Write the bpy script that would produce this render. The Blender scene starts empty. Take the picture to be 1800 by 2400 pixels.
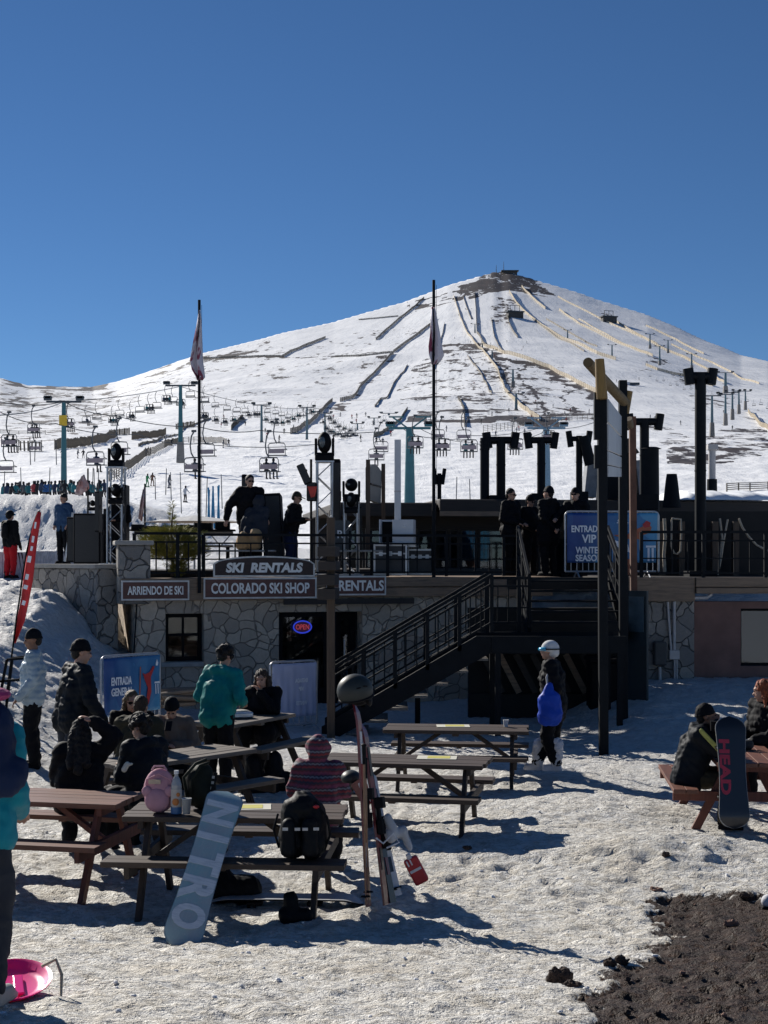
import bpy, bmesh, math, random
import numpy as np
from mathutils import Vector, Matrix, Euler
random.seed(7); R = math.radians; PI = math.pi
sc = bpy.context.scene; COL = sc.collection
# ------------------------------------------------------------- camera, sky, sun, exposure
CZ = 2.85                                        # camera height over the flat snow by the tables
cd = bpy.data.cameras.new('camera'); cam = bpy.data.objects.new('camera', cd); COL.objects.link(cam)
cam.location = (0, 0, CZ); cam.rotation_euler = (R(90), 0, 0)
cd.sensor_width = 36; cd.lens = 49.95; cd.shift_y = 0.0454; cd.clip_start = .1; cd.clip_end = 9000
sc.camera = cam
SUN_EL, SUN_AZ = 29.0, -38.0                     # azimuth from the view direction, negative = left
wd = bpy.data.worlds.new('World'); sc.world = wd; wd.use_nodes = True
wn = wd.node_tree.nodes; bg = wn['Background']; sky = wn.new('ShaderNodeTexSky'); sky.sky_type = 'NISHITA'
sky.sun_disc = False; sky.sun_elevation = R(SUN_EL); sky.sun_rotation = R(SUN_AZ)
sky.altitude = 3000; sky.air_density = 1.0; sky.dust_density = 0.0; sky.ozone_density = 6.0
hs = wn.new('ShaderNodeHueSaturation'); hs.inputs['Saturation'].default_value = 1.07; wd.node_tree.links.new(sky.outputs[0], hs.inputs['Color']); wd.node_tree.links.new(hs.outputs[0], bg.inputs[0]); bg.inputs[1].default_value = 0.057
ld = bpy.data.lights.new('sun', 'SUN'); ld.energy = 5.0; ld.angle = R(.5); ld.color = (1, .95, .87)
sun = bpy.data.objects.new('sun', ld); COL.objects.link(sun)
sv = Vector((math.sin(R(SUN_AZ))*math.cos(R(SUN_EL)), math.cos(R(SUN_AZ))*math.cos(R(SUN_EL)), math.sin(R(SUN_EL))))
sun.rotation_euler = sv.to_track_quat('Z', 'Y').to_euler(); sun.location = (0, 0, 60)
sc.view_settings.view_transform = 'Standard'; sc.view_settings.look = 'None'
sc.view_settings.exposure = 0.33; sc.view_settings.gamma = 1
sc.cycles.max_bounces = 6; sc.cycles.transparent_max_bounces = 12
# ------------------------------------------------------------- helpers
F = 3069.0; CX = 829.5; HY = 1206.5              # focal length and horizon, in units of a 1659 wide view
def at(dx, dy, Y): return Vector(((dx-CX)/F*Y, Y, CZ+(HY-dy)/F*Y))
def px(m, Y): return m/F*Y
def tag(o, label=None, cat=None, group=None, kind=None):
    for k, v in (('label', label), ('category', cat), ('group', group), ('kind', kind)):
        if v: o[k] = v
    return o
def empty(name, loc=(0,0,0), rz=0, label=None, cat=None, group=None, kind=None):
    o = bpy.data.objects.new(name, None); o.empty_display_size = .2; COL.objects.link(o)
    o.location = loc; o.rotation_euler = (0, 0, rz); return tag(o, label, cat, group, kind)
class MB:
    def __init__(s): s.v = []; s.f = []; s.m = []; s.M = Matrix.Identity(4); s.mi = 0
    def add(s, vs, fs):
        b = len(s.v); s.v += [tuple(s.M @ Vector(p)) for p in vs]; s.f += [tuple(i+b for i in f) for f in fs]
        s.m += [s.mi]*len(fs); return s
    def box(s, c, d, rot=None, tp=1.0):
        x, y, z = d[0]/2, d[1]/2, d[2]/2; c = Vector(c); E = Euler(rot).to_matrix() if rot else Matrix.Identity(3)
        vs = [c+E @ Vector((sx*x*(tp if sz > 0 else 1), sy*y*(tp if sz > 0 else 1), sz*z)) for sz in (-1,1) for sy in (-1,1) for sx in (-1,1)]
        return s.add(vs, [(0,2,3,1),(4,5,7,6),(0,1,5,4),(2,6,7,3),(0,4,6,2),(1,3,7,5)])
    def bb(s, x0, x1, y0, y1, z0, z1): return s.box(((x0+x1)/2,(y0+y1)/2,(z0+z1)/2), (abs(x1-x0),abs(y1-y0),abs(z1-z0)))
    def beam(s, p0, p1, w, h, up=(0,0,1)):         # w across, h along up
        p0 = Vector(p0); p1 = Vector(p1); d = (p1-p0).normalized(); up = Vector(up)
        if abs(d.dot(up)) > .99: up = Vector((0,1,0))
        a = d.cross(up).normalized(); b = a.cross(d)
        vs = [q+a*sx*w/2+b*sz*h/2 for q in (p0,p1) for sz in (-1,1) for sx in (-1,1)]
        return s.add(vs, [(0,1,3,2),(4,6,7,5),(0,4,5,1),(2,3,7,6),(0,2,6,4),(1,5,7,3)])
    def cone(s, p0, p1, r0, r1, n=12, cap=True):
        p0 = Vector(p0); p1 = Vector(p1); d = (p1-p0).normalized()
        a = d.orthogonal().normalized(); b = d.cross(a)
        vs = [q+(a*math.cos(t)+b*math.sin(t))*r for q, r in ((p0,r0),(p1,r1)) for t in [2*PI*i/n for i in range(n)]]
        fs = [(i,(i+1)%n,(i+1)%n+n,i+n) for i in range(n)]
        if cap: fs += [tuple(range(n))[::-1], tuple(range(n,2*n))]
        return s.add(vs, fs)
    def tube(s, pts, r, n=8):
        pts = [Vector(p) for p in pts]; k = len(pts); vs = []; a = None
        for i, p in enumerate(pts):
            d = (pts[min(i+1,k-1)]-pts[max(i-1,0)]).normalized()
            a = d.orthogonal().normalized() if a is None else (a-d*a.dot(d)).normalized()
            b = d.cross(a); rr = r[i] if isinstance(r, (list,tuple)) else r
            vs += [p+(a*math.cos(t)+b*math.sin(t))*rr for t in [2*PI*j/n for j in range(n)]]
        fs = [(i*n+j, i*n+(j+1)%n, (i+1)*n+(j+1)%n, (i+1)*n+j) for i in range(k-1) for j in range(n)]
        fs += [tuple(range(n))[::-1], tuple(range((k-1)*n, k*n))]
        return s.add(vs, fs)
    def ell(s, c, r, n=12, m=8, rot=None, z0=-1.0, z1=1.0):
        c = Vector(c); r = Vector(r) if hasattr(r, '__len__') else Vector((r,r,r)); E = Euler(rot).to_matrix() if rot else Matrix.Identity(3)
        t0, t1 = math.asin(z0), math.asin(z1); vs = []
        for i in range(m+1):
            t = t0+(t1-t0)*i/m
            for j in range(n):
                a = 2*PI*j/n; vs.append(c+E @ Vector((r.x*math.cos(t)*math.cos(a), r.y*math.cos(t)*math.sin(a), r.z*math.sin(t))))
        fs = [(i*n+j, i*n+(j+1)%n, (i+1)*n+(j+1)%n, (i+1)*n+j) for i in range(m) for j in range(n)]
        fs += [tuple(range(n))[::-1], tuple(range(m*n,(m+1)*n))]
        return s.add(vs, fs)
    def cap(s, p0, p1, r0, r1, n=12):               # tapered capsule
        s.cone(p0, p1, r0, r1, n); s.ell(p0, r0, n, 6); s.ell(p1, r1, n, 6); return s
    def prism(s, poly, y0, y1):                     # poly of (x,z), thickness along y (y0 front)
        n = len(poly); ar = sum(poly[i][0]*poly[(i+1)%n][1]-poly[(i+1)%n][0]*poly[i][1] for i in range(n))
        if ar < 0: poly = poly[::-1]
        vs = [(x,y0,z) for x,z in poly]+[(x,y1,z) for x,z in poly]
        fs = [tuple(range(n)), tuple(range(n,2*n))[::-1]]+[(i,i+n,(i+1)%n+n,(i+1)%n) for i in range(n)]
        return s.add(vs, fs)
    def mesh(s, name='mesh'):
        me = bpy.data.meshes.new(name); me.from_pydata(s.v, [], s.f); me.update(); return me
    def build(s, name, mat, parent=None, smooth=False, bevel=0, loc=None):
        me = s.mesh(name); mats = mat if isinstance(mat, (list,tuple)) else [mat]
        for m in mats: me.materials.append(m)
        if len(mats) > 1: me.polygons.foreach_set('material_index', s.m)
        if smooth: me.polygons.foreach_set('use_smooth', [True]*len(me.polygons)); me.set_sharp_from_angle(angle=R(50))
        o = bpy.data.objects.new(name, me); COL.objects.link(o)
        if parent: o.parent = parent
        if loc: o.location = loc
        if bevel:
            b = o.modifiers.new('bevel', 'BEVEL'); b.width = bevel; b.segments = 2; b.limit_method = 'ANGLE'
        return o
def link(name, me, parent=None, mat=None, loc=None, rz=0):
    o = bpy.data.objects.new(name, me); COL.objects.link(o)
    if mat and not me.materials: me.materials.append(mat)
    if parent: o.parent = parent
    if loc is not None: o.location = loc
    o.rotation_euler[2] = rz; return o
def copy_tree(o, parent=None):
    kids = list(o.children); c = o.copy(); COL.objects.link(c); c.parent = parent
    for k in kids: copy_tree(k, c)
    return c
_tc = {}
def text_mesh(s, w, h, off=0.0, italic=0, ex=.01, mirror=False):
    cu = bpy.data.curves.new('t', 'FONT'); cu.body = s; cu.extrude = ex; cu.offset = off; cu.shear = italic; cu.resolution_u = 4
    o = bpy.data.objects.new('t', cu); COL.objects.link(o); bpy.context.view_layer.update()
    me = bpy.data.meshes.new_from_object(o.evaluated_get(bpy.context.evaluated_depsgraph_get()))
    bpy.data.objects.remove(o)
    n = len(me.vertices); co = np.empty(n*3); me.vertices.foreach_get('co', co); co = co.reshape(-1,3)
    mn, mx = co.min(0), co.max(0); sz = mx-mn
    q = np.empty_like(co); q[:,0] = ((co[:,0]-mn[0])/sz[0]-.5)*w*(-1 if mirror else 1); q[:,2] = ((co[:,1]-mn[1])/sz[1]-.5)*h
    q[:,1] = -(co[:,2]-mn[2])/max(sz[2],1e-6)*.004
    me.vertices.foreach_set('co', q.ravel()); me.update(); return me
def text(s, w, h, mat, parent, loc, rot=None, name='lettering', **k):
    me = text_mesh(s, w, h, **k); o = link(name, me, parent, mat, loc)
    if rot: o.rotation_euler = rot
    return o
# ------------------------------------------------------------- numpy noise
def _h(ix, iy, seed):
    n = (ix.astype(np.int64)*374761393+iy.astype(np.int64)*668265263+seed*1442695041) & 0x7fffffff
    n = ((n ^ (n >> 13))*1274126177) & 0x7fffffff
    return ((n ^ (n >> 16)) & 0xffff)/65535.0
def vn(x, y, seed=0):
    x = np.asarray(x, float); y = np.asarray(y, float)
    ix = np.floor(x); iy = np.floor(y); fx = x-ix; fy = y-iy; fx = fx*fx*(3-2*fx); fy = fy*fy*(3-2*fy)
    a = _h(ix,iy,seed); b = _h(ix+1,iy,seed); c = _h(ix,iy+1,seed); d = _h(ix+1,iy+1,seed)
    return (a+(b-a)*fx)*(1-fy)+(c+(d-c)*fx)*fy
def fbm(x, y, oct=4, seed=0):
    t = 0; a = .5
    for i in range(oct): t = t+a*(vn(x,y,seed+i)-.5)*2; x = x*2.03+3.1; y = y*2.03+1.7; a *= .5
    return t
def sm(x, a, b):
    t = np.clip((np.asarray(x,float)-a)/(b-a), 0, 1); return t*t*(3-2*t)
# ------------------------------------------------------------- materials
_m = {}
class NT:
    def __init__(s, name):
        s.mat = bpy.data.materials.new(name); s.mat.use_nodes = True; s.t = s.mat.node_tree; s.n = s.t.nodes; s.b = s.n['Principled BSDF']
    def new(s, ty, **k):
        n = s.n.new('ShaderNode'+ty)
        for a, v in k.items():
            if a in ('ins',):
                for kk, vv in v.items(): n.inputs[kk].default_value = vv
            else: setattr(n, a, v)
        return n
    def l(s, a, b): s.t.links.new(a, b)
    def coord(s, scale=(1,1,1), gen='Object'):
        tc = s.new('TexCoord'); mp = s.new('Mapping', ins={'Scale': scale}); s.l(tc.outputs[gen], mp.inputs[0]); return mp.outputs[0]
    def noise(s, vec, scale, detail=4, rough=.6, dist=0):
        n = s.new('TexNoise', ins={'Scale': scale, 'Detail': detail, 'Roughness': rough, 'Distortion': dist}); s.l(vec, n.inputs['Vector']); return n.outputs[0]
    def ramp(s, fac, stops):
        r = s.new('ValToRGB'); e = r.color_ramp.elements
        while len(e) < len(stops): e.new(.5)
        for el, (p, c) in zip(e, stops): el.position = p; el.color = (*c, 1) if hasattr(c, '__len__') else (c,c,c,1)
        s.l(fac, r.inputs[0]); return r.outputs[0]
    def mix(s, f, a, b, mode='MIX'):
        m = s.new('Mix', data_type='RGBA', blend_type=mode)
        for sock, val in ((m.inputs[0], f), (m.inputs[6], a), (m.inputs[7], b)):
            if hasattr(val, 'is_linked'): s.l(val, sock)
            else: sock.default_value = (*val, 1) if hasattr(val, '__len__') else val
        return m.outputs[2]
    def math(s, op, a, b=0, c=0):
        m = s.new('Math', operation=op)
        for i, v in enumerate((a, b, c)):
            if hasattr(v, 'is_linked'): s.l(v, m.inputs[i])
            else: m.inputs[i].default_value = v
        return m.outputs[0]
    def bump(s, h, strength, dist=.01):
        b = s.new('Bump', ins={'Strength': strength, 'Distance': dist}); s.l(h, b.inputs['Height']); s.l(b.outputs[0], s.b.inputs['Normal'])
def mat(name, c, rough=.6, var=.25, scale=8, bump=.15, metal=0, spec=.5, dist=.01, stretch=(1,1,1), c2=None, emit=0, coat=0):
    if name in _m: return _m[name]
    t = NT(name); v = t.coord(stretch); n = t.noise(v, scale, 5)
    c2 = c2 or tuple(x*(1-var) for x in c); c1 = tuple(min(1, x*(1+var*.6)) for x in c) if var else c
    t.l(t.ramp(n, [(.3, c2), (.7, c1)]), t.b.inputs['Base Color'])
    t.b.inputs['Roughness'].default_value = rough; t.b.inputs['Metallic'].default_value = metal; t.b.inputs['Specular IOR Level'].default_value = spec
    t.b.inputs['Coat Weight'].default_value = coat
    if bump: t.bump(t.noise(v, scale*5, 4), bump, dist)
    if emit: t.b.inputs['Emission Color'].default_value = (*c, 1); t.b.inputs['Emission Strength'].default_value = emit
    _m[name] = t.mat; return t.mat
def wood(name, c, c2, rough=.65, axis=0, bump=.35, plank=0):
    if name in _m: return _m[name]
    st = [9, 9, 9]; st[axis] = .8; t = NT(name); v = t.coord(tuple(st)); n = t.noise(v, 3.2, 6, .65, .4); n2 = t.noise(t.coord((1,1,1)), 1.7, 3)
    g = t.ramp(n, [(.28, c2), (.5, c), (.75, tuple(min(1,x*1.35) for x in c))])
    t.l(t.mix(t.ramp(n2, [(.35, .0), (.7, .55)]), g, tuple(x*.6 for x in c)), t.b.inputs['Base Color'])
    t.b.inputs['Roughness'].default_value = rough; t.bump(n, bump, .006); _m[name] = t.mat; return t.mat
def cloth(name, c, rough=.75, scale=30, bump=.3, var=.2, sheen=0): return mat(name, c, rough, var, scale/6, bump, dist=.006, spec=.14)

# ------------------------------------------------------------- the ground: one height function
_by = np.array([-30,-4,0,4,7.2,9,10.6,12,27,29,36,60,80,110,150,200,250,350,400.])
_bz = np.array([2.2,1.5,1.25,.95,.57,.27,.03,0,0,.1,2.2,2.8,3.6,5.4,8.4,13.5,19.5,31.3,36.2])
_sx = np.array([-900,-400,0,60,200,250,330,430,530,640,720,800,870,920,970,1030,1068,1100,1140,1200,1250,1300,1400,1500,1600,1659,2000,2600.])
_sy = np.array([840,800,815,831,836,826,800,765,740,712,695,672,653,635,615,597,588,588,600,617,632,650,680,725,765,779,860,960.])
_gx = np.array([-900,0,230,430,800,1085,1400,1659,2600.]); _gy = np.array([1300,1350,1400,1450,1650,1800,1650,1450,1300.])
def height(x, y, detail=True):
    x = np.asarray(x, float); y = np.asarray(y, float)
    z = np.interp(y, _by, _bz)
    ys = np.maximum(y, 30.); D = CX+F*x/ys
    ts = (HY-np.interp(D, _sx, _sy))/F; yk = np.interp(D, _gx, _gy); t4 = (36.2-CZ)/400.
    s = (ys-400)/(yk-400); s1 = np.clip(s, 0, 1)
    t = t4+(ts-t4)*s1; zm = CZ+np.minimum(ys, yk)*t-np.maximum(ys-yk, 0)*.35
    z = np.where(y > 400, zm, z)
    # left bank in front of and beside the stone wall
    bank = 2.2*np.clip((-x-3.75)/2.6, 0, 1)*np.clip((y-15.5)/11.5, 0, 1)**1.15
    z = np.maximum(z, np.where(y < 60, bank, 0))
    z = z+.62*sm(x, 2.7, 4.6)*sm(y, 19.8, 26.2)*(1-sm(y, 27.5, 29))        # bank on the right by the annex
    z = z+2.75*np.exp(-(((x+18)/10.0)**2)**2)*np.exp(-((y-66)/np.where(y < 66, 4.2, 12))**2)      # piste mound behind the stage
    z = z+.16*np.exp(-((x-2.3)/1.1)**2-((y-15.8)/1.1)**2)+.17*np.exp(-((x-2.8)/1.1)**2-((y-13.7)/.6)**2)
    z = z+1.7*np.exp(-((x+26)/13)**2-((y-118)/20)**2)
    if detail:
        n = fbm(x*.42, y*.42, 3, 5)*.10*sm(y, 5, 12)
        foot = fbm(x*2.6, y*3.6, 4, 11)*(.022+.10*sm(-x, 4, 6)*sm(y, 17, 21)+.04*sm(y, 24, 30))
        fine = fbm(x*7, y*9, 5, 21)*.042*(1-.5*sm(y, 20, 40))
        k = 1-sm(y, 60, 120); z = z+(n+foot+fine)*k
        big = fbm(x*.018, y*.018, 4, 31)*1.5*sm(y, 90, 400)+fbm(x*.006, y*.006, 3, 41)*7*sm(y, 450, 800)*(1-sm(y, 1150, 1350))
        z = z+big+fbm(x*.25, y*.25, 3, 51)*.35*sm(y, 60, 120)*(1-sm(y, 400, 700))
        d = dirt(x, y); z = z-d*.03+d*fbm(x*12, y*16, 4, 71)*.04
    return z
_dp = [(1230,2260),(1262,2180),(1300,2120),(1375,2062),(1440,2010),(1400,1965),(1378,1926),(1440,1912),(1560,1918),(1640,1925),(1760,1900),(1900,2000),(1900,2500),(1200,2500)]
def inpoly(X, Y, P):
    r = np.zeros(np.shape(X), bool); n = len(P)
    for i in range(n):
        x1, y1 = P[i]; x2, y2 = P[(i+1) % n]
        if y1 == y2: continue
        c = ((y1 > Y) != (y2 > Y)) & (X < (x2-x1)*(Y-y1)/(y2-y1)+x1); r ^= c
    return r
_dw = []
for a, b in _dp:
    Yd = 10.
    for _ in range(30): Yd = (CZ-float(np.interp(Yd, _by, _bz)))*F/(b-HY)
    _dw.append(((a-CX)/F*Yd, Yd))
def dirt(x, y):
    x = np.asarray(x, float); y = np.asarray(y, float)
    wx = x+fbm(x*1.7, y*1.7, 4, 61)*.35; wy = y+fbm(x*1.7+9, y*1.7, 4, 67)*.5
    return inpoly(wx, wy, _dw).astype(float)
def hz(x, y): return float(height(x, y))
def ground(dx, dy, y0=5., y1=1780.):               # where the ray through a point of the view meets the ground
    u = (dx-CX)/F; t = (HY-dy)/F; ys = np.exp(np.linspace(math.log(y0), math.log(y1), 4000))
    g = height(u*ys, ys, True); k = np.nonzero(CZ+t*ys <= g)[0]; Y = ys[k[0]] if len(k) else y1
    return Vector((u*Y, Y, hz(u*Y, Y)))
def grid(rows, cols, pivot=8.):
    s = rows[:,None]+pivot; Y = np.repeat(rows[:,None], len(cols), 1); X = cols[None,:]*s; return X, Y
def prints(X, Y, Z):                                # boot prints pressed into the snow, walking trails between the tables
    rp = random.Random(12)
    for k in range(34):
        x, y = rp.uniform(-4, 6), rp.uniform(7.5, 21); a = rp.uniform(0, 2*PI)
        for i in range(rp.randint(5, 11)):
            a += rp.uniform(-.15, .15); x += math.cos(a)*.36; y += math.sin(a)*.36; s_ = .10*(-1)**i; cx_, cy_ = x-math.sin(a)*s_, y+math.cos(a)*s_
            r0, r1 = np.searchsorted(Y[:,0], [cy_-.25, cy_+.25])
            if r1 <= r0: continue
            xx, yy = X[r0:r1]-cx_, Y[r0:r1]-cy_; u = (xx*math.cos(a)+yy*math.sin(a))/.16; w = (-xx*math.sin(a)+yy*math.cos(a))/.065; q = u*u+w*w
            Z[r0:r1] += -.028*np.exp(-q*q*.9)+.010*np.exp(-(q-2.2)**2*1.5)
def sheet(name, rows, cols, mat_, kind='structure', rock=None):
    X, Y = grid(rows, cols); Z = height(X, Y); nr, nc = X.shape
    if name == 'snow_ground': prints(X, Y, Z)
    me = bpy.data.meshes.new(name); me.vertices.add(nr*nc); me.vertices.foreach_set('co', np.stack([X,Y,Z],-1).ravel())
    i = np.arange(nr-1)[:,None]*nc+np.arange(nc-1)[None,:]; q = np.stack([i,i+1,i+nc+1,i+nc],-1).reshape(-1)
    nf = (nr-1)*(nc-1); me.loops.add(nf*4); me.polygons.add(nf)
    me.loops.foreach_set('vertex_index', q.astype(np.int32)); me.polygons.foreach_set('loop_start', np.arange(nf, dtype=np.int32)*4)
    me.polygons.foreach_set('loop_total', np.full(nf, 4, np.int32)); me.polygons.foreach_set('use_smooth', np.ones(nf, bool)); me.update(); me.validate()
    if rock is not None:
        a = me.attributes.new('rock', 'FLOAT', 'POINT'); a.data.foreach_set('value', rock(X, Y).ravel().astype(np.float32))
    me.materials.append(mat_); o = bpy.data.objects.new(name, me); COL.objects.link(o); tag(o, kind=kind); return o
# near snow ---------------------------------------------------
t = NT('trampled_snow'); v = t.coord(); at_ = t.new('Attribute', attribute_name='rock'); d = at_.outputs['Fac']
n1 = t.noise(v, 1.1, 5, .65); n2 = t.noise(v, 9, 5, .7); n3 = t.noise(v, 60, 3, .6); n4 = t.noise(t.coord((1,1.35,1)), 8.5, 5, .72, .25); n5 = t.noise(t.coord((.8,1.2,1)), 11, 5, .75)
snow = t.ramp(n1, [(.25, (.93,.93,.92)), (.55, (.91,.88,.81)), (.75, (.78,.70,.58))])
snow = t.mix(t.ramp(n2, [(.50, 0.), (.74, .65)]), snow, (.50,.42,.32))
snow = t.mix(t.ramp(n4, [(.50, 0.), (.58, .65)]), snow, (.60,.55,.46))
snow = t.mix(t.ramp(n5, [(.52, 0.), (.60, .6)]), snow, (.50,.45,.37)); dr = t.ramp(n2, [(.3, (.016,.008,.004)), (.55, (.046,.023,.013)), (.8, (.085,.044,.026))])
dr = t.mix(t.ramp(n4, [(.54, 0.), (.66, .6)]), dr, (.10,.062,.044))
cr = t.ramp(t.math('ADD', d, t.math('ADD', t.math('MULTIPLY', t.math('SUBTRACT', n2, .5), 1.1), t.math('MULTIPLY', t.math('SUBTRACT', n4, .5), 1.3))), [(.42, 0.), (.54, 1.)])
far = t.new('TexCoord'); sp = t.new('SeparateXYZ'); t.l(far.outputs['Object'], sp.inputs[0])
clean = t.ramp(t.math('DIVIDE', sp.outputs[1], 100.), [(.13, 0.), (.32, .9)])
snow = t.mix(clean, snow, (.86,.87,.89))
t.l(t.mix(cr, snow, dr), t.b.inputs['Base Color']); t.b.inputs['Roughness'].default_value = .62; t.b.inputs['Specular IOR Level'].default_value = .3
hh = t.math('ADD', t.math('MULTIPLY', n4, 1.), t.math('ADD', t.math('MULTIPLY', n3, .15), t.math('MULTIPLY', n2, .35)))
t.bump(hh, 1.0, .17); M_SNOW = t.mat
rows = []; y = -3.2
while y < 60: rows.append(y); y += max(.02, (y+8)*.0026 if y > 4 else .2)
while y < 72: rows.append(y); y += (y+8)*.006
rows.append(y)
rows1 = np.array(rows); cols = np.linspace(-.46, .46, 470)
def dsoft(X, Y):
    s = np.zeros(X.shape); k = Y[:,0] < 16; Xs, Ys = X[k], Y[k]; a = np.zeros(Xs.shape)
    for r_ in (0., .16, .34):
        for q in range(8): a += dirt(Xs+r_*math.cos(q*PI/4), Ys+r_*1.3*math.sin(q*PI/4))/24
    s[k] = a; return s
sheet('snow_ground', rows1, cols, M_SNOW, rock=dsoft)
# mountain ----------------------------------------------------
ROCK = [  # (view polygon, strength) areas of bare volcanic rock, strength = how much of it shows
 ([(960,640),(1010,605),(1060,585),(1105,585),(1150,602),(1190,625),(1140,634),(1060,632),(1000,636),(940,650),(880,668),(905,650)], .92),
 ([(1060,655),(1100,655),(1125,690),(1100,700),(1045,700),(1068,680)], .62),
 ([(960,755),(1060,760),(1210,800),(1290,870),(1290,905),(1210,900),(1060,900),(900,905),(850,860),(905,790)], .50),
 ([(430,760),(700,735),(900,690),(905,720),(820,820),(700,900),(560,905),(430,880),(330,860),(200,890),(140,880),(300,810)], .43),
 ([(0,815),(90,820),(250,830),(330,830),(240,920),(120,960),(0,960)], .50),
 ([(1440,975),(1500,950),(1560,925),(1659,925),(1659,985),(1590,1000),(1520,1010),(1450,1000)], .66),
 ([(1500,850),(1570,840),(1600,900),(1659,890),(1700,930),(1560,930),(1500,900)], .42),
 ([(1395,925),(1440,915),(1480,945),(1440,960)], .5),
 ([(1380,780),(1440,778),(1440,800),(1390,800)], .62),([(1440,815),(1500,812),(1510,840),(1470,830)], .55),
 ([(1290,680),(1325,678),(1330,695),(1300,695)], .7),([(880,985),(1110,985),(1300,960),(1300,1000),(1000,1015)], .30)]
LINES = [  # dark bands of scree along traverses and gullies (view polyline, width, strength)
 ([(430,772),(540,770),(620,770),(700,772)], 4, .9),([(720,772),(850,760)], 4, .8),([(700,895),(760,870),(850,860),(960,862)], 4, .7),
 ([(960,757),(1010,757),(1080,770),(1140,790),(1200,815),(1265,850),(1290,866)], 5, .9),([(1105,775),(1125,800),(1135,830),(1160,860),(1165,895)], 4, .8),
 ([(900,800),(960,795),(1050,800)], 5, .6),([(900,905),(1000,900),(1290,905)], 5, .85),([(1060,895),(1290,893)], 4, .7),([(1090,770),(1100,840),(1130,880)],4,.7),
 ([(1240,835),(1225,880)], 4, .8),([(330,800),(430,778),(540,758)], 3, .7),([(0,880),(60,865),(110,855)], 4, .8),([(20,825),(60,832),(130,835),(225,833)], 7, 1.)]
def rockmask(X, Y):
    Dx = CX+F*X/np.maximum(Y, 30); Dy = HY-F*(height(X, Y, False)-CZ)/np.maximum(Y, 30)
    Dx = Dx+fbm(X*.03, Y*.02, 4, 81)*40; Dy = Dy+fbm(X*.03+7, Y*.02, 4, 82)*26; r = np.zeros(X.shape)
    for P, s_ in ROCK: r = np.where(inpoly(Dx, Dy, P), np.maximum(r, s_*(.84 if s_ > .45 else .74)), r)
    for P, w, s_ in LINES:
        for (x1,y1),(x2,y2) in zip(P[:-1], P[1:]):
            L = (x2-x1)**2+(y2-y1)**2; tt = np.clip(((Dx-x1)*(x2-x1)+(Dy-y1)*(y2-y1))/L, 0, 1)
            dd = np.hypot(Dx-x1-tt*(x2-x1), (Dy-y1-tt*(y2-y1))*1.0); r = np.maximum(r, s_*np.clip(1.5-dd/w, 0, 1))
    return r
t = NT('mountain_snow'); at_ = t.new('Attribute', attribute_name='rock'); rk = at_.outputs['Fac']
a = t.noise(t.coord((.045,.018,.05)), 1., 6, .72, .2); b = t.noise(t.coord((.16,.07,.1)), 1., 5, .7); c = t.noise(t.coord((.004,.004,.004)), 1., 4)
e = t.noise(t.coord((.09,.012,.05)), 1., 5, .7, 1.5); f_ = t.noise(t.coord((.9,.35,.5)), 1., 4, .7)
sn = t.ramp(c, [(.3, (.92,.93,.94)), (.7, (.95,.95,.95))])
sn = t.mix(t.ramp(e, [(.30, .20), (.42, 0.), (.70, 0.), (.8, .12)]), sn, (.72,.75,.79))
th = t.math('ADD', t.math('MULTIPLY', t.math('SUBTRACT', a, .5), 2.0), t.math('MULTIPLY', t.math('SUBTRACT', b, .5), 1.5))
cr = t.ramp(t.math('ADD', th, rk), [(.50, 0.), (.60, 1.)])
rc = t.ramp(b, [(.3, (.022,.020,.020)), (.7, (.075,.055,.048))])
sp = t.new('SeparateXYZ'); t.l(t.coord(), sp.inputs[0])           # groomed runs and tracks fanning out from the summit
rat = t.math('DIVIDE', t.math('SUBTRACT', sp.outputs[0], 150.), t.math('SUBTRACT', 2080., sp.outputs[1])); cb = t.new('CombineXYZ'); t.l(t.math('MULTIPLY', rat, 46.), cb.inputs[0]); t.l(t.math('MULTIPLY', sp.outputs[1], .0028), cb.inputs[1])
g1 = t.noise(cb.outputs[0], 1., 5, .8); far_ = t.ramp(t.math('DIVIDE', sp.outputs[1], 1000.), [(.35, 0.), (.6, 1.)])
sn = t.mix(t.math('MULTIPLY', far_, t.ramp(g1, [(.30, .75), (.38, .0), (.49, 0.), (.51, .55), (.53, 0.), (.60, 0.), (.63, .6), (.67, 0.)])), sn, (.50,.53,.58))
t.l(t.mix(t.math('MULTIPLY', cr, t.ramp(rk, [(.1, 0.), (.28, 1.)])), sn, rc), t.b.inputs['Base Color'])
t.b.inputs['Roughness'].default_value = .6; t.b.inputs['Specular IOR Level'].default_value = .25
t.bump(t.math('ADD', t.math('ADD', t.math('MULTIPLY', b, .6), t.math('MULTIPLY', f_, .18)), t.math('MULTIPLY', e, .5)), .45, 1.2); M_MTN = t.mat
rows = [rows1[-1]]; y = rows1[-1]
while y < 2300: y += max(.3, y*.0052); rows.append(y)
sheet('mountain', np.array(rows), np.linspace(-.46, .46, 640), M_MTN, rock=rockmask)
# wide skirts so that neighbouring viewpoints see ground too
gm = MB(); gm.add([(-9000,-2500,-4),(9000,-2500,-4),(9000,9000,-4),(-9000,9000,-4)], [(0,1,2,3)])
tag(gm.build('snow_plain', mat('plain_snow', (.8,.82,.85), .7, .1, .01, 0)), kind='structure')
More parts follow.
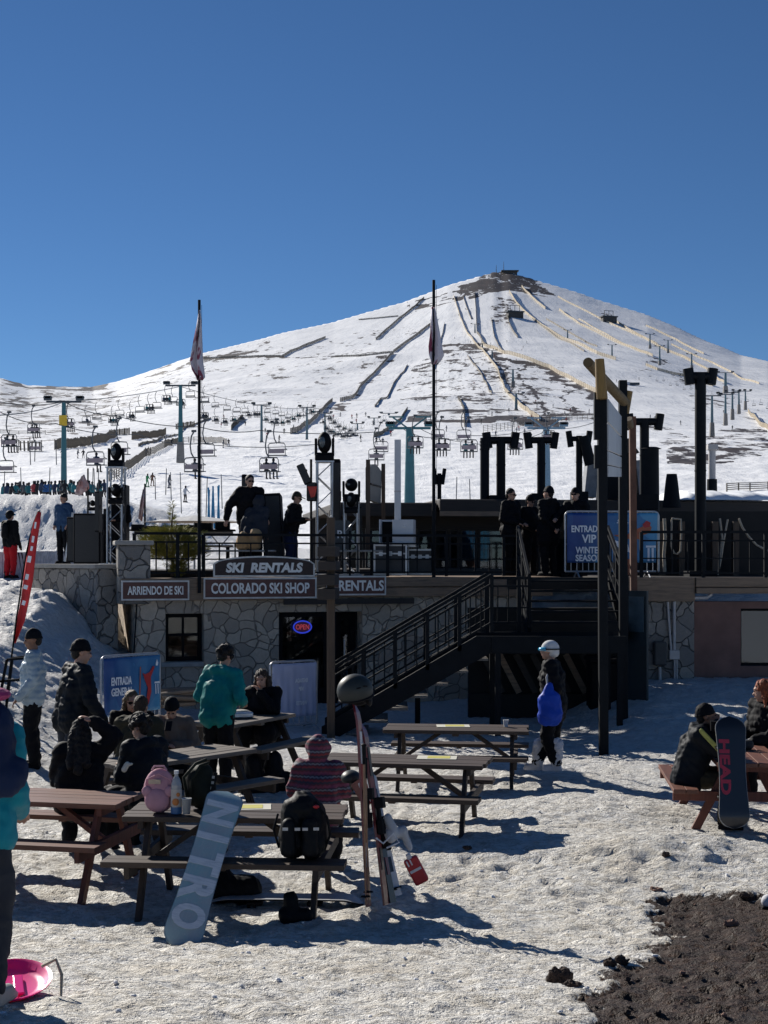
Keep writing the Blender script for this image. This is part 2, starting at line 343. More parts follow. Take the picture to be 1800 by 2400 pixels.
# ------------------------------------------------------------- far things: fences, lifts, skiers, masts
TEAL = mat('teal_tower_paint', (.03,.13,.16), .6, .15, 1, .1); STEEL = mat('dark_lift_steel', (.06,.07,.08), .45, .2, 4, .05, metal=.4)
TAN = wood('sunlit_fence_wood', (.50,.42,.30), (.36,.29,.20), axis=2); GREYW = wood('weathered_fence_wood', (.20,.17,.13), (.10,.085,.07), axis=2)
YEL = mat('yellow_plate', (.62,.42,.03), .5)
def fence(pts, h, style, label, gap=None, w=.05):
    """pts: view points on the slope; posts, rails and slats follow the ground."""
    P = [ground(a, b, 92) for a, b in pts]; out = []
    for p, q in zip(P[:-1], P[1:]):
        L = (q-p).length; n = max(1, int(L/(gap or max(3., L/14))))
        out += [p+(q-p)*i/n for i in range(n)]
    out.append(P[-1]); out = [Vector((p.x, p.y, hz(p.x, p.y))) for p in out]
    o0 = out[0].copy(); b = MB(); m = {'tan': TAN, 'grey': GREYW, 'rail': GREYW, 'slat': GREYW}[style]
    if style != 'slat' and not gap: h *= .62; w *= .7
    for p in out: b.bb(p.x-o0.x-w*1.6, p.x-o0.x+w*1.6, p.y-o0.y-w, p.y-o0.y+w, p.z-o0.z-.4, p.z-o0.z+h*1.05)
    for p, q in zip(out[:-1], out[1:]):
        p = p-o0; q = q-o0
        if style == 'rail':
            for k in (.25,.5,.75,.98): b.beam(p+Vector((0,0,h*k)), q+Vector((0,0,h*k)), w, .11)
        elif style == 'slat':
            n = max(2, int((q-p).length/.75))
            for i in range(n):
                c = p+(q-p)*(i+.5)/n; b.box((c.x, c.y, c.z+h*.5), (.36, .05, h*random.uniform(.8,1.1)), (0, random.uniform(-.05,.05), 0))
            b.beam(p+Vector((0,.05,h*.8)), q+Vector((0,.05,h*.8)), w, .12); b.beam(p+Vector((0,.05,h*.2)), q+Vector((0,.05,h*.2)), w, .12)
        else:
            for k in (.14,.38,.62,.86): b.beam(p+Vector((0,0,h*k)), q+Vector((0,0,h*k)), w, h*.19)
    return tag(b.build('snow_fence', m, None, loc=o0), label, 'snow fence', 'snow fences on the slopes')
for pts, h, st, lab, g in [
 ([(916,646),(905,655),(862,690),(812,735)], 4.2, 'grey', 'dark snow fence leading down from the left shoulder of the peak', None),
 ([(703,731),(655,750),(610,772)], 4.2, 'grey', 'short snow fence on the open left flank above the chairlift', None),
 ([(940,690),(925,706),(885,736),(850,762)], 4.2, 'grey', 'snow fence behind the right flag running down to the left', None),
 ([(850,765),(820,795),(785,830),(735,868)], 3.6, 'grey', 'snow fence continuing downhill left of the right flagpole', None),
 ([(718,868),(700,885),(672,915),(628,938)], 3.2, 'grey', 'dark snow fence ending above the line of lift towers', None),
 ([(524,905),(510,918),(500,930)], 3.0, 'grey', 'short stub of fence behind the row of chairs', None),
 ([(980,640),(995,690),(1012,725),(1040,755),(1075,800),(1095,850),(1130,885),(1165,910)], 3.6, 'tan', 'long curved snow fence running from the left side of the summit to the bottom', None),
 ([(1025,632),(1028,670),(1030,720),(1045,745),(1075,758)], 4.0, 'grey', 'upright dark snow fence right below the summit rocks', None),
 ([(1040,745),(1090,765),(1140,778),(1185,795),(1235,822),(1290,850)], 4.6, 'tan', 'broad sunlit snow fence sweeping to the right down to the yellow logs', None),
 ([(1100,631),(1115,655),(1130,672),(1170,705),(1220,735),(1290,765),(1330,778)], 4.4, 'tan', 'sunlit snow fence starting at the dark hut below the summit', None),
 ([(1093,672),(1100,700),(1118,730)], 3.2, 'grey', 'short fence in the middle of the upper piste', None),
 ([(1127,620),(1150,645),(1178,668)], 4.4, 'tan', 'bright snow fence highest on the right side of the peak', None),
 ([(1208,670),(1250,700),(1310,730),(1370,755),(1410,770)], 3.8, 'tan', 'third sunlit snow fence to the right of the summit', None),
 ([(1330,695),(1370,720),(1410,742),(1470,770),(1500,785)], 3.8, 'tan', 'fourth sunlit snow fence on the right flank', None),
 ([(1395,790),(1420,800),(1450,808),(1490,815),(1540,835)], 3.4, 'tan', 'winding fence right of the rock outcrop', None),
 ([(990,862),(1002,884),(1004,922)], 2.4, 'grey', 'upright fence in the middle of the snow bowl', None),
 ([(1062,690),(1068,730),(1090,765)], 2.4, 'grey', 'thin dark line of fence in the centre of the upper piste', None),
 ([(1150,690),(1200,728),(1262,760)], 2.4, 'grey', 'thin fence ending above the yellow logs', None),
 ([(1010,770),(1040,810),(1062,850)], 2.2, 'grey', 'thin fence crossing the dark scree in the centre', None),
 ([(960,700),(945,760),(935,800)], 2.4, 'grey', 'thin fence right beside the right flag', None),
 ([(1250,690),(1330,735),(1400,765)], 2.4, 'tan', 'thin sunlit fence in the middle of the right flank', None),
 ([(1450,745),(1540,785),(1640,830)], 2.6, 'tan', 'long thin pale fence down the far right flank', None),
 ([(880,790),(850,830),(810,880)], 2.0, 'grey', 'thin fence low on the slope left of the right flagpole', None),
 ([(1205,642),(1250,665),(1330,705),(1420,745)], 3.0, 'tan', 'thin pale fence nearest the right skyline, upper one', None),
 ([(1395,705),(1450,730),(1520,765)], 3.0, 'tan', 'thin pale fence nearest the right skyline, lower one', None),
 ([(1180,690),(1240,725),(1290,750)], 2.6, 'grey', 'thin grey fence between two sunlit ones right of the hut', None),
 ([(1480,775),(1530,800),(1570,830)], 3.0, 'tan', 'short pale fence high on the far right slope', None),
 ([(1000,640),(1008,665),(1018,690)], 2.6, 'grey', 'short grey fence close under the summit rocks', None),
 ([(775,692),(820,688),(860,684)], 2.4, 'grey', 'flat dark fence under the skyline left of the flag', None),
 ([(725,772),(790,769),(850,762)], 2.6, 'grey', 'level dark fence joining the long one left of the flag', None),
 ([(440,775),(520,772),(610,771)], 2.6, 'grey', 'level fence right of the left flag along the ridge foot', None),
 ([(1044,935),(1090,928),(1130,920),(1200,912),(1290,905)], 2.2, 'rail', 'pale rail fence along the rim behind the black chimneys', 6),
 ([(808,945),(830,935),(868,905),(880,885)], 2.0, 'grey', 'dark fence going down left of the right lift tower', None),
 ([(0,936),(60,938),(98,938)], 1.4, 'rail', 'low rail fence at the far left edge', 6),
 ([(40,975),(90,975)], 2.3, 'slat', 'picket snow fence at the far left behind the nearest chairs', 2.5),
 ([(118,972),(160,968),(210,958),(250,945)], 2.3, 'slat', 'long picket snow fence right behind the first teal tower', 2.5),
 ([(236,942),(280,938)], 2.3, 'slat', 'short picket snow fence behind the long one', 2.5),
 ([(285,950),(330,946),(358,938)], 2.3, 'slat', 'picket snow fence between the two teal towers', 2.5),
 ([(380,928),(420,922)], 2.3, 'slat', 'picket snow fence just left of the second teal tower', 2.5),
 ([(236,1040),(262,1028),(290,1005),(318,985),(355,968),(385,958),(430,955),(490,962)], 1.5, 'rail', 'curved wooden rail fence running down past the second teal tower', 2.2),
 ([(1616,890),(1640,918),(1670,935),(1690,945)], 2.0, 'tan', 'wooden fence with sunlit boards at the right edge of the slope', 3),
 ([(300,965),(345,950),(400,925),(455,905)], 1.2, 'grey', 'low dark fence line in front of the hillside rocks', None),
 ([(1570,1062),(1620,1060),(1659,1058)], 1.0, 'rail', 'low rail fence behind the annex roof', 2.2)]:
    fence(pts, h, st, lab, g, w=.05 if g else .14)
# small figures, made once ------------------------------------
def remesh(mb, voxel, smooth=2, name='form'):
    me = mb.mesh(); o = bpy.data.objects.new('tmp', me); COL.objects.link(o)
    r = o.modifiers.new('r', 'REMESH'); r.mode = 'VOXEL'; r.voxel_size = voxel
    if smooth: s = o.modifiers.new('s', 'SMOOTH'); s.factor = .5; s.iterations = smooth
    bpy.context.view_layer.update()
    out = bpy.data.meshes.new_from_object(o.evaluated_get(bpy.context.evaluated_depsgraph_get())); out.name = name
    bpy.data.objects.remove(o); bpy.data.meshes.remove(me)
    out.polygons.foreach_set('use_smooth', [True]*len(out.polygons)); return out
def figure(seated, k=0):
    m = MB(); rr = random.Random(k); j = lambda a: rr.uniform(-a, a)
    if seated:
        m.cap((0,0,.12),(0,.05,.55),.15,.17); m.ell((0,.0,.85),(.11,.12,.14))
        for s in (-1,1): m.cap((s*.10,0,.10),(s*.12,-.42,.10),.09,.07); m.cap((s*.12,-.42,.10),(s*.13,-.45,-.35),.07,.06); m.box((s*.13,-.53,-.42),(.11,.32,.1)); m.cap((s*.2,.03,.6),(s*.22,-.22,.30),.07,.055)
    else:
        m.cap((0,.05,.92),(0,-.05,1.38),.15,.17); m.ell((0,-.08,1.66),(.11,.12,.14))
        for s in (-1,1):
            a = j(.12); m.cap((s*.10,.03,.9),(s*.15+j(.03),-.10+a,.5),.1,.075); m.cap((s*.15,-.10+a,.5),(s*.17,.0+a,.1),.075,.06)
            m.box((s*.17,-.06+a,.05),(.12,.34,.12)); m.cap((s*.20,-.03,1.4),(s*.33,-.12+j(.1),1.12),.07,.06); m.cap((s*.33,-.12,1.12),(s*.36+j(.06),-.35,1.0),.055,.05)
    me = remesh(m, .045, 1, 'figure'); sp = (.12, .72) if seated else (.85, 1.5); idx = []
    for p in me.polygons:
        z = p.center[2]; idx.append(0 if z < sp[0] else 2 if z > sp[1] else 1)
    for _ in range(3): me.materials.append(None)
    me.polygons.foreach_set('material_index', idx); return me
FIG = [figure(False, k) for k in range(3)]; FSIT = figure(True)
JACK = {n: mat('far_'+n, c, .8, .15, 2, 0) for n, c in dict(black=(.012,.013,.018), navy=(.02,.04,.09), teal=(.02,.16,.19), blue=(.03,.13,.36), red=(.38,.05,.06), white=(.5,.52,.56), green=(.03,.25,.10), grey=(.12,.13,.15), brown=(.14,.07,.05)).items()}
def far_person(loc, jk, pk='black', seated=False, rz=0, label=None, group=None, s=1, k=0, sk=True):
    o = bpy.data.objects.new('person', FSIT if seated else FIG[k % 3]); COL.objects.link(o); o.location = loc; o.rotation_euler[2] = rz; o.scale = (s,s,s)
    for i, n in enumerate((pk, jk, 'black')): o.material_slots[i].link = 'OBJECT'; o.material_slots[i].material = JACK[n]
    return tag(o, label, 'person', group)
# crowd behind the mound
cr = [(6,'teal'),(14,'navy'),(24,'black'),(33,'teal'),(44,'black'),(52,'grey'),(62,'teal'),(72,'red'),(80,'black'),(88,'navy'),(97,'blue'),(104,'blue'),(118,'navy'),(127,'teal'),(140,'black'),(150,'teal'),(158,'teal'),(168,'black'),(176,'teal'),(188,'navy'),(200,'teal'),(212,'black'),(226,'navy')]
for i, (dx, c) in enumerate(cr):
    for kk in range(2 if i % 2 else 1):
        Y = 119+random.uniform(-3, 4)+kk*3; x = (dx+kk*5-CX)/F*Y
        g = hz(x, Y)
        far_person((x, Y, g-.1), c if kk == 0 else random.choice(['teal','navy','black','grey']), 'black', rz=random.uniform(2,4), label='people queueing in dark and teal clothing behind the mound', group='queue of people behind the snow mound', k=i)
def on(dx, dy): return ground(dx, dy, 92)
for dx, dy, c, p_, r_, lab in [(400,1085,'white','black',2.6,'skier in a white jacket and dark trousers standing by a slalom pole'),
 (318,1052,'green','green',1,'child in bright green kneeling on the slope'),(329,1050,'brown','brown',.6,'child in brown beside the one in green'),
 (365,1055,'grey','navy',1.5,'snowboarder in grey sitting low on the slope'),(358,963,'black','black',0,'skier in black at the rail fence, left of a pair'),
 (371,963,'black','black',1,'skier in black at the rail fence, right of a pair'),(494,965,'black','black',0,'larger skier in black just right of the left flagpole'),
 (482,967,'grey','black',2,'skier in grey just right of the left flagpole'),(134,990,'black','black',.4,'skier in black beneath the first teal tower'),(168,990,'grey','black',2,'skier bending near the long picket fence'),
 (180,990,'black','black',0,'lone dark skier below the long picket fence'),(253,984,'black','black',1,'dark skier braking left of the empty chair'),(320,983,'black','black',1,'small skier, upper one of three'),
 (314,986,'navy','black',0,'small skier, left one of three'),(324,984,'black','black',2,'small skier, right one of three'),(573,935,'black','black',0,'distant skier left of the third tower base'),
 (603,955,'black','black',1,'distant skier right of the third tower'),(634,928,'grey','black',1,'distant skier near the fourth tower'),(813,960,'black','black',0,'distant skier by the ridge left of the white column'),
 (827,962,'navy','black',0,'distant skier by the ridge just left of the white column'),(1223,912,'red','black',0,'distant skier in red near the yellow logs'),(704,930,'black','black',0,'distant skier close to the moving head lamp'),
 (1563,893,'black','black',0,'skier right of the black chimney near lift masts'),(1580,892,'black','black',0,'second skier right of the black chimney'),(1596,890,'black','black',1,'third skier by the right hand lift masts')]:
    far_person(on(dx, dy), c, p_, rz=r_, label=lab, s=1.02 if dy > 1000 else 1)
mp = [(1050,780),(1056,800),(1068,770),(1074,790),(1120,850),(1112,830),(1095,740),(1130,752),(1205,912),(880,655),(1170,910),(1405,905),(1415,908),(1060,745),(1066,757),(1160,880),(1020,690),(1035,702),(760,905),(790,900),(770,915),(1330,905),(690,895),(720,905),(735,900)]
mp += [(random.uniform(450,1280), random.uniform(885,955)) for _ in range(34)]+[(random.uniform(980,1150), random.uniform(660,880)) for _ in range(16)]+[(random.uniform(1150,1650), random.uniform(800,930)) for _ in range(16)]
for dx, dy in mp: far_person(on(dx, dy), random.choice(['black','navy','red','grey']), rz=random.uniform(0,6), label='tiny distant skier on the white slope', group='tiny skiers on the mountain', k=int(dx), s=1.1)
# lift chairs --------------------------------------------------
def chair_proto(name='lift_chair'):
    e = empty(name); h = MB(); h.tube([(0,0,3.2),(.28,0,2.9),(.42,0,2.2),(.30,0,1.7),(0,0,1.35)], .07, 6); h.box((0,0,3.25),(.5,.14,.16)); h.build('hanger', STEEL, e)
    f = MB(); w = 1.05
    f.tube([(-w,0,.35),(-w,.05,1.2),(-w*.85,.02,1.36),(0,0,1.4),(w*.85,.02,1.36),(w,.05,1.2),(w,0,.35)], .045, 6); f.tube([(-w,0,.4),(-w,-.5,.42),(w,-.5,.42),(w,0,.4)], .04, 6); f.build('frame', STEEL, e)
    s = MB(); s.box((0,-.22,.42),(2.0,.52,.06)); s.build('seat', STEEL, e)
    b = MB(); b.box((0,.08,.74),(1.9,.05,.34),(.12,0,0)); b.build('backrest', mat('faded_chair_back', (.30,.25,.27), .6, .15, 3), e)
    r = MB(); r.tube([(-w*.95,0,1.0),(-w*.95,-.62,.9),(w*.95,-.62,.9),(w*.95,0,1.0)], .03, 6); r.build('safety_bar', STEEL, e); return e
PROTO = chair_proto(); used = [False]
fm = MB(); fm.tube([(0,0,3.2),(.28,0,2.9),(.42,0,2.2),(0,0,1.35)], .06, 5); fm.tube([(-1,0,.35),(-1,.0,1.25),(-.8,0,1.38),(.8,0,1.38),(1,0,1.25),(1,0,.35)], .055, 5); fm.box((0,-.2,.42),(2.1,.5,.1)); fm.box((0,.08,.6),(2.0,.05,.16))
FARCH = fm.mesh('far_chair'); FARCH.materials.append(STEEL)
def chair(dx, dy, Y, n, rz=PI, label=None, group='chairs of the long chairlift', near=True, jk=None):
    wx = .66 if Y < 200 else .8
    p = at(dx, dy, Y)                                # dy: the seat
    if near:
        e = PROTO if not used[0] else copy_tree(PROTO); used[0] = True; e.location = p-Vector((0,0,.42)); e.rotation_euler[2] = rz; e.scale = (wx,1,1); tag(e, label, 'lift chair', group)
    else:
        e = link('lift_chair', FARCH, loc=p-Vector((0,0,.42)), rz=rz); e.scale = (wx,1,1); tag(e, label, 'lift chair', group)
    for i in range(n):
        q = Vector(((i-(n-1)/2)*.52, -.18, .38)); q.rotate(Euler((0,0,rz)))
        far_person(e.location+q, (jk or ['black','navy','black','grey','teal'])[(int(dx)+i) % len(jk or 'abcde')], 'black', True, rz, 'rider seen as a dark figure on the '+(label or 'chair')[:40].rsplit(' ',1)[0], 'riders on the chairlifts')
Z1 = lambda a, b: (a*.3014/1.085, (850+b*.3014)/1.085)      # reading of one enlarged crop
Z2 = lambda a, b: ((450+a*.3014)/1.085, (850+b*.3014)/1.085)
for (a, b, n), Y, lab in [((742,795,1),105,'chair with one rider in black, nearest on the slope left of the flagpole'),((930,712,0),112,'empty chair above the rail fence'),((275,688,0),150,'empty chair in front of the far left picket fence'),
 ((262,545,2),150,'chair with two riders left of the first teal tower'),((48,852,0),118,'low empty chair at the left edge'),((72,650,2),118,'chair with riders at the far left edge'),((535,500,2),165,'chair passing behind the first teal tower')]:
    chair(*Z1(a, b), Y, n, PI*.93, lab)
for (a, b, n), Y, lab in [((600,845,2),100,'low chair with two riders above the man in sunglasses'),((660,720,0),112,'empty chair right above the two riders'),((110,725,0),112,'empty chair just right of the left flagpole'),((15,845,1),100,'chair with one rider hidden partly by the left flagpole')]:
    chair(*Z2(a, b), Y, n, PI*.93, lab)
for dx, dy, Y, n, lab in [(897,967,125,2,'chair with two riders beside the teal tower'),(955,972,122,2,'chair with riders just right of the right flagpole'),(1013,975,118,2,'chair with two riders left of the black chimneys'),(1113,970,130,2,'chair with riders between two black chimneys'),
 (813,993,128,1,'chair with one rider behind the leaning signboard'),(823,975,140,0,'empty chair left of the white column'),(946,948,150,0,'empty chair close to the right flagpole'),(1002,950,140,0,'empty chair with oval frame left of the chimneys'),(1185,950,150,2,'chair with riders behind the middle chimney'),(1310,955,150,2,'chair with riders near the right post')]:
    chair(dx, dy, Y, n, PI, lab)
L1 = [(672,465,1),(753,440,0),(877,465,3),(930,415,0),(1018,430,2),(1087,385,0),(1160,370,3),(1219,355,0),(1293,300,3),(1345,312,0),(1405,330,2),(1480,268,0),(1590,310,0),(1587,432,2)]
for a, b, n in L1: chair(*Z1(a, b), 235, n, PI*.9, 'mid distance chair of the long lift with '+('riders' if n else 'nobody on it'), near=False)
L2 = [(100,310,0),(181,345,0),(272,370,0),(348,385,0),(98,430,2),(183,455,2),(253,470,2),(323,455,2),(385,445,2),(415,390,0),(440,415,2),(488,410,2),(515,410,2),(585,390,0),(573,450,2),(650,400,0),(697,415,0),(620,470,2),(655,475,2),(700,475,2),(745,465,2),(748,430,0),(787,445,2),(825,420,2),(865,415,0),(905,400,0),(935,392,2),(965,385,0),(1017,470,1),(1050,420,0)]
for i, (a, b, n) in enumerate(L2): chair(*Z2(a, b), 300 if a < 420 else 360, n, PI*.9, 'small far chair of the long lift with '+('riders' if n else 'nobody on it'), near=False)
def chain(pts, n, Y0, Y1, lab, grp, riders=0, jit=3):
    L = [0]
    for (a,b),(c,d) in zip(pts[:-1], pts[1:]): L.append(L[-1]+math.hypot(c-a, d-b))
    for i in range(n):
        s = L[-1]*i/(n-1); dx = np.interp(s, L, [p[0] for p in pts]); dy = np.interp(s, L, [p[1] for p in pts]); Y = Y0+(Y1-Y0)*i/(n-1)
        chair(dx, dy+(jit if i % 2 else 0), Y, 2 if riders and i % riders == 0 else 0, PI, lab, grp, near=False)
chain([(712,906),(731,922),(760,933),(790,930),(812,920),(835,908)], 22, 400, 560, 'tiny chair in the sagging line', 'tiny chairs of the long chairlift', 2, 5)
chain([(706,928),(722,936),(745,943),(770,940)], 10, 380, 430, 'tiny chair of the lower sagging line', 'tiny chairs of the lower line', 1, 3)
chain([(1208,760),(1260,785),(1320,800),(1390,815),(1470,835)], 30, 1250, 950, 'speck of a chair on the upper right chairlift', 'specks of chairs on the upper right lift', 0, 7)
chain([(1290,770),(1330,795),(1400,812),(1480,838),(1560,855),(1659,878)], 26, 1150, 620, 'tiny chair on the lift of the right flank', 'tiny chairs on the right flank', 0, 5)
# towers -------------------------------------------------------
def tower(dx, dt, db, Y, m, w, cross, label, box=False, guyed=False):
    t0 = at(dx, db, Y); t0.z = min(t0.z, hz(t0.x, Y)+.3) if abs(t0.z-hz(t0.x,Y)) < 4 else t0.z; top = at(dx, dt, Y).z-t0.z
    e = empty('lift_tower', t0, 0, label, 'lift tower', 'pylons of the chairlifts')
    a = MB(); a.cone((0,0,-3.0),(0,0,top),w*1.35,w*.8,14); a.build('pylon', m, e, True)
    cross *= .78; c = MB(); c.box((0,0,top),(cross,.24,.24))
    for s in (-1,1):
        c.box((s*cross*.46,0,top+.28),(cross*.22,.3,.22))
        if guyed: c.beam((s*.2,0,top),(s*cross*.4,0,top+1.1),.15,.15); c.box((s*cross*.32,0,top+1.15),(cross*.36,.2,.14))
    c.build('crossarm', STEEL if not guyed else m, e)
    s_ = MB()
    for s in (-1,1):
        for k in range(4): s_.cone((s*cross*.46+(k-1.5)*cross*.05,-.12,top+.5),(s*cross*.46+(k-1.5)*cross*.05,.12,top+.5),.22,.22,8)
        s_.build('sheaves', STEEL, e); s_ = MB()
    f = MB(); f.box((0,0,-1.4),(w*3.6,w*3.6,3.2),tp=.8)
    if not guyed: f.build('footing', mat('weathered_concrete', (.22,.21,.20), .9, .3, 2), e)
    if box: g = MB(); g.box((0,-.42,top-2.2),(.9,.12,1.2)); g.build('number_plate', YEL, e)
    return e
tower(138,868,1045,165,TEAL,.30,5.2,'teal lift tower with a yellow plate at the left',True)
tower(390,833,958,220,TEAL,.32,6,'tall teal lift tower beside the left flagpole'); tower(885,925,1092,145,TEAL,.48,5.5,'stout pale teal lift tower just left of the right flagpole',False,True)
tower(1180,925,1060,160,mat('pale_blue_tower', (.14,.24,.33), .5),.45,5.5,'pale blue lift tower behind the middle chimneys',False,True)
for dx, dt, db, Y in [(565,875,955,345),(663,880,950,395),(702,893,945,450),(772,915,957,480),(808,903,955,520),(840,893,925,600),(1226,713,735,1300),(1322,745,773,1150),(1425,748,780,1050),(1404,722,745,1150),(1567,805,835,640),(1494,765,790,1000),(1443,735,755,1200),(1012,668,690,1500),(1026,700,722,1300),(1042,742,765,1150),(1063,757,782,1050),(1108,798,825,800),(1115,850,872,650),(1538,855,915,330),(1567,852,895,380),(1582,848,885,420),(1596,845,875,480),(1610,845,868,520)]:
    tower(dx, dt, db, Y, mat('blue_grey_tower', (.10,.17,.20), .5), .30 if Y < 600 else .6, 5.5 if Y < 600 else 9, ('slim far lift tower high on the mountain right of the right flagpole' if dt < 800 else 'slim far lift tower across the bowl left of the right flagpole' if dx < 900 else 'slim far lift tower low on the right hand slope'))
# ropes
def rope(pts, Y0, Y1, r, label):
    P = [at(a, b, Y0+(Y1-Y0)*i/(len(pts)-1)) for i, (a, b) in enumerate(pts)]; o0 = P[0].copy(); Q = []
    for p, q in zip(P[:-1], P[1:]):
        for i in range(8):
            c = p.lerp(q, i/8); Q.append(c-o0-Vector((0,0,.35*4*(i/8)*(1-i/8))))
    Q.append(P[-1]-o0); m = MB(); m.tube(Q, r, 5); tag(m.build('lift_cable', STEEL, None, loc=o0), label, 'cable', 'cables of the chairlifts')
rope([(0,897),(138,868),(390,835),(565,876),(663,882),(702,893)], 130, 450, .06, 'upper haul cable of the long chairlift over the left slope')
rope([(0,890),(120,915),(300,938),(430,958),(700,958)], 110, 130, .035, 'near haul cable sagging across the left slope')
rope([(0,868),(138,868),(250,898),(430,922),(560,930),(850,930)], 150, 150, .045, 'cable running level from the first teal tower to the right')
rope([(868,925),(945,945),(1010,940),(1165,925)], 145, 160, .035, 'cable between the two lift towers at the right flagpole')
rope([(905,925),(1010,955),(1100,952),(1190,925),(1290,910)], 145, 170, .035, 'lower cable passing behind the black chimneys')
# summit: hut and masts, hut at mid height
sp = ground(1096, 592, 900); sp = Vector((sp.x, sp.y, hz(sp.x, sp.y)))
e = empty('summit_station', at(1096, 594, 1790), 0, 'small dark lift station on the very top of the peak', 'building')
m = MB(); m.bb(-6,12,-4,4,-6,4); m.build('wall', mat('dark_station', (.05,.045,.04)), e); m = MB(); m.bb(-8,14,-5,5,4.2,5.2); m.build('roof', mat('dark_station', (0,0,0)), e)
for dx, dt, lab in [(1088,565,'taller antenna mast on the summit'),(1072,572,'thinner antenna mast left on the summit')]:
    b = at(dx, 596, 1790); m = MB(); h = at(dx, dt, 1790).z-b.z; m.cone((0,0,-4),(0,0,h),.55,.18,6)
    for k in range(4): m.box((0,0,h*(.3+.15*k)),(2.2-.3*k,.2,.2))
    tag(m.build('antenna_mast', STEEL, None, loc=b), lab, 'antenna')
for dx, dy, Y, lab in [(1112,680,1300,'dark lift hut among the fences under the summit'),(1315,690,1250,'dark lift hut high on the right flank')]:
    e = empty('lift_hut', ground(dx, dy+6, 400), .3, lab, 'hut'); m = MB(); m.bb(-8,8,-3,3,-2,5); m.build('wall', mat('dark_station', (0,0,0)), e); m = MB(); m.bb(-9,9,-4,4,5.1,6.2); m.build('roof', STEEL, e)
    m = MB(); [m.box((k*5,0,8),(.5,.5,8)) for k in (-1,0,1)]; m.box((0,0,12),(11,.5,.5)); m.build('gantry', STEEL, e)
e = empty('jump_board', ground(1364, 832, 300), 0, 'flat dark ramp with a pale end standing alone on the snow', 'ramp'); m = MB(); m.box((2,0,.8),(6,1.5,1.5),(0,.0,0)); m.build('ramp_body', STEEL, e); m = MB(); m.box((-2.3,0,.9),(2.4,1.6,1.9)); m.build('ramp_end', JACK['white'], e)
# piste poles and marker wands
for i, (dx, dt, db) in enumerate([(8,1018,1075),(47,1010,1070),(106,1010,1060),(205,1012,1062),(212,1012,1040),(370,1020,1062),(358,1012,1050),(392,1020,1090),(427,1040,1090),(480,1025,1080),(445,1030,1100),(336,1028,1060),(200,1010,1040),(1016,1035,1080),(985,1030,1080),(66,945,985),(75,950,978),(122,955,985)]):
    Y = 96; b = at(dx, db, Y); m = MB(); h = at(dx, dt, Y).z-b.z; m.cone((0,0,-.6),(h*.04*(-1)**i,0,h),.035,.03,6); tag(m.build('marker_pole', STEEL, None, loc=b), 'thin dark marker pole stuck in the snow behind the stage', 'pole', 'marker poles in the snow')
for i, (dx, dt) in enumerate([(449,1058),(453,1053),(457,1060),(463,1050),(470,1048),(474,1050)]):
    b = at(dx, 1103, 62); m = MB(); h = at(dx, dt, 62).z-b.z; m.cone((0,0,-.8),(.06*(-1)**i,0,h),.045,.04,6); tag(m.build('bamboo_pole', mat('bright_blue_pole', (.03,.22,.42), .5), None, loc=b), 'bright blue plastic pole in the bundle right of the left flagpole', 'pole', 'bright blue poles')
# ------------------------------------------------------------- materials of the buildings
def stone(name, sc_, c1, c2, mort=(.16,.15,.14), ds=.02):
    t = NT(name); v = t.coord((1,1,1)); nz = t.new('TexNoise', ins={'Scale': 2.2, 'Detail': 2.}); t.l(v, nz.inputs['Vector'])
    vm = t.new('VectorMath', operation='MULTIPLY_ADD', ins={1: (.35,.35,.35)}); t.l(nz.outputs['Color'], vm.inputs[0]); t.l(v, vm.inputs[2])
    a = t.new('TexVoronoi', feature='DISTANCE_TO_EDGE', ins={'Scale': sc_}); t.l(vm.outputs[0], a.inputs['Vector'])
    b = t.new('TexVoronoi', ins={'Scale': sc_}); t.l(vm.outputs[0], b.inputs['Vector']); bw = t.new('RGBToBW'); t.l(b.outputs['Color'], bw.inputs[0])
    n = t.noise(v, 9, 6, .7); n2 = t.noise(v, 40, 3, .6)
    col = t.mix(t.ramp(bw.outputs[0], [(.15, 0.), (.85, 1.)]), c1, c2); col = t.mix(t.ramp(n, [(.3, .55), (.7, 0.)]), col, tuple(x*.45 for x in c1))
    e = t.ramp(a.outputs['Distance'], [(.0, 0.), (.012, .3), (.035, 1.)]); t.l(t.mix(e, mort, col), t.b.inputs['Base Color']); t.b.inputs['Roughness'].default_value = .88
    t.bump(t.math('ADD', e, t.math('MULTIPLY', t.math('ADD', n, n2), .35)), .9, ds*2); return t.mat
ST = stone('pale_fieldstone', 3.7, (.70,.57,.43), (.36,.30,.24), mort=(.25,.205,.165)); ST2 = stone('grey_fieldstone', 3.2, (.42,.38,.33), (.20,.19,.18), mort=(.12,.11,.10), ds=.03)
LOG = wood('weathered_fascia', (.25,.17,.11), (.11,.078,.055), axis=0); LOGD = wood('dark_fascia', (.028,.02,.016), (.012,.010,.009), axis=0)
BLK = mat('black_painted_steel', (.005,.007,.010), .6, .3, 5, .08, spec=.15); DK = mat('matt_black_housing', (.005,.005,.007), .65, .3, 6, .1, spec=.15)
DW = wood('dark_stained_post', (.075,.048,.03), (.028,.02,.014), axis=2); CON = mat('stone_sill', (.34,.32,.29), .9, .3, 3, .3)
ALU = mat('truss_aluminium', (.42,.43,.45), .38, .2, 6, .05, metal=.85); WHT = mat('white_cabinet_paint', (.62,.62,.63), .45, .08, 3, .03)
REDW = mat('dull_red_render', (.21,.115,.093), .9, .25, 2, .15); GAL = mat('pale_conduit', (.50,.47,.45), .5, .12, 6); SIGNB = wood('maroon_sign_wood', (.11,.036,.026), (.055,.02,.016), axis=0, rough=.5); SIGNK = wood('dark_sign_wood', (.045,.026,.022), (.022,.014,.013), axis=0)
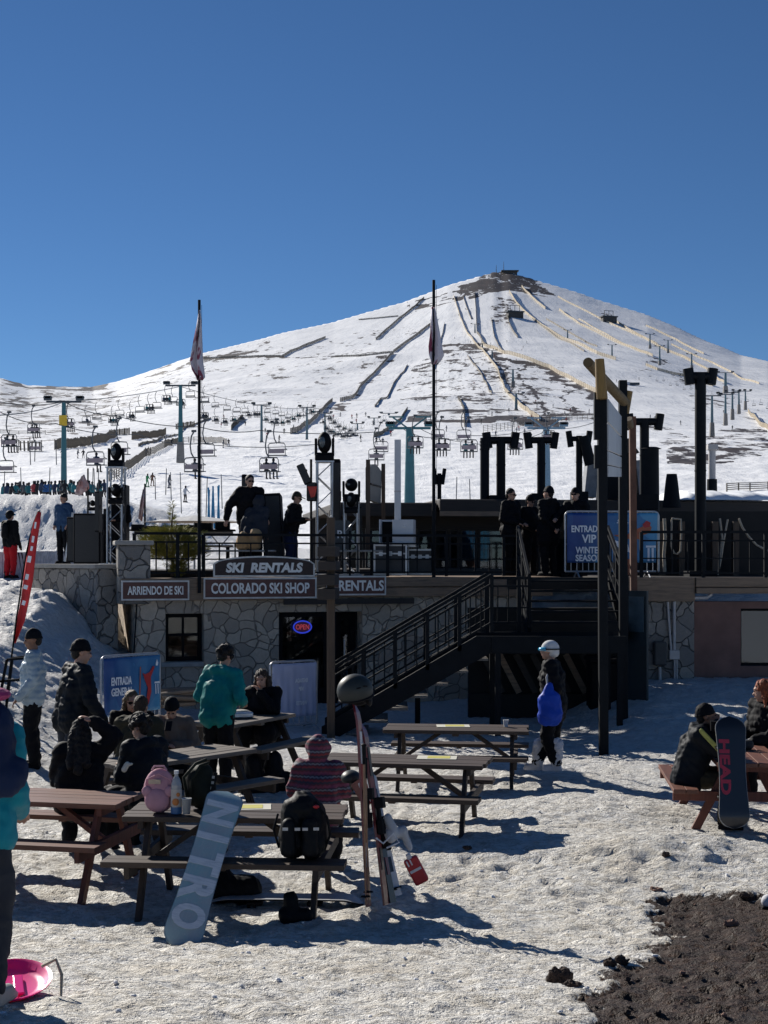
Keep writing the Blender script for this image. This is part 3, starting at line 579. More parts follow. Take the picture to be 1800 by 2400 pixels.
LET = mat('sign_letter_paint', (.85,.83,.78), .6, .2, 9, .05); TRIM = mat('sign_border_paint', (.66,.64,.6), .6, .25, 6, .05)
def glass(name, tint=(.02,.03,.035), f=.55):
    t = NT(name); g = t.new('BsdfGlossy', ins={'Color': (.8,.85,.9,1), 'Roughness': .03}); tr = t.new('BsdfTransparent', ins={'Color': (*[.55+x for x in tint],1)})
    fr = t.new('Fresnel', ins={'IOR': 1.4}); mx = t.new('MixShader'); t.l(t.math('ADD', fr.outputs[0], .03), mx.inputs[0]); t.l(tr.outputs[0], mx.inputs[1]); t.l(g.outputs[0], mx.inputs[2])
    t.l(mx.outputs[0], t.n['Material Output'].inputs[0]); return t.mat
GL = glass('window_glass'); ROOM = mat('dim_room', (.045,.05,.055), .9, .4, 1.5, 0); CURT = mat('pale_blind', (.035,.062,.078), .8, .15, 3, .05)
class Plane:
    def __init__(s, x, y, a): s.x = x; s.y = y; s.a = a; s.c = math.cos(a); s.s = math.sin(a)
    def p(s, dx, dy, off=0):                       # view point -> (along the wall, height) on the plane pushed off metres back
        ox = s.x-s.s*off; oy = s.y+s.c*off; u = (dx-CX)/F; k = (u*oy-ox)/(s.c-u*s.s); return k, CZ+(HY-dy)/F*(oy+k*s.s)
    def x_(s, dx, off=0): return s.p(dx, 0, off)[0]
    def w(s, k, off=0, z=0): return Vector((s.x+s.c*k-s.s*off, s.y+s.s*k+s.c*off, z))
DECK = 2.5
P1 = Plane(-4.66, 26.5, R(14.7))
# ------------------------------------------------------------- ski shop (lower building) with its deck
shop = empty('ski_shop', (P1.x, P1.y, 0), P1.a, 'low stone ski shop under the terrace with wooden fascia, glass door and one window', 'building')
X = P1.x_; xe = X(1150); w0, w1 = X(358), X(440); d0, d1 = X(603), X(783); zw0 = P1.p(400, 1430)[1]; zw1 = P1.p(400, 1326)[1]; zd = P1.p(690, 1322)[1]; TOP = 2.12
m = MB()
m.bb(0,w0,0,.45,-.6,TOP); m.bb(w0,w1,0,.45,-.6,zw0); m.bb(w0,w1,0,.45,zw1,TOP); m.bb(w1,d0,0,.45,-.6,TOP); m.bb(d0,d1,0,.45,zd,TOP); m.bb(d1,xe,0,.45,-.6,TOP); m.bb(-.0,.45,.452,7,-.6,TOP)
m.build('wall', ST, shop, bevel=.02)
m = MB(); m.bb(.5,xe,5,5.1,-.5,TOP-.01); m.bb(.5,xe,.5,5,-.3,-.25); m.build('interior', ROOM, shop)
m = MB(); m.bb(-.25,X(610),-.14,.02,P1.p(400,1297)[1],DECK-.02); m.bb(X(610)+.01,xe+.4,-.10,.02,P1.p(900,1291)[1]+.02,DECK-.21); m.bb(X(610)+.01,xe+.4,-.13,.02,DECK-.2,DECK-.02); m.build('fascia_board', LOG, shop, bevel=.012)
m = MB(); m.bb(X(610),X(890),-.16,-.105,P1.p(700,1305)[1],P1.p(700,1293)[1]); m.build('signboard_rail', LOGD, shop)
m = MB(); m.bb(w0-.35,w1+.0,-.06,.12,zw0-.09,zw0); m.build('sill', CON, shop, bevel=.015)
def window(par, x0, x1, z0, z1, y, fr, glm, bars=1, mats=DK, name='window'):
    f = MB(); t_ = fr; f.bb(x0,x0+t_,y,y+.08,z0,z1); f.bb(x1-t_,x1,y,y+.08,z0,z1); f.bb(x0+t_,x1-t_,y,y+.08,z0,z0+t_); f.bb(x0+t_,x1-t_,y,y+.08,z1-t_,z1)
    for i in range(bars): c = x0+(x1-x0)*(i+1)/(bars+1); f.bb(c-t_*.25,c+t_*.25,y+.01,y+.07,z0+t_,z1-t_)
    o = f.build(name, mats, par); g = MB(); g.bb(x0+t_,x1-t_,y+.035,y+.045,z0+t_,z1-t_); g.build('pane', glm, o); return o
wf = window(shop, w0, w1, zw0, zw1, .28, .08, GL, 1); m = MB(); zc = zw0+(zw1-zw0)*.55; m.bb(w0+.09,w1-.09,.25,.34,zc-.025,zc+.025); m.build('glazing_bar', DK, wf)
window(shop, d0, X(715), -.05, zd, .2, .10, GL, 0); 
df = window(shop, X(735), d1-.02, -.05, zd-.03, .5, .13, GL, 0, name='door'); m = MB(); m.bb(d1-.27,d1-.24,.44,.49,.85,1.25); m.build('handle', ALU, df)
m = MB(); m.bb(X(715)+.01,X(735)-.01,.2,.6,-.05,zd); m.bb(d0,X(715),.16,.19,-.05,.35); m.build('door_frame', DK, shop)
# terrace deck slab
dk = MB(); dk.bb(-.1,xe+.6,.0,11,DECK-.22,DECK-.02); dk.build('terrace_floor', LOG, shop)
# neon sign in the window
nx, nz = P1.p(656, 1355); ns = empty('open_sign', P1.w(nx, .12, nz), P1.a, 'oval neon OPEN sign glowing blue and red behind the shop window', 'neon sign')
NB = mat('blue_neon', (.06,.10,1.), emit=.3); NR = mat('red_neon', (1.,.12,.16), emit=.2)
m = MB(); m.tube([(.175*math.cos(a),0,.115*math.sin(a)) for a in [2*PI*i/32 for i in range(33)]], .014, 6); m.build('ring', NB, ns)
m = MB(); m.ell((0,.02,0),(.165,.008,.105),24,6); m.build('back_panel', mat('neon_backing', (.20,.04,.08), .5), ns); text('OPEN', .26, .10, NR, ns, (0,-.008,0), off=.01)
# shop signs
def sign(label, dx0, dx1, dy0, dy1, s, tw, th, tdx, board, arched=False, trim=True, off=.02, it=0, out=.20, bold=.03, tdy=None):
    a, z0 = P1.p(dx0, dy1, -out); b, z1 = P1.p(dx1, dy0, -out); z1 = P1.p((dx0+dx1)/2, dy0, -out)[1]; z0 = P1.p((dx0+dx1)/2, dy1, -out)[1]; w = b-a; h = z1-z0
    e = empty('shop_sign', P1.w((a+b)/2, -out, (z0+z1)/2), P1.a, label, 'sign', 'name boards of the ski shop')
    def shape(w, h):
        if not arched: return [(-w/2,-h/2),(w/2,-h/2),(w/2,h/2),(-w/2,h/2)]
        return [(-w/2,-h/2),(w/2,-h/2),(w/2,h*.12)]+[(w/2*math.cos(t)*.99, h*.12+(h*.38)*math.sin(t)) for t in [PI*.12+PI*.76*i/14 for i in range(15)]]+[(-w/2,h*.12)]
    m = MB(); m.prism(shape(w,h), 0, .05); m.build('border', TRIM, e); m = MB(); m.prism(shape(w-.06,h-.06), -.006, .03); m.build('board', board, e)
    text(s, tw*w, th*h, LET, e, (0 if tdx is None else tdx*w, -.008, 0 if tdy is None else tdy*h), off=bold, italic=it); return e
sign('maroon board reading ARRIENDO DE SKI on the left corner of the shop', 262, 409, 1254, 1297, 'ARRIENDO DE SKI', .82, .44, None, SIGNB)
sign('long maroon board reading COLORADO SKI SHOP below the arched one', 440, 684, 1248, 1293, 'COLORADO SKI SHOP', .87, .52, None, SIGNB)
sign('arched dark board reading SKI RENTALS with pale border', 461, 680, 1201, 1246, 'SKI  RENTALS', .76, .48, None, SIGNK, True, it=.15, bold=.05, tdy=-.06)
sign('maroon board reading RENTALS partly behind the wooden post', 706, 834, 1244, 1286, 'RENTALS', .76, .55, .08, SIGNB)
# railing runs ---------------------------------------------------
def railing(name, pts, h, label, z=DECK, gap=.28, r=.016, second=.32, cat='railing', mt=BLK, bottom=.08, grp=None):
    o0 = Vector((pts[0][0], pts[0][1], pts[0][2] if len(pts[0]) > 2 else z)); e = empty(name, o0, 0, label, cat, grp); P = [Vector((p[0], p[1], p[2] if len(p) > 2 else z))-o0 for p in pts]
    rl = MB(); k = 0
    for p, q in zip(P[:-1], P[1:]):
        n = max(1, round((q-p).length/gap)); rl.beam(p+Vector((0,0,h)), q+Vector((0,0,h)), .05, .05); rl.beam(p+Vector((0,0,h-second*.5)), q+Vector((0,0,h-second*.5)), .03, .03)
        rl.beam(p+Vector((0,0,bottom)), q+Vector((0,0,bottom)), .04, .03); rl.beam(p+Vector((0,0,h*.42)), q+Vector((0,0,h*.42)), .025, .025)
        for i in range(n+1):
            c = p+(q-p)*i/n
            if i % 4 == 0 or i == n: pb = MB(); pb.box(c+Vector((0,0,h/2)), (.06,.06,h)); pb.build('post', mt, e) if not (i == 0 and k) else None
            else: rl.box(c+Vector((0,0,(bottom+h-second*.5)/2)), (r*1.6,r*1.6,h-second*.5-bottom))
        k += 1
    rl.build('rails', mt, e); return e
ra = P1.w(X(290), -.02, DECK); rb = P1.w(X(430), -.02, DECK); rc_ = P1.w(X(1118), -.02, DECK)
railing('deck_railing', [ra, rb], .82, 'dark steel railing left of the left flagpole over the ARRIENDO board', gap=.2)
railing('deck_railing', [rb+Vector((.08,.02,0)), rc_], .80, 'dark steel railing along the terrace edge from the flagpole to the stairs', gap=.3)
# ------------------------------------------------------------- stone parapet wall and pillar at the left
pl = P1.p(262, 1253); A = P1.w(-.05, -.15, 0); 
e = empty('stone_pillar', (A.x-.1, A.y+.25, 0), P1.a, 'thick stone pillar with cap slab at the left end of the deck railing', 'pillar')
m = MB(); m.bb(-.22,.38,-.2,.3,2.0,CZ+(HY-1178)/F*26.6); m.build('shaft', ST2, e, bevel=.03); m = MB(); m.bb(-.28,.44,-.26,.36,CZ+(HY-1178)/F*26.6,CZ+(HY-1168)/F*26.6); m.build('cap', CON, e, bevel=.02)
q0 = Vector((A.x-.35, A.y+.55, 0)); q1 = at(104, 1216, 29.4); q1.z = 0; L = (q1-q0).length; ang = math.atan2(q1.y-q0.y, q1.x-q0.x)
e = empty('stone_wall', q0, ang, 'rough stone retaining wall running back from the pillar below the stage', 'wall'); m = MB(); m.bb(0,L,0,.45,-.3,2.66); m.build('masonry', ST2, e, bevel=.03); m = MB(); m.bb(-.02,L+.05,-.05,.5,2.662,2.74); m.build('coping', CON, e)
m = MB(); m.bb(.05,L,-10,-.02,2.45,2.62); st_ = m.build('stage_floor', LOGD, e)
m = MB(); m.tube([P1.w(.05,-.04,2.1), P1.w(-.02,-.1,1.0), P1.w(.02,-.06,.3)], .015, 5); tag(m.build('hanging_cable', DK, None), 'thin black cable hanging down the shop corner', 'cable')
# ------------------------------------------------------------- upper lodge with roof, windows and chimneys
P2 = Plane(at(600, 1100, 33).x, 33, R(8)); lodge = empty('mountain_lodge', (P2.x, P2.y, 0), P2.a, 'long low lodge behind the terrace with dark wooden eaves and big pale blinds', 'building')
X2 = P2.x_; z0 = DECK-.4; xa, xb = X2(720), X2(1690)
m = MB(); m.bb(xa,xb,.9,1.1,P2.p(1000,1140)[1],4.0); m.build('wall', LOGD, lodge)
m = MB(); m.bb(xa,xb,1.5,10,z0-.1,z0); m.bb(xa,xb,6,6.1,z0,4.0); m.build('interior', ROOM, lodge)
xs = [740, 800, 890, 915, 985, 1010, 1050, 1120, 1190, 1260, 1330]
for i in range(len(xs)-1):
    a, b = X2(xs[i]), X2(xs[i+1])
    f = window(lodge, a+.01, b-.01, z0, P2.p(1000,1140)[1]-.01, .95, .05, GL, 0, LOGD)
    m = MB(); m.bb(a+.07,b-.07,1.12,1.14,z0+.3 if i % 3 else z0+.8,P2.p(1000,1140)[1]-.1); m.build('blind', CURT, f)
zt = P2.p(1000, 1082)[1]; zb = P2.p(1000, 1112)[1]
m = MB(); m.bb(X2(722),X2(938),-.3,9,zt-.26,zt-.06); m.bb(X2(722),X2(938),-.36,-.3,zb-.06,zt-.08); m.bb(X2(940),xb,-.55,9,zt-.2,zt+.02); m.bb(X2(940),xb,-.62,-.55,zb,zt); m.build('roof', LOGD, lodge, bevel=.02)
m = MB(); m.bb(X2(940),xb,-.63,-.60,zb-.05,zb+.06); m.build('gutter', LOG, lodge)
rs = MB(); n = 40
vs = []; fs = []
xx0, xx1 = X2(1452), X2(1720)
for i in range(n+1):
    for j in range(9):
        t_ = (j/8)**1.8; xx = xx0+(xx1-xx0)*i/n; edge = min(1, i/4); h = (.24+.04*math.sin(i*.6)+.02*math.sin(i*1.9))*edge*max(0, math.sin(PI*t_))**.4
        vs.append((xx, -.72+t_*3.2, zt+.03+max(h, .0)))
fs = [(i*9+j,(i+1)*9+j,(i+1)*9+j+1,i*9+j+1) for i in range(n) for j in range(8)]
rs.add(vs, fs); b0 = len(vs); rs.add([(x,y,zt+.005) for x,y,z in vs], [f[::-1] for f in fs]); rs.build('roof_snow', mat('roof_snow', (.82,.84,.87), .6, .06, 2, .3, dist=.03), lodge, True)
# chimneys: T shaped cowls in view units
def chim(kind, dx, dt, db, w, Y, label, off=0):
    b = at(dx, db, Y); e = empty('chimney', b, 0, label, 'chimney', 'black flue pipes on the lodge roof'); h = at(dx, dt, Y).z-b.z; r = px(w, Y)/2
    if kind == 'T':                                  # cross pipe with two end drums
        cw = px(abs(off) or 62, Y)/2; hh = px(16, Y)
        m = MB(); m.cone((0,0,-.3),(0,0,h-hh*.6),r,r,18); m.cone((0,0,h*.5),(0,0,h*.5+.03),r*1.06,r*1.06,18); m.build('flue', BLK, e, True)
        m = MB(); m.cone((-cw*.8,0,h-hh),(cw*.8,0,h-hh),r*.8,r*.8,16); m.build('cross_pipe', BLK, e, True)
        for s in (-1,1): m = MB(); m.cone((s*cw-px(2,Y)*s,0,h-hh*2.1),(s*cw+px(3,Y)*s,0,h+hh*.05),r*.95,r*.95,18); m.build('end_drum', BLK, e, True)
        m = MB(); m.box((0,0,-.1),(r*5,r*5,.32)); m.build('base_box', BLK, e)
    return e
Y2 = 33.6
chim('T', 1082, 935, 1076, 20, Y2, 'black double drum chimney cowl, right pipe of the leftmost pair', 58)
m = MB(); b = at(1047, 1076, Y2); m.cone((0,0,-.2),(0,0,px(130,Y2)),px(10,Y2),px(10,Y2),18); [m.cone((0,0,px(k,Y2)),(0,0,px(k+3,Y2)),px(11,Y2),px(11,Y2),18) for k in (104,112,120)]
tag(m.build('chimney', BLK, None, True, loc=b), 'plain ribbed black pipe, leftmost of the chimneys', 'chimney', 'black flue pipes on the lodge roof')
chim('T', 1169, 935, 1072, 18, Y2, 'black T shaped chimney cowl standing alone, second cowl from the left', 56)
e = chim('T', 1251, 932, 1068, 14, Y2, 'thin black flue with a large hanging drum at its right', 40); m = MB(); m.cone((px(8,Y2),-.1,px(125,Y2)),(px(23,Y2),-.1,px(63,Y2)),px(12,Y2),px(12,Y2),16); m.build('hanging_drum', BLK, e, True)
e = chim('T', 1392, 895, 1075, 20, 30.5, 'big black chimney with cross pipe above a wide flue, right of the logs', 62)
m = MB(); m.cone((px(13,30.5),0,-1.2),(px(13,30.5),0,px(105,30.5)),px(20,30.5),px(18,30.5),20); m.cone((px(13,30.5),0,px(105,30.5)),(px(13,30.5),0,px(109,30.5)),px(24,30.5),px(15,30.5),20); m.build('wide_flue', BLK, e, True)
e = chim('T', 1513, 797, 1240, 24, 28.3, 'tallest black flue pipe at the right rising from the terrace', 48)
chim('T', 949, 1013, 1085, 9, 36, 'small black T shaped vent just right of the right flagpole', 17)
m = MB(); b = at(1451, 1078, 33); m.cone((0,0,-.2),(0,0,px(42,33)),px(20,33),px(13,33),16); m.cone((0,0,px(42,33)),(0,0,px(54,33)),px(13,33),px(11,33),16); tag(m.build('chimney', BLK, None, True, loc=b), 'short conical black chimney stub beside the roof snow', 'chimney', 'black flue pipes on the lodge roof')
e = empty('roof_unit', at(1330, 1075, 34.5), 0, 'dark hooded ventilation unit on the roof behind the signposts', 'roof unit'); m = MB(); m.box((0,0,.5),(.85,.8,1.1)); m.build('housing', BLK, e); m = MB(); m.prism([(-.5,1.06),(.5,1.06),(.25,1.4),(-.25,1.4)],-.45,.45); m.build('hood', LOGD, e); m = MB(); m.box((-.62,0,.45),(.28,.6,.9),(0,.1,0)); m.build('side_panel', mat('grey_panel', (.25,.26,.28), .6), e); m = MB(); m.box((.62,0,.45),(.28,.6,.9),(0,-.1,0)); m.build('side_panel', mat('grey_panel', (0,0,0)), e)
e = empty('roof_lamp', at(1538, 1062, 40), 0, 'pale post with square lamp head behind the annex roof', 'lamp'); m = MB(); m.cone((0,0,-.5),(0,0,1.2),.10,.10,12); m.build('pole', GAL, e, True); m = MB(); m.box((0,0,1.25),(.28,.28,.15)); m.build('lamp_head', GAL, e); m = MB(); m.cone((0,0,-.5),(0,0,.35),.15,.14,12); m.build('sleeve', BLK, e, True)
# ------------------------------------------------------------- annex on the right
YA = 26.3; P3 = Plane(at(1375, 0, YA).x, YA, 0); X3 = P3.x_
an = empty('annex', (P3.x, YA, 0), 0, 'right hand annex with stone pier, dull red wall and a half covered window', 'building'); xm, xr = X3(1500), X3(1760); za = CZ-(1300-HY)/F*YA; zw = P3.p(1600,1315)[1]; wl, wr = X3(1603), X3(1700); zwl = P3.p(1600,1440)[1]
m = MB(); m.bb(0,xm,0,.4,-.5,za+.1); m.build('stone_pier', ST2, an, bevel=.02)
m = MB(); m.bb(xm,wl,.1,.4,-.5,za); m.bb(wl,wr,.1,.4,-.5,zwl); m.bb(wl,wr,.1,.4,zw,za); m.bb(wr,xr,.1,.4,-.5,za); m.build('wall', REDW, an)
m = MB(); m.bb(-.2,xm-.01,-.10,.05,P3.p(1400,1299)[1],DECK); m.bb(xm,xr,-.16,.05,P3.p(1600,1282)[1],P3.p(1600,1268)[1]-.01); m.bb(xm,xr,-.13,.05,P3.p(1600,1268)[1],DECK); m.build('fascia_board', LOG, an, bevel=.012)
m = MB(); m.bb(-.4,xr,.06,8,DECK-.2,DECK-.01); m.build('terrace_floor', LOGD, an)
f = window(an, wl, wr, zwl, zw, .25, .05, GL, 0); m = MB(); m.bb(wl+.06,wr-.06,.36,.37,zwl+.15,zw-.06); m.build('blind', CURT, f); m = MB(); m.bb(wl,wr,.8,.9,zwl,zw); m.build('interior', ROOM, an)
m = MB(); r_ = lambda a, b: (X3(a), -.05, P3.p(a, b)[1])
m.tube([r_(1441,1300), r_(1444,1345), r_(1449,1410)], .022, 8); m.tube([r_(1536,1278), r_(1534,1286), r_(1525,1291), r_(1462,1293), r_(1455,1300), r_(1455,1405)], .03, 8); m.tube([r_(1456,1425), r_(1456,1490)], .02, 8); m.tube([r_(1461,1425), r_(1461,1490)], .016, 8); m.tube([r_(1424,1440), r_(1425,1490)], .03, 8); m.build('conduit', GAL, an, True)
m = MB(); m.bb(X3(1444),X3(1466),-.10,-.001,P3.p(1455,1424)[1],P3.p(1455,1404)[1]); m.build('junction_box', GAL, an, bevel=.01); m = MB(); m.bb(X3(1410),X3(1437),-.16,-.001,P3.p(1425,1437)[1],P3.p(1425,1385)[1]); m.build('meter_box', mat('dark_meter_box', (.05,.05,.05), .6), an, bevel=.03)
railing('deck_railing', [(X3(1385)+P3.x, YA-.02, DECK), (X3(1720)+P3.x, YA-.02, DECK)], .84, 'dark steel railing over the red walled annex at the right', gap=.3)
# porch behind the right railing
po = empty('porch_front', at(1400, 1240, 29.5), 0, 'dark timber porch front behind the right railing', 'wall'); po.location.z = DECK
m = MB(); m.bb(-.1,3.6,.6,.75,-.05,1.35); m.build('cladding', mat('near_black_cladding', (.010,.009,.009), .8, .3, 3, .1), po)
for dx in (1436, 1478, 1551, 1596): m = MB(); c = px(dx-1400, 29.5); m.box((c,.3,.55),(px(13,29.5),.16,1.15)); tag(m.build('post', DW, po))
ROPE = mat('pale_rope', (.42,.36,.28), .9, .3, 20, .4)
def ropeth(pts, Y, r, label): m = MB(); P = [at(a, b, Y) for a, b in pts]; m.tube([p-P[0] for p in P], r, 8); tag(m.build('rope', ROPE, None, True, loc=P[0]), label, 'rope', 'ropes hung on the terrace posts')
ropeth([(1435,1120),(1437,1160),(1434,1200),(1436,1235)], 29.2, .035, 'thick frayed rope hanging straight from the leftmost porch post')
ropeth([(1451,1122),(1450,1180),(1456,1195),(1463,1197),(1470,1190),(1472,1150),(1471,1122),(1451,1120)], 29.1, .02, 'rope loop hanging right beside the straight rope')
ropeth([(1555,1120),(1560,1160),(1556,1200),(1552,1238)], 29.1, .022, 'rope pair on the third porch post, left strand')
ropeth([(1572,1122),(1564,1165),(1558,1205),(1550,1242)], 29.0, .02, 'slanting rope strand left of the rightmost porch post')
ropeth([(1596,1120),(1604,1140),(1618,1160),(1635,1178),(1659,1190),(1690,1192)], 29.0, .022, 'rope swagging down to the right edge of the photo')
# ------------------------------------------------------------- steel stairs
S0 = at(715, 1588, 22.9); S0.z = 0.02; xl = at(1062, 1365, 22.9).x; ZL = 1.60; xr2 = at(1352, 1365, 22.9).x; yb = 24.15
stt = empty('steel_staircase', (S0.x, 22.9, 0), 0, 'dark steel staircase climbing from the snow to a landing and on to the terrace', 'staircase')
TRD = wood('worn_tread_wood', (.16,.14,.12), (.08,.07,.06), axis=1); LX = xl-S0.x; RX = xr2-S0.x; N = 8
for yy in (0, 1.25): m = MB(); m.prism([(-.15,-.06),(.06,-.06),(LX+.1,ZL-.21),(LX+.1,ZL),(LX-.25,ZL),(-.15,.14)], yy-.03, yy+.03); m.build('stringer', BLK, stt)
for i in range(N): m = MB(); k = (i+.6)/N; m.box((LX*k+.22,.55,ZL*k-.10),(.36,1.1,.04)); m.build('tread', TRD, stt, bevel=.004)
m = MB(); m.bb(LX,RX,-.04,1.3,ZL-.28,ZL-.2); m.bb(LX,RX,-.05,.0,ZL-.26,ZL+.0); m.bb(LX,RX,1.25,1.3,ZL-.26,ZL+.0)
m.build('landing', BLK, stt)
for x_, y_ in ((LX+.1,.0),(LX+.1,1.2),(RX-.1,.0),(RX-.1,1.2),(LX*.55,1.2)): m = MB(); zz = ZL-.28 if x_ > LX*.9 else ZL*.45; m.box((x_,y_,(zz-.2)/2),(.09,.09,zz+.2)); m.build('support_post', BLK, stt)
# upper flight going back to the deck
ux0, ux1 = at(1138, 0, 24.6).x-S0.x, at(1345, 0, 24.6).x-S0.x
for i in range(5): m = MB(); m.box(((ux0+ux1)/2, 1.45+i*.36, ZL+.16+i*.17),(ux1-ux0-.1,.30,.035)); m.build('tread', BLK, stt)
for ux in (ux0, ux1): m = MB(); m.beam((ux,1.3,ZL-.05),(ux,3.3,DECK-.05),.06,.26); m.build('stringer', BLK, stt)
m = MB(); m.bb(ux0-.2,ux1+.2,3.32,3.4,DECK-.22,DECK); m.build('deck_edge_beam', LOGD, stt)
def stair_rail(y, x0, z0_, x1, z1_, h, nm, n=9, y1=None):
    e = empty(nm); e.parent = stt; rl = MB(); y1 = y if y1 is None else y1; a = Vector((x0,y,z0_)); b = Vector((x1,y1,z1_)); up = Vector((0,0,1))
    for f_, t_ in ((h,.05),(h-.14,.035),(.16,.03),(h*.45,.025)): rl.beam(a+up*f_, b+up*f_, .04, t_)
    for i in range(n+1):
        c = a+(b-a)*i/n
        if i % 3 == 0: rl.box(c+up*h/2, (.06,.06,h))
        else: rl.box(c+up*(h-.14+.16)/2, (.022,.022,h-.14-.16))
    e_ = rl.build('handrail', BLK, stt); bpy.data.objects.remove(e); return e_
stair_rail(0, .0, .15, LX, ZL+.06, .92, 'r', 15); stair_rail(1.25, .0, .15, LX, ZL+.06, .92, 'r', 15)
stair_rail(1.3, ux0, ZL+.05, ux0, DECK+.02, .92, 'r', 6, 3.3); stair_rail(1.3, ux1, ZL+.05, ux1, DECK+.02, .92, 'r', 6, 3.3); stair_rail(1.27, LX+.02, ZL, ux0, ZL, .92, 'r', 4); stair_rail(0, LX+1.25, ZL, RX, ZL, .0001+.92, 'r', 8) if False else None
# dark shed, lattice and clutter under the landing
sh = empty('under_stair_store', (S0.x+LX-.2, 25.6, 0), 0, 'black timber store with slanted lattice slats below the stair landing', 'shed'); W = RX-LX+.6
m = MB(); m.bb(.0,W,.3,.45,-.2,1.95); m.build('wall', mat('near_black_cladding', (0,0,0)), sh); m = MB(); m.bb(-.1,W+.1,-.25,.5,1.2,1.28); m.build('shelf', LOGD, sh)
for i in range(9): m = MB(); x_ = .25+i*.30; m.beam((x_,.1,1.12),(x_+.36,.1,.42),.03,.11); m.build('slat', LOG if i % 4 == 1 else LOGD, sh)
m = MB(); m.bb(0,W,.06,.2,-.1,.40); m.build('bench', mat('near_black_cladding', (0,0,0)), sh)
e = empty('notice_panel', at(1367, 1420, 24.3), R(-50), 'tall dark blue board leaning at the right end of the stair landing', 'board'); e.location.z = 0; m = MB(); m.bb(-.3,.3,0,.05,.3,2.3); m.build('panel', mat('dark_blue_panel', (.006,.016,.022), .5), e); m = MB(); m.bb(-.3,.25,-.02,-.005,1.6,2.2); m.build('grille', mat('pale_grille', (.04,.07,.09), .5), e)
e = empty('storage_box', at(1372, 1530, 24.6), 0, 'big black box standing under the right end of the stair landing', 'box'); e.location.z = 0; m = MB(); m.bb(-.75,.15,0,.7,-.2,1.05); m.build('body', DK, e, bevel=.03); m = MB(); m.bb(-.78,.18,-.03,.73,1.055,1.11); m.build('lid', DK, e)
# ------------------------------------------------------------- picnic tables
W_DK = wood('grey_brown_table_wood', (.060,.037,.025), (.026,.017,.012), axis=0, rough=.6); W_RED = wood('reddish_table_wood', (.155,.058,.034), (.075,.030,.019), axis=0, rough=.55); W_GR = wood('silvered_table_wood', (.14,.115,.095), (.07,.055,.045), axis=0)
W_DKZ = wood('grey_brown_frame_wood', (.036,.022,.015), (.017,.011,.008), axis=2); W_REDZ = wood('reddish_frame_wood', (.15,.045,.027), (.07,.024,.016), axis=2)
def picnic(label, c, yaw, L=1.8, wd_=W_DK, wf_=W_DKZ, Wt=.70, bo=.66, zg=None, BL=None):
    z = hz(c[0], c[1]) if zg is None else zg; e = empty('picnic_table', (c[0], c[1], z), yaw, label, 'picnic table', 'wooden picnic tables on the snow'); BL = BL or L
    top = MB(); n = 5; pw = Wt/n
    for i in range(n): y = -Wt/2+pw*(i+.5); j = random.uniform(-.012,.012); top.box((j, y, .73+random.uniform(-.002,.002)), (L+random.uniform(-.01,.02), pw-.008, .045), (0,0,random.uniform(-.002,.002)))
    top.box((0,0,.69),(.08,Wt*.9,.035)); top.build('tabletop', wd_, e, bevel=.005)
    for s in (-1,1):
        b = MB()
        for k in (0,1): b.box((random.uniform(-.01,.01), s*(bo-.065+k*.13), .45), (BL, .124, .045))
        b.box((0,s*bo,.42),(.07,.22,.02)); b.build('bench', wd_, e, bevel=.005)
    for s in (-1,1):
        x = s*(L/2-.20)
        for k in (-1,1): l = MB(); l.beam((x, k*.62, -.12), (x, k*.20, .70), .085, .045, up=(1,0,0)); l.build('leg', wf_, e, bevel=.004)
        b = MB(); b.beam((x+s*.045, -bo-.12, .385), (x+s*.045, bo+.12, .385), .045, .10); b.build('bench_bearer', wf_, e, bevel=.004)
        b = MB(); b.beam((x+s*.045, -Wt*.46, .685), (x+s*.045, Wt*.46, .685), .045, .085); b.build('top_bearer', wf_, e, bevel=.004)
        b = MB(); b.beam((x-s*.02, 0, .36), (x-s*.50, 0, .69), .07, .045); b.build('brace', wf_, e)
    return e
T1 = picnic('nearest dark picnic table, with snowboard and skis leaning on it', (-1.22, 11.85), R(-4), 1.80, BL=1.92, zg=0)
T2 = picnic('reddish picnic table at the left, in front of the dark haired woman', (-3.10, 12.62), R(-12), 1.8, W_RED, W_REDZ, zg=0)
T3 = picnic('empty dark picnic table right behind the ski bundle', (.22, 15.0), R(-11), 1.75, zg=-.02)
T4 = picnic('empty dark picnic table farthest back, in front of the stairs', (.92, 18.0), R(-6), 1.80, zg=-.04)
T5 = picnic('grey picnic table set obliquely behind the man in the black jacket', (-2.25, 15.2), R(50), 1.8, W_GR, zg=0)
T6 = picnic('small grey picnic table with foil tray beside the teal jacket', (-1.83, 18.35), R(62), 1.5, W_GR, zg=.04)
T7 = picnic('red brown picnic table at the right edge with the tall black snowboard', (3.86, 15.45), R(84), 1.8, W_RED, W_REDZ, zg=0)
TZ = .755
def tl(T, x, y, z): return T.matrix_basis @ Vector((x, y, z))
for T_ in (T1,T2,T3,T4,T5,T6,T7): pass
bpy.context.view_layer.update()
PAP = mat('paper_sheet', (.62,.60,.50), .7, .1, 6, 0); PAPY = mat('yellow_print', (.55,.50,.10), .7, .1, 9, 0)
def paper(T, x, y, a, label):
    e = empty('paper_menu', tl(T, x, y, TZ+.002), T.rotation_euler.z+a, label, 'paper'); m = MB(); m.box((0,0,0),(.42,.27,.004)); m.build('sheet', PAP, e); m = MB(); m.box((.02,0,.004),(.24,.17,.002)); m.build('print', PAPY, e)
paper(T1, .05, .12, .15, 'yellow and white menu sheet lying on the nearest dark table'); paper(T3, .32, .15, .1, 'menu sheet on the dark table right behind the ski bundle'); paper(T4, -.05, .1, .1, 'menu sheet on the farthest dark table')
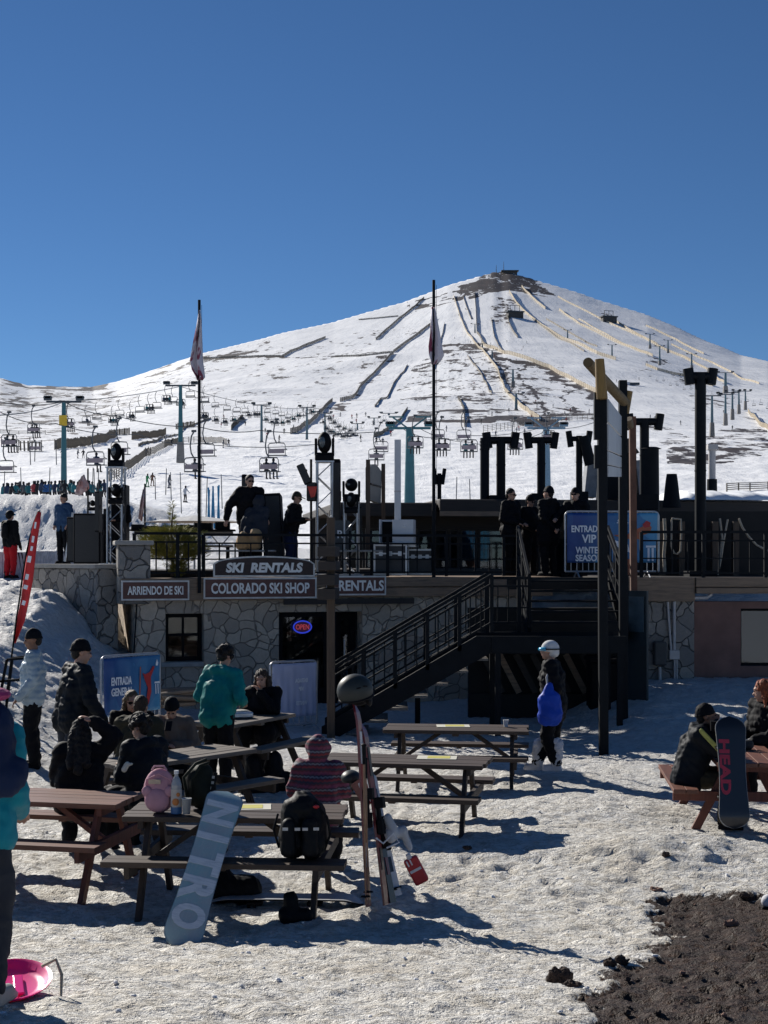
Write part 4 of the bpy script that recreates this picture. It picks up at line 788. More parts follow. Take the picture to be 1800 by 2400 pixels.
# cups, bottle, bags on the near table
def cup(loc, r, h, label, name='paper_cup', c=(.5,.5,.47)):
    e = empty(name, loc, 0, label, 'cup'); m = MB(); n = 20
    m.cone((0,0,.0),(0,0,h),r*.72,r,n); m.build('cup_wall', mat('cup_'+str(c), c, .45, .1, 5, 0), e, True); m = MB(); m.tube([(r*math.cos(a),r*math.sin(a),h) for a in [2*PI*i/n for i in range(n+1)]], .003, 5); m.build('rim', mat('cup_rim', (.7,.7,.68), .4), e)
cup(at(403, 1758, 11.62)*1.0, .04, .125, 'clear plastic cup standing right of the bottle', c=(.30,.31,.31)); cup(at(418, 1741, 11.9), .036, .13, 'second clear cup with a straw behind the first', c=(.36,.37,.37))
m = MB(); p = at(418, 1741, 11.9); m.tube([(0,0,.02),(.02,0,.2)], .004, 6); tag(m.build('straw', WHT, None, loc=p), 'thin straw standing in the rear cup', 'straw')
cup(tl(T4, .62, .1, TZ), .035, .085, 'small white cup near the right end of the farthest table', c=(.6,.6,.6)); cup(tl(T6, -.32, .05, TZ), .06, .09, 'round white tub beside the foil tray', c=(.7,.7,.7))
b0 = at(381, 1757, 11.66); e = empty('juice_bottle', b0, 0, 'tall clear bottle with orange label beside the pink bag', 'bottle')
m = MB(); pr = [(0,.040),(.01,.044),(.10,.042),(.18,.044),(.235,.044),(.28,.030),(.305,.016),(.33,.015)]
for (z0_, r0_), (z1_, r1_) in zip(pr[:-1], pr[1:]): m.cone((0,0,z0_),(0,0,z1_),r0_,r1_,20,False)
m.build('bottle_body', mat('clear_plastic_bottle', (.33,.34,.35), .12, .05, 3, 0, spec=.7), e, True)
m = MB(); m.cone((0,0,.06),(0,0,.20),.0455,.0455,20,False); m.build('label_band', mat('pale_label', (.55,.50,.45), .5), e, True); m = MB(); m.ell((0,-.042,.10),(.028,.008,.032)); m.ell((.018,-.040,.16),(.018,.008,.018)); m.build('label_print', mat('orange_print', (.60,.20,.04), .5), e, True)
m = MB(); m.cone((0,0,.0),(0,0,.055),.046,.046,20,False); m.build('blue_base_band', mat('blue_band', (.05,.15,.33), .5), e, True); m = MB(); m.cone((0,0,.325),(0,0,.352),.019,.019,16); m.build('cap', WHT, e, True)
PK = cloth('pink_nylon', (.50,.27,.33)); e = empty('pink_backpack', at(345, 1752, 11.75), 0, 'small pale pink backpack with round ears standing on the near table', 'backpack')
m = MB(); m.ell((0,0,.17),(.135,.075,.185),20,12); o = m.build('bag_body', PK, e, True); m = MB(); m.ell((-.01,-.06,.10),(.105,.05,.10),18,10); m.build('front_pocket', PK, e, True)
for sx in (-.095, .09): m = MB(); m.ell((sx,-.07,.175),(.042,.022,.045),14,8); m.build('ear', PK, e, True)
m = MB(); m.tube([(-.06,-.02,.34),(-.04,-.03,.375),(.04,-.03,.375),(.06,-.02,.34)], .009, 8); m.tube([(-.115,-.045,.13),(-.10,-.06,.27),(0,-.072,.32),(.10,-.06,.27),(.115,-.045,.13)], .006, 6); m.build('strap', PK, e, True)
m = MB(); m.box((-.03,-.08,.255),(.10,.006,.035)); m.build('patch', mat('gold_patch', (.5,.38,.28), .5), e)
def rough_bag(parts, voxel, disp, name, mat_, parent, seed=0, smooth=3, fs=9):
    me = remesh(parts, voxel, smooth, name); fold(me, disp, fs, seed); me.materials.append(mat_); o = link(name, me, parent); return o
def fold(me, amp, fs=9., seed=0, puff=0, pz=.07, axis=2):
    puff *= .75
    n = len(me.vertices); co = np.empty(n*3); me.vertices.foreach_get('co', co); co = co.reshape(-1,3); no = np.empty(n*3); me.vertex_normals.foreach_get('vector', no); no = no.reshape(-1,3)
    d = fbm((co[:,0]*1.3+co[:,1]*.9)*fs+3.3, (co[:,2]*1.0-co[:,1]*.7+co[:,0]*.4)*fs, 3, seed)*amp*2
    d += (.5-np.abs(vn(co[:,0]*fs*.7+co[:,1]*fs*.5, (co[:,2]+co[:,0]*.3)*fs*1.5, seed+9)-.5)*2)*amp*.6
    if puff: d += -np.abs(np.cos((co[:,axis]+.05*vn(co[:,0]*7+seed, co[:,1]*7+co[:,2]*3, seed))/pz*PI))**4*puff
    me.vertices.foreach_set('co', (co+no*d[:,None]).ravel()); me.update()
BKB = cloth('black_pack_nylon', (.006,.007,.009), .6); OLV = cloth('dark_olive_pack', (.018,.022,.016), .7)
e = empty('olive_backpack', at(437, 1742, 11.9), .2, 'dark olive backpack slumped on the near table behind the cups', 'backpack')
m = MB(); m.cap((0,0,.10),(0,.02,.26),.13,.10); m.cap((-.06,0,.10),(-.05,.02,.24),.10,.09); rough_bag(m, .012, .010, 'bag_body', OLV, e, 3)
m = MB(); m.tube([(-.10,-.10,.12),(-.10,-.13,.24),(-.02,-.10,.36),(.05,-.04,.37)], .012, 8); m.tube([(-.13,-.06,.10),(-.16,-.09,.26),(-.06,-.08,.37),(.03,0,.39)], .014, 8); m.build('strap', OLV, e, True)
m = MB(); m.box((.085,-.115,.20),(.035,.006,.20),(0,.18,.3)); m.build('webbing', BKB, e)
m = MB(); 
for i, zc in enumerate((.26,.215,.17,.13)): m.box((.082-.006*i,-.1195,zc),(.022,.003,.022),(0,.18,.3))
m.build('webbing_marks', mat('grey_print', (.4,.4,.38), .6), e)
e = empty('black_backpack', tl(T1, .62, -.56, .472), .05, 'big black backpack with grey reflectors on the near bench, leaning on the table', 'backpack'); e.scale = (.86,.86,.80)
m = MB(); m.cap((-.10,.0,.14),(-.08,.06,.47),.135,.12); m.cap((.09,.0,.14),(.08,.06,.47),.135,.12); m.cap((0,.06,.50),(0,.09,.56),.15,.11); rough_bag(m, .013, .012, 'bag_body', BKB, e, 5)
for sx, r_ in ((-.13,.075),(.06,.085)): m = MB(); m.cap((sx,-.13,.12),(sx,-.10,.36),r_,r_*.85); rough_bag(m, .012, .008, 'pocket', BKB, e, 8)
for sx in (-.16,-.05,.02,.12): m = MB(); m.box((sx,-.205+abs(sx)*.06,.335),(.05,.006,.028)); m.build('reflector', mat('grey_reflector', (.45,.46,.47), .3), e)
m = MB(); m.ell((.12,-.08,.53),(.028,.015,.018)); m.build('red_tag', mat('red_plastic', (.5,.02,.025), .4), e, True)
m = MB(); m.tube([(.20,-.02,.10),(.25,-.06,.25),(.22,-.05,.42),(.12,0,.56)], .012, 8); m.tube([(-.23,0,.45),(-.27,-.03,.30),(-.22,-.04,.12)], .011, 8); m.build('strap', BKB, e, True)
# ------------------------------------------------------------- snowboards
def board_poly(L, w0, w1):
    P = []; n = 14
    for i in range(n+1): a = PI*i/n; P.append((w0/2*math.cos(a), L/2-w0*.42+w0*.42*math.sin(a)))
    for i in range(1, 8): t_ = i/8; P.append((-(w0+(w1-w0)*math.sin(PI*t_))/2, (L/2-w0*.42)*(1-2*t_)))
    for i in range(n+1): a = PI+PI*i/n; P.append((w0/2*math.cos(a), -L/2+w0*.42+w0*.42*math.sin(a)))
    for i in range(1, 8): t_ = i/8; P.append(((w0+(w1-w0)*math.sin(PI*t_))/2, (L/2-w0*.42)*(2*t_-1)))
    return P
def snowboard(label, bot, top, wid, base_m, edge_m, facing=(0,-1,0)):
    """The base (the side with the writing) faces the viewer; local x across, z along, -y out of the base."""
    bot = Vector(bot); top = Vector(top); L = (top-bot).length; z = (top-bot).normalized(); f = Vector(facing); y = -(f-z*f.dot(z)).normalized(); x = y.cross(z)
    M = Matrix((x, y, z)).transposed().to_4x4(); M.translation = (top+bot)/2; e = empty('snowboard', (0,0,0), 0, label, 'snowboard'); e.matrix_world = M
    P = board_poly(L, wid, wid*.86); m = MB(); m.prism(P, 0, .009)
    def bend(m): m.v = [(a, b+(max(0, abs(c)-L*.36)**2)*1.6, c) for a, b, c in m.v]
    def strip(P, y0_, y1_):
        mm = MB(); k = 18; zs = np.linspace(-L/2, L/2, 41); xs_ = []
        for zz in zs:
            r = 0
            n_ = len(P)
            for i in range(n_):
                (x1,z1),(x2,z2) = P[i], P[(i+1)%n_]
                if (z1-zz)*(z2-zz) <= 0 and z1 != z2: r = max(r, abs(x1+(x2-x1)*(zz-z1)/(z2-z1)))
            xs_.append(max(r, .004))
        vs = []
        for zz, r in zip(zs, xs_): vs += [(-r,y0_,zz),(r,y0_,zz),(r,y1_,zz),(-r,y1_,zz)]
        fs = []
        for i in range(40):
            b = i*4
            for j in range(4): fs.append((b+j, b+(j+1)%4, b+4+(j+1)%4, b+4+j))
        fs += [(0,3,2,1),(160,161,162,163)]; mm.add(vs, fs); bend(mm); return mm
    strip(P, -.001, .008).build('edge', edge_m, e); sm_ = [(a*.965, b*.985) for a, b in P]; strip(sm_, -.004, .004).build('base', base_m, e, True); strip(sm_, .007, .010).build('top_sheet', DK, e, True)
    for s in (-1,1):
        m = MB(); m.box((0,.035,s*.25),(.24,.03,.13)); m.build('binding_plate', DK, e, bevel=.01); m = MB(); m.tube([(-.11,.04,s*.25),(-.12,.14,s*.25),(-.10,.26,s*.25+.03),(0,.28,s*.25+.04),(.10,.26,s*.25+.03),(.12,.14,s*.25),(.11,.04,s*.25)], .012, 6); m.build('binding_highback', DK, e, True)
        m = MB(); m.tube([(-.11,.05,s*.25-.05),(-.06,.13,s*.25-.04),(.06,.13,s*.25-.04),(.11,.05,s*.25-.05)], .014, 6); m.build('binding_strap', DK, e, True)
    return e, L
t = NT('scuffed_board_base'); v = t.coord((1,1,1)); n1 = t.noise(t.coord((14,1,1.2)), 3, 6, .7, .3); n2 = t.noise(v, 5, 4); n3 = t.noise(v, 60, 3, .7)
c_ = t.mix(t.ramp(n2, [(.4, 0.), (.62, 1.)]), (.34,.40,.43), (.27,.43,.46)); c_ = t.mix(t.ramp(n1, [(.5, 0.), (.75, .7)]), c_, (.40,.47,.50)); c_ = t.mix(t.ramp(n3, [(.55, 0.), (.8, .5)]), c_, (.5,.54,.57))
t.l(c_, t.b.inputs['Base Color']); t.b.inputs['Roughness'].default_value = .42; t.b.inputs['Coat Weight'].default_value = .25; M_NIT = t.mat
t = NT('scuffed_board_letters'); n1 = t.noise(t.coord((10,1,1.5)), 4, 6, .7, .3); t.l(t.ramp(n1, [(.3, (.38,.44,.47)), (.5, (.62,.66,.69)), (.8, (.76,.79,.80))]), t.b.inputs['Base Color']); t.b.inputs['Roughness'].default_value = .45; M_NITL = t.mat
pb = at(388, 2042, 10.40); pb.z = max(pb.z, .0); ptp = at(494, 1700, 11.45)
nb, L = snowboard('pale blue scuffed snowboard reading NITRO leaning against the near bench', pb, ptp, .30, M_NIT, mat('board_edge', (.25,.33,.36), .3, .1, 3, 0, metal=.6))
for i, ch in enumerate('NITRO'):
    zc = L*(.315-.165*i+(.0 if i < 2 else .012)); hh_ = .105 if ch == 'I' else .19
    if ch == 'I': zc -= -.012
    text(ch, .06 if ch == 'I' else .215, .255, M_NITL, nb, (0,-.0052,zc), (0, R(90), 0), name='letter', off=.045)
RK = mat('black_board_base', (.008,.009,.014), .35, .2, 4, .03, coat=.3)
hb, L2 = snowboard('black snowboard with red HEAD lettering standing against the right table', at(1588, 1790, 14.25), at(1577, 1546, 14.55), .315, RK, mat('grey_edge', (.3,.3,.3), .4), (0,-1,0))
text('HEAD', .56, .105, mat('raspberry_print', (.36,.02,.05), .5), hb, (-.075,-.0052,.045), (0, R(90), 0), off=.04)
nb2, L3 = snowboard('dark snowboard lying flat on the snow under the near table', tl(T1, -.25, .0, .03), tl(T1, 1.05, .05, .03), .26, mat('pale_sheet', (.42,.43,.45), .5), DK, (0,0,1))
# ------------------------------------------------------------- ski bundle with helmet, poles, glove, red pouch
SKR = mat('red_ski_top', (.15,.016,.022), .35, .3, 5, .03, coat=.4); SKB = mat('black_ski_top', (.015,.015,.018), .35, .2, 5, .03, coat=.4); SKW = mat('white_ski_print', (.62,.62,.64), .4, .1, 5, 0); BRN = mat('bronze_pole', (.22,.13,.08), .35, .2, 5, 0, metal=.5)
def ski(label, bot, top, w, m1, m2, side=(1,0,0), face=None):
    bot = Vector(bot); top = Vector(top); L = (top-bot).length; z = (top-bot).normalized(); x = Vector(side); x = (x-z*x.dot(z)).normalized(); y = z.cross(x)
    M = Matrix((x, y, z)).transposed().to_4x4(); M.translation = bot; e = empty('ski', (0,0,0), 0, label, 'ski', 'skis leaning on the end of the near table'); e.matrix_world = M
    m = MB(); n = 24; vs = []; fs = []
    for i in range(n+1):
        t_ = i/n; ww = w/2*(1+.28*(2*t_-1)**2)*(1 if t_ < .94 else max(.12, math.sqrt(max(0, 1-((t_-.94)/.06)**2)))); bd = .55*max(0, t_-.9)**2*L*4
        vs += [(-ww,-.009+bd,t_*L),(ww,-.009+bd,t_*L),(ww,.009+bd,t_*L),(-ww,.009+bd,t_*L)]
    for i in range(n): b = i*4; fs += [(b+j, b+(j+1)%4, b+4+(j+1)%4, b+4+j) for j in range(4)]
    fs += [(0,3,2,1),(n*4,n*4+1,n*4+2,n*4+3)]; m.add(vs, fs); m.build('ski_body', m1, e)
    m = MB(); m.box((0,-.012,L*.78),(w*.62,.006,L*.16)); m.build('print', m2, e); m = MB(); m.box((0,-.012,L*.25),(w*.55,.006,L*.12)); m.build('print', m2, e)
    m = MB(); m.box((0,-.04,L*.42),(w*.9,.05,.12)); m.box((0,-.055,L*.55),(w*.9,.075,.09)); m.box((0,-.035,L*.485),(w*.6,.03,.2)); m.build('binding', DK, e, bevel=.008); return e
ski('red ski with pale tip carrying the helmet, tallest of the bundle', at(796, 1958, 11.3), at(773, 1520, 11.5), .07, SKR, SKW, (.35,1,0))
ski('dark red ski leaning left in the bundle', at(834, 1955, 11.3), at(786, 1560, 11.55), .07, SKR, SKB, (.35,.9,0))
ski('black and red ski in the middle of the bundle', at(848, 1950, 11.38), at(794, 1640, 11.65), .07, SKB, SKR, (.5,.85,0))
ski('shorter black and white ski on the right of the bundle', at(856, 1935, 11.5), at(800, 1668, 11.7), .07, SKW, SKB, (1,.2,0))
def pole(label, bot, top, m1, grip, nm='ski_pole'):
    bot = Vector(bot); top = Vector(top); z = (top-bot).normalized(); L = (top-bot).length; M = z.to_track_quat('Z','Y').to_matrix().to_4x4(); M.translation = bot
    e = empty(nm, (0,0,0), 0, label, 'ski pole', 'ski poles'); e.matrix_world = M; m = MB(); m.cone((0,0,0),(0,0,L*.9),.005,.009,8); m.build('shaft', m1, e, True)
    m = MB(); m.cone((0,0,L-.15),(0,0,L),.014,.018,10); m.ell((0,0,L),(.022,.022,.014)); m.build('grip', grip, e, True); m = MB(); m.cone((0,0,.06),(0,0,.072),.040,.034,12); m.build('basket', DK, e)
pole('bronze ski pole standing upright at the front of the bundle', at(790, 1955, 11.05), at(786, 1610, 11.2), BRN, DK); pole('second bronze ski pole close beside the upright one', at(796, 1945, 11.1), at(789, 1640, 11.25), BRN, DK)
pole('pale ski pole leaning right of the skis', at(862, 1935, 11.5), at(806, 1690, 11.72), SKW, DK); pole('white ski pole at the right edge of the bundle', at(851, 1940, 11.45), at(812, 1700, 11.7), SKW, DK)
pole('ski pole with bright red grip in front of the blonde woman', at(262, 1640, 16.2), at(272, 1553, 16.2), DK, mat('red_plastic', (0,0,0)))
HM = mat('satin_black_helmet', (.022,.027,.027), .5, .12, 3, .0, spec=.35); e = empty('ski_helmet', at(766, 1490, 11.45), 0, 'black helmet perched upside on top of the ski bundle', 'helmet'); e['label'] = 'satin black helmet perched on top of the ski bundle'; e.rotation_euler = (R(12), R(-14), 0)
m = MB(); m.ell((0,0,-.01),(.147,.128,.138),32,18,z0=-.40); me = m.build('shell', HM, e, True); m = MB(); m.tube([(.137*math.cos(a),.118*math.sin(a),-.066-.010*math.cos(a)) for a in [2*PI*i/28 for i in range(29)]], .010, 8); m.build('rim', DK, e, True)
for k in (-1,0,1): m = MB(); m.box((k*.055+.04,-.118+abs(k)*.01,.04),(.035,.01,.012),(0,.3*k,0)); m.build('vent', DK, e, bevel=.003)
m = MB(); m.ell((.03,.0,-.085),(.085,.095,.05)); m.ell((.09,.0,-.10),(.03,.095,.06)); m.build('ear_pad', DK, e, True)
e = empty('goggle_helmet', at(766, 1688, 11.9), 0, 'black helmet with red and white visor hanging beside the ski bundle', 'helmet'); m = MB(); m.ell((-.03,0,.03),(.085,.10,.065),20,12,z0=-.5); m.build('shell', HM, e, True)
m = MB(); m.prism([(-.03,-.01),(.13,.10),(.15,-.16),(.08,-.20)],-.12,-.09); m.build('visor', SKR, e); m = MB(); m.prism([(.03,.0),(.12,.07),(.13,.02),(.05,-.05)],-.126,-.12); m.build('visor_print', SKW, e)
m = MB(); m.tube([(.10,-.12,-.02),(.13,-.13,-.07),(.10,-.13,-.12),(.13,-.12,-.16)], .014, 8); tag(m.build('glove_cord', SKW, None, True, loc=at(775, 1690, 11.8)), 'crumpled pale cord beside the visor', 'cord')
m = MB(); m.cap((0,0,0),(.08,.02,.03),.06,.05); m.cap((.02,0,.04),(-.03,0,.14),.05,.03); m.cap((.1,.02,.0),(.15,.02,-.10),.035,.025); rough_bag(m, .010, .014, 'ski_glove', cloth('white_grey_glove', (.45,.46,.48)), None, 4); g = bpy.data.objects[-1] if False else [o for o in COL.objects if o.name.startswith('ski_glove')][-1]; g.location = at(846, 1805, 11.45); tag(g, 'white and black glove tied to the skis', 'glove')
m = MB(); m.tube([at(812,1810,11.3)-at(812,1810,11.3), at(828,1822,11.3)-at(812,1810,11.3), at(850,1800,11.3)-at(812,1810,11.3), at(862,1820,11.3)-at(812,1810,11.3), at(835,1832,11.3)-at(812,1810,11.3)], .008, 6); tag(m.build('ski_strap', SKW, None, True, loc=at(812,1810,11.3)), 'white strap wound round the skis', 'strap')
e = empty('red_pouch', at(899, 1880, 11.9), 0, 'red pouch with white stripes hanging from the end of the bench', 'pouch'); e.rotation_euler = (0, R(-28), 0)
m = MB(); m.box((0,0,0),(.125,.07,.235)); m.build('pouch_body', mat('red_pouch_fabric', (.42,.02,.025), .45, .15, 6, .1), e, bevel=.018); m = MB(); m.box((0,-.037,.01),(.10,.006,.022)); m.box((-.035,-.037,.085),(.012,.006,.05)); m.box((-.005,-.037,.085),(.012,.006,.05)); m.build('stripe', SKW, e); m = MB(); m.box((0,0,.13),(.04,.06,.05)); m.build('pouch_cap', SKW, e, bevel=.01)
# things under and on the benches
for dx, dy, Y, lab, nm in [(640, 1935, 11.2, 'black ski boot lying under the right end of the near bench', 'ski_boot'), (500, 1915, 12.0, 'black boot bag heaped under the middle of the near table', 'boot_bag'), (605, 1655, 17.6, 'black backpack on the snow beside the woman in black', 'backpack'), (560, 1668, 17.5, 'dark boots under the small grey table', 'boots')]:
    g = at(dx, dy, Y); g.z = hz(g.x, g.y)-.02; m = MB(); r = .15 if 'ski_boot' not in nm else .075
    m.cap((-r*.9,0,r*.7),(r*.9,0,r*.7),r*.95,r*.85); m.cap((-r*.5,0,r),(-r*.55,.02,r*(2.6 if Y > 13 or nm == 'ski_boot' else 1.3)),r*.8,r*.7); o = rough_bag(m, .012, .014, nm, BKB, None, int(dx)); o.location = g; tag(o, lab, nm.replace('_', ' '))
FOIL = mat('foil_tray', (.55,.55,.56), .28, .1, 12, .5, metal=.8); e = empty('foil_tray', tl(T6, -.05, .0, TZ+.0), R(20), 'crumpled foil food tray on the small grey table', 'tray'); m = MB(); m.box((0,0,.045),(.30,.22,.08)); m.build('tray', FOIL, e, bevel=.02); m = MB(); m.ell((0,0,.08),(.13,.09,.03)); m.build('food', mat('pale_food', (.55,.50,.42), .8, .3, 20, .5), e, True)
e = empty('rolled_white_thing', at(268, 1662, 13.2), 0, 'crumpled white napkin held at the black jacket', 'napkin'); m = MB(); m.cap((0,0,0),(.03,0,.05),.028,.02); m.cap((.03,0,.04),(.07,0,.05),.014,.01); rough_bag(m, .006, .004, 'paper', PAP, e)
# ------------------------------------------------------------- pink sled, white shoe, stones
PNK = mat('hot_pink_plastic', (.85,.01,.24), .28, .08, 3, .0, coat=.4); PNK.node_tree.nodes['Principled BSDF'].inputs['Subsurface Weight'].default_value = .15; e = empty('pink_sled', ground(22, 2148, 5), 0, 'hot pink plastic sled with a pale rope at the lower left corner', 'sled')
m = MB(); n = 28; vs = []; fs = []; 
for k, (rr, zz) in enumerate([(.0,.0),(.16,.0),(.21,.015),(.235,.045),(.26,.055),(.26,.045),(.23,.03),(.20,.0),(.0,-.012)]):
    for i in range(n): a = 2*PI*i/n; vs.append((rr*math.cos(a)*1.0, rr*math.sin(a)*1.1, zz))
for k in range(8): fs += [(k*n+i, k*n+(i+1)%n, (k+1)*n+(i+1)%n, (k+1)*n+i) for i in range(n)]
m.add(vs, fs); sl = m.build('shell', PNK, e, True); sl.scale = (.85,.85,.8); sl.rotation_euler = (R(9), R(-5), R(30)); sl.location = (0, 0, .04)
m = MB(); m.tube([(.18,-.05,.16),(.25,-.02,.19),(.29,-.06,.12),(.30,-.12,.02),(.16,-.30,.012),(.04,-.34,.015),(0,-.30,.06),(.0,-.26,.13)], .009, 8); m.build('rope', ROPE, e, True)
m = MB(); m.box((.05,-.02,.055),(.05,.22,.012),(R(9),0,.3)); m.build('ridge', PNK, e, bevel=.004)
e = empty('white_shoe', ground(1652, 1962, 5)+Vector((.05,0,.0)), R(0), 'puffy white shoe tip coming in at the right edge on the dark soil', 'shoe'); m = MB(); m.cap((-.03,0,.05),(.12,.02,.07),.055,.06); m.cap((.10,.02,.06),(.18,.03,.14),.06,.055); rough_bag(m, .008, .005, 'upper', cloth('white_quilted', (.62,.62,.64)), e, 2); m = MB(); m.box((.05,.01,.005),(.26,.11,.025)); m.build('sole', DK, e, bevel=.01)
ROCKM = mat('volcanic_rock', (.060,.038,.028), .95, .5, 7, .8, dist=.02); ROCKP = mat('pinkish_rock', (.26,.15,.11), .9, .4, 9, .6)
def rock(dx, dy, r, label, mt=ROCKM, sq=.7, y0=5):
    g = ground(dx, dy, y0); m = MB(); m.ell((0,0,r*.25),(r,r*.8,r*sq),14,9); me = remesh(m, max(.008, r/9), 0, 'rock'); n = len(me.vertices); co = np.empty(n*3); me.vertices.foreach_get('co', co); co = co.reshape(-1,3)
    q = co/r; d = 1+fbm(q[:,0]*1.7+dx, q[:,1]*1.7+q[:,2]*1.3, 4, int(dx) % 97)*.75; me.vertices.foreach_set('co', (co*d[:,None]).ravel()); me.polygons.foreach_set('use_smooth', [False]*len(me.polygons)); me.update(); me.materials.append(mt)
    o = link('rock', me, None, loc=g); tag(o, label, 'rock'); return o
rock(1212, 2122, .07, 'pointed dark rock on the snow left of the soil patch', sq=.95); rock(1318, 2085, .04, 'dark stone at the tip of the soil where the long shadow ends'); rock(1345, 2082, .055, 'second dark stone beside the tip of the soil patch')
rock(1578, 2000, .06, 'pinkish flat stone in the middle of the soil', ROCKP, .5); rock(1418, 1925, .05, 'dull pink stone on the upper edge of the soil', ROCKP, .4); rock(1440, 1850, .035, 'small grey stone on the snow below the right table'); rock(1610, 1940, .05, 'dark stone near the white shoe', sq=.5)
rock(1235, 2130, .05, 'lower dark stone just right of the pointed rock', sq=.5); rock(1010, 1835, .05, 'tiny dark clod on the snow in the middle', sq=.4)
for i in range(30):
    for _ in range(20):
        dx, dy = random.uniform(1240, 1690), random.uniform(1920, 2205); g = ground(dx, dy, 5)
        if dirt(g.x, g.y) > .5: break
    rock(dx, dy, random.uniform(.008,.020), 'small loose stone on the dark soil patch', random.choice([ROCKM, ROCKM, ROCKP]), .7)['group'] = 'loose stones on the soil patch'
rock(155*1, 2172, .03, 'snow ball', mat('snow_lump', (.8,.8,.8), .7), .8); bpy.data.objects.remove([o for o in COL.objects if o.get('label') == 'snow ball'][0])
# snow clods scattered on the trampled snow
m = MB(); SL = mat('snow_lump', (.8,.8,.8), .7)
for i in range(260):
    dx, dy = random.uniform(-40, 1700), random.uniform(1650, 2230); Yc = random.uniform(7, 17); x = (dx-CX)/F*Yc; r = random.uniform(.005,.017)
    if dirt(x, Yc) > .5: continue
    b = len(m.v); m.ell((x, Yc, hz(x, Yc)+r*.2), (r*random.uniform(.8,1.6), r*random.uniform(.8,1.3), r*.7), 7, 4, (random.uniform(-.4,.4),)*3)
o = tag(m.build('snow_crumbs', SL, None), kind='stuff')
# ------------------------------------------------------------- banners on crowd barriers
t = NT('blue_banner_print'); v = t.coord((1,1,1)); vo = t.new('TexVoronoi', ins={'Scale': 3.0}); t.l(v, vo.inputs['Vector']); bw = t.new('RGBToBW'); t.l(vo.outputs['Color'], bw.inputs[0]); n = t.noise(v, 2.2, 3)
sp = t.new('SeparateXYZ'); t.l(v, sp.inputs[0]); gx = t.math('MULTIPLY_ADD', sp.outputs[0], .55, .5)
c_ = t.mix(t.ramp(gx, [(.15, 0.), (.95, 1.)]), (.012,.05,.22), (.05,.22,.42)); c_ = t.mix(t.math('MULTIPLY', t.ramp(bw.outputs[0], [(.45, 0.), (.8, 1.)]), t.ramp(gx, [(.2, .1), (.6, .6)])), c_, (.10,.36,.58)); t.l(c_, t.b.inputs['Base Color']); t.b.inputs['Roughness'].default_value = .45; M_BAN = t.mat
BW = mat('banner_white', (.85,.88,.92), .5, .05, 4, 0); BR = mat('banner_red', (.48,.03,.03), .5, .2, 4, 0); BO = mat('banner_orange', (.45,.12,.05), .5, .2, 4, 0); BARM = mat('galvanised_barrier', (.42,.43,.45), .4, .15, 8, .05, metal=.6)
def barrier(label, loc, yaw, w, h, mban, z0=.12, back=False, ph=.16):
    e = empty('crowd_barrier', loc, yaw, label, 'barrier', 'crowd barriers with banners'); r = .09; x = w/2; m = MB()
    arc = lambda cx_, cz_, a0: [(cx_+r*math.cos(a0+i*PI/8), 0, cz_+r*math.sin(a0+i*PI/8)) for i in range(5)]
    m.tube([(x,0,z0)]+arc(x-r, h-r, 0)+arc(-x+r, h-r, PI/2)+[(-x,0,z0)], .019, 8); m.tube([(-x,0,z0),(x,0,z0)], .017, 8); m.build('frame', BARM, e, True)
    m = MB(); k = int(w/.11)
    for i in range(1, k): xx = -x+w*i/k; m.cone((xx,0,z0),(xx,0,h-.02),.008,.008,6)
    m.tube([(-x,0,h*.5),(x,0,h*.5)], .007, 5)
    m.build('bars', BARM, e, True)
    for s in (-1,1): m = MB(); m.tube([(s*x*.75,-.28,-.02),(s*x*.75,-.1,.07),(s*x*.75,0,z0),(s*x*.75,.1,.07),(s*x*.75,.28,-.02)], .016, 7); m.build('foot', BARM, e, True)
    zb = z0+ph; zt_ = h-.03; vs = []; nx_, nz_ = 40, 16
    def pt(i, j, y): xx = -x+.03+(w-.06)*i/nx_; zz = zb+(zt_-zb)*j/nz_; return (xx, y-.010*math.sin(i*1.1)*(1-j/nz_)-.006*math.sin(i*.5+j*.4), zz)
    m = MB(); vs = [pt(i,j,-.035) for i in range(nx_+1) for j in range(nz_+1)]; m.add(vs, [(i*(nz_+1)+j,(i+1)*(nz_+1)+j,(i+1)*(nz_+1)+j+1,i*(nz_+1)+j+1) for i in range(nx_) for j in range(nz_)]); b = m.build('banner', mban, e, True); so = b.modifiers.new('s','SOLIDIFY'); so.thickness = .003
    return e
def flat(e, poly, mt, y, name='print'): m = MB(); m.prism(poly, y-.002, y+.002); return m.build(name, mt, e)
YV = 27.4; vx0, vx1 = at(1220,0,YV).x, at(1424,0,YV).x; w = vx1-vx0; h = at(0,1105,YV).z-DECK
e = barrier('blue barrier banner reading ENTRADA VIP WINTER SEASON on the terrace', ((vx0+vx1)/2, YV, DECK), R(3), w, h, M_BAN, .10, ph=.17)
text('ENTRADA', .60, .13, BW, e, (-.50,-.06,.92), off=.03); text('VIP', .28, .16, BW, e, (-.46,-.06,.73), off=.03); text('WINTER', .52, .13, BW, e, (-.46,-.06,.51), off=.03); text('SEASON', .52, .13, BW, e, (-.46,-.06,.36), off=.03)
flat(e, [(-.34,.28),(-.16,.28),(-.22,.44),(-.16,.52),(-.26,.62),(-.30,.45)], mat('banner_light_blue', (.09,.34,.6), .5), -.052)
flat(e, [(.10,1.09),(.15,1.16),(.19,1.11),(.23,1.14),(.29,1.06),(.10,1.06)], BW, -.054, 'emblem'); flat(e, [(.08,1.03),(.31,1.03),(.31,1.045),(.08,1.045)], BW, -.054, 'emblem')
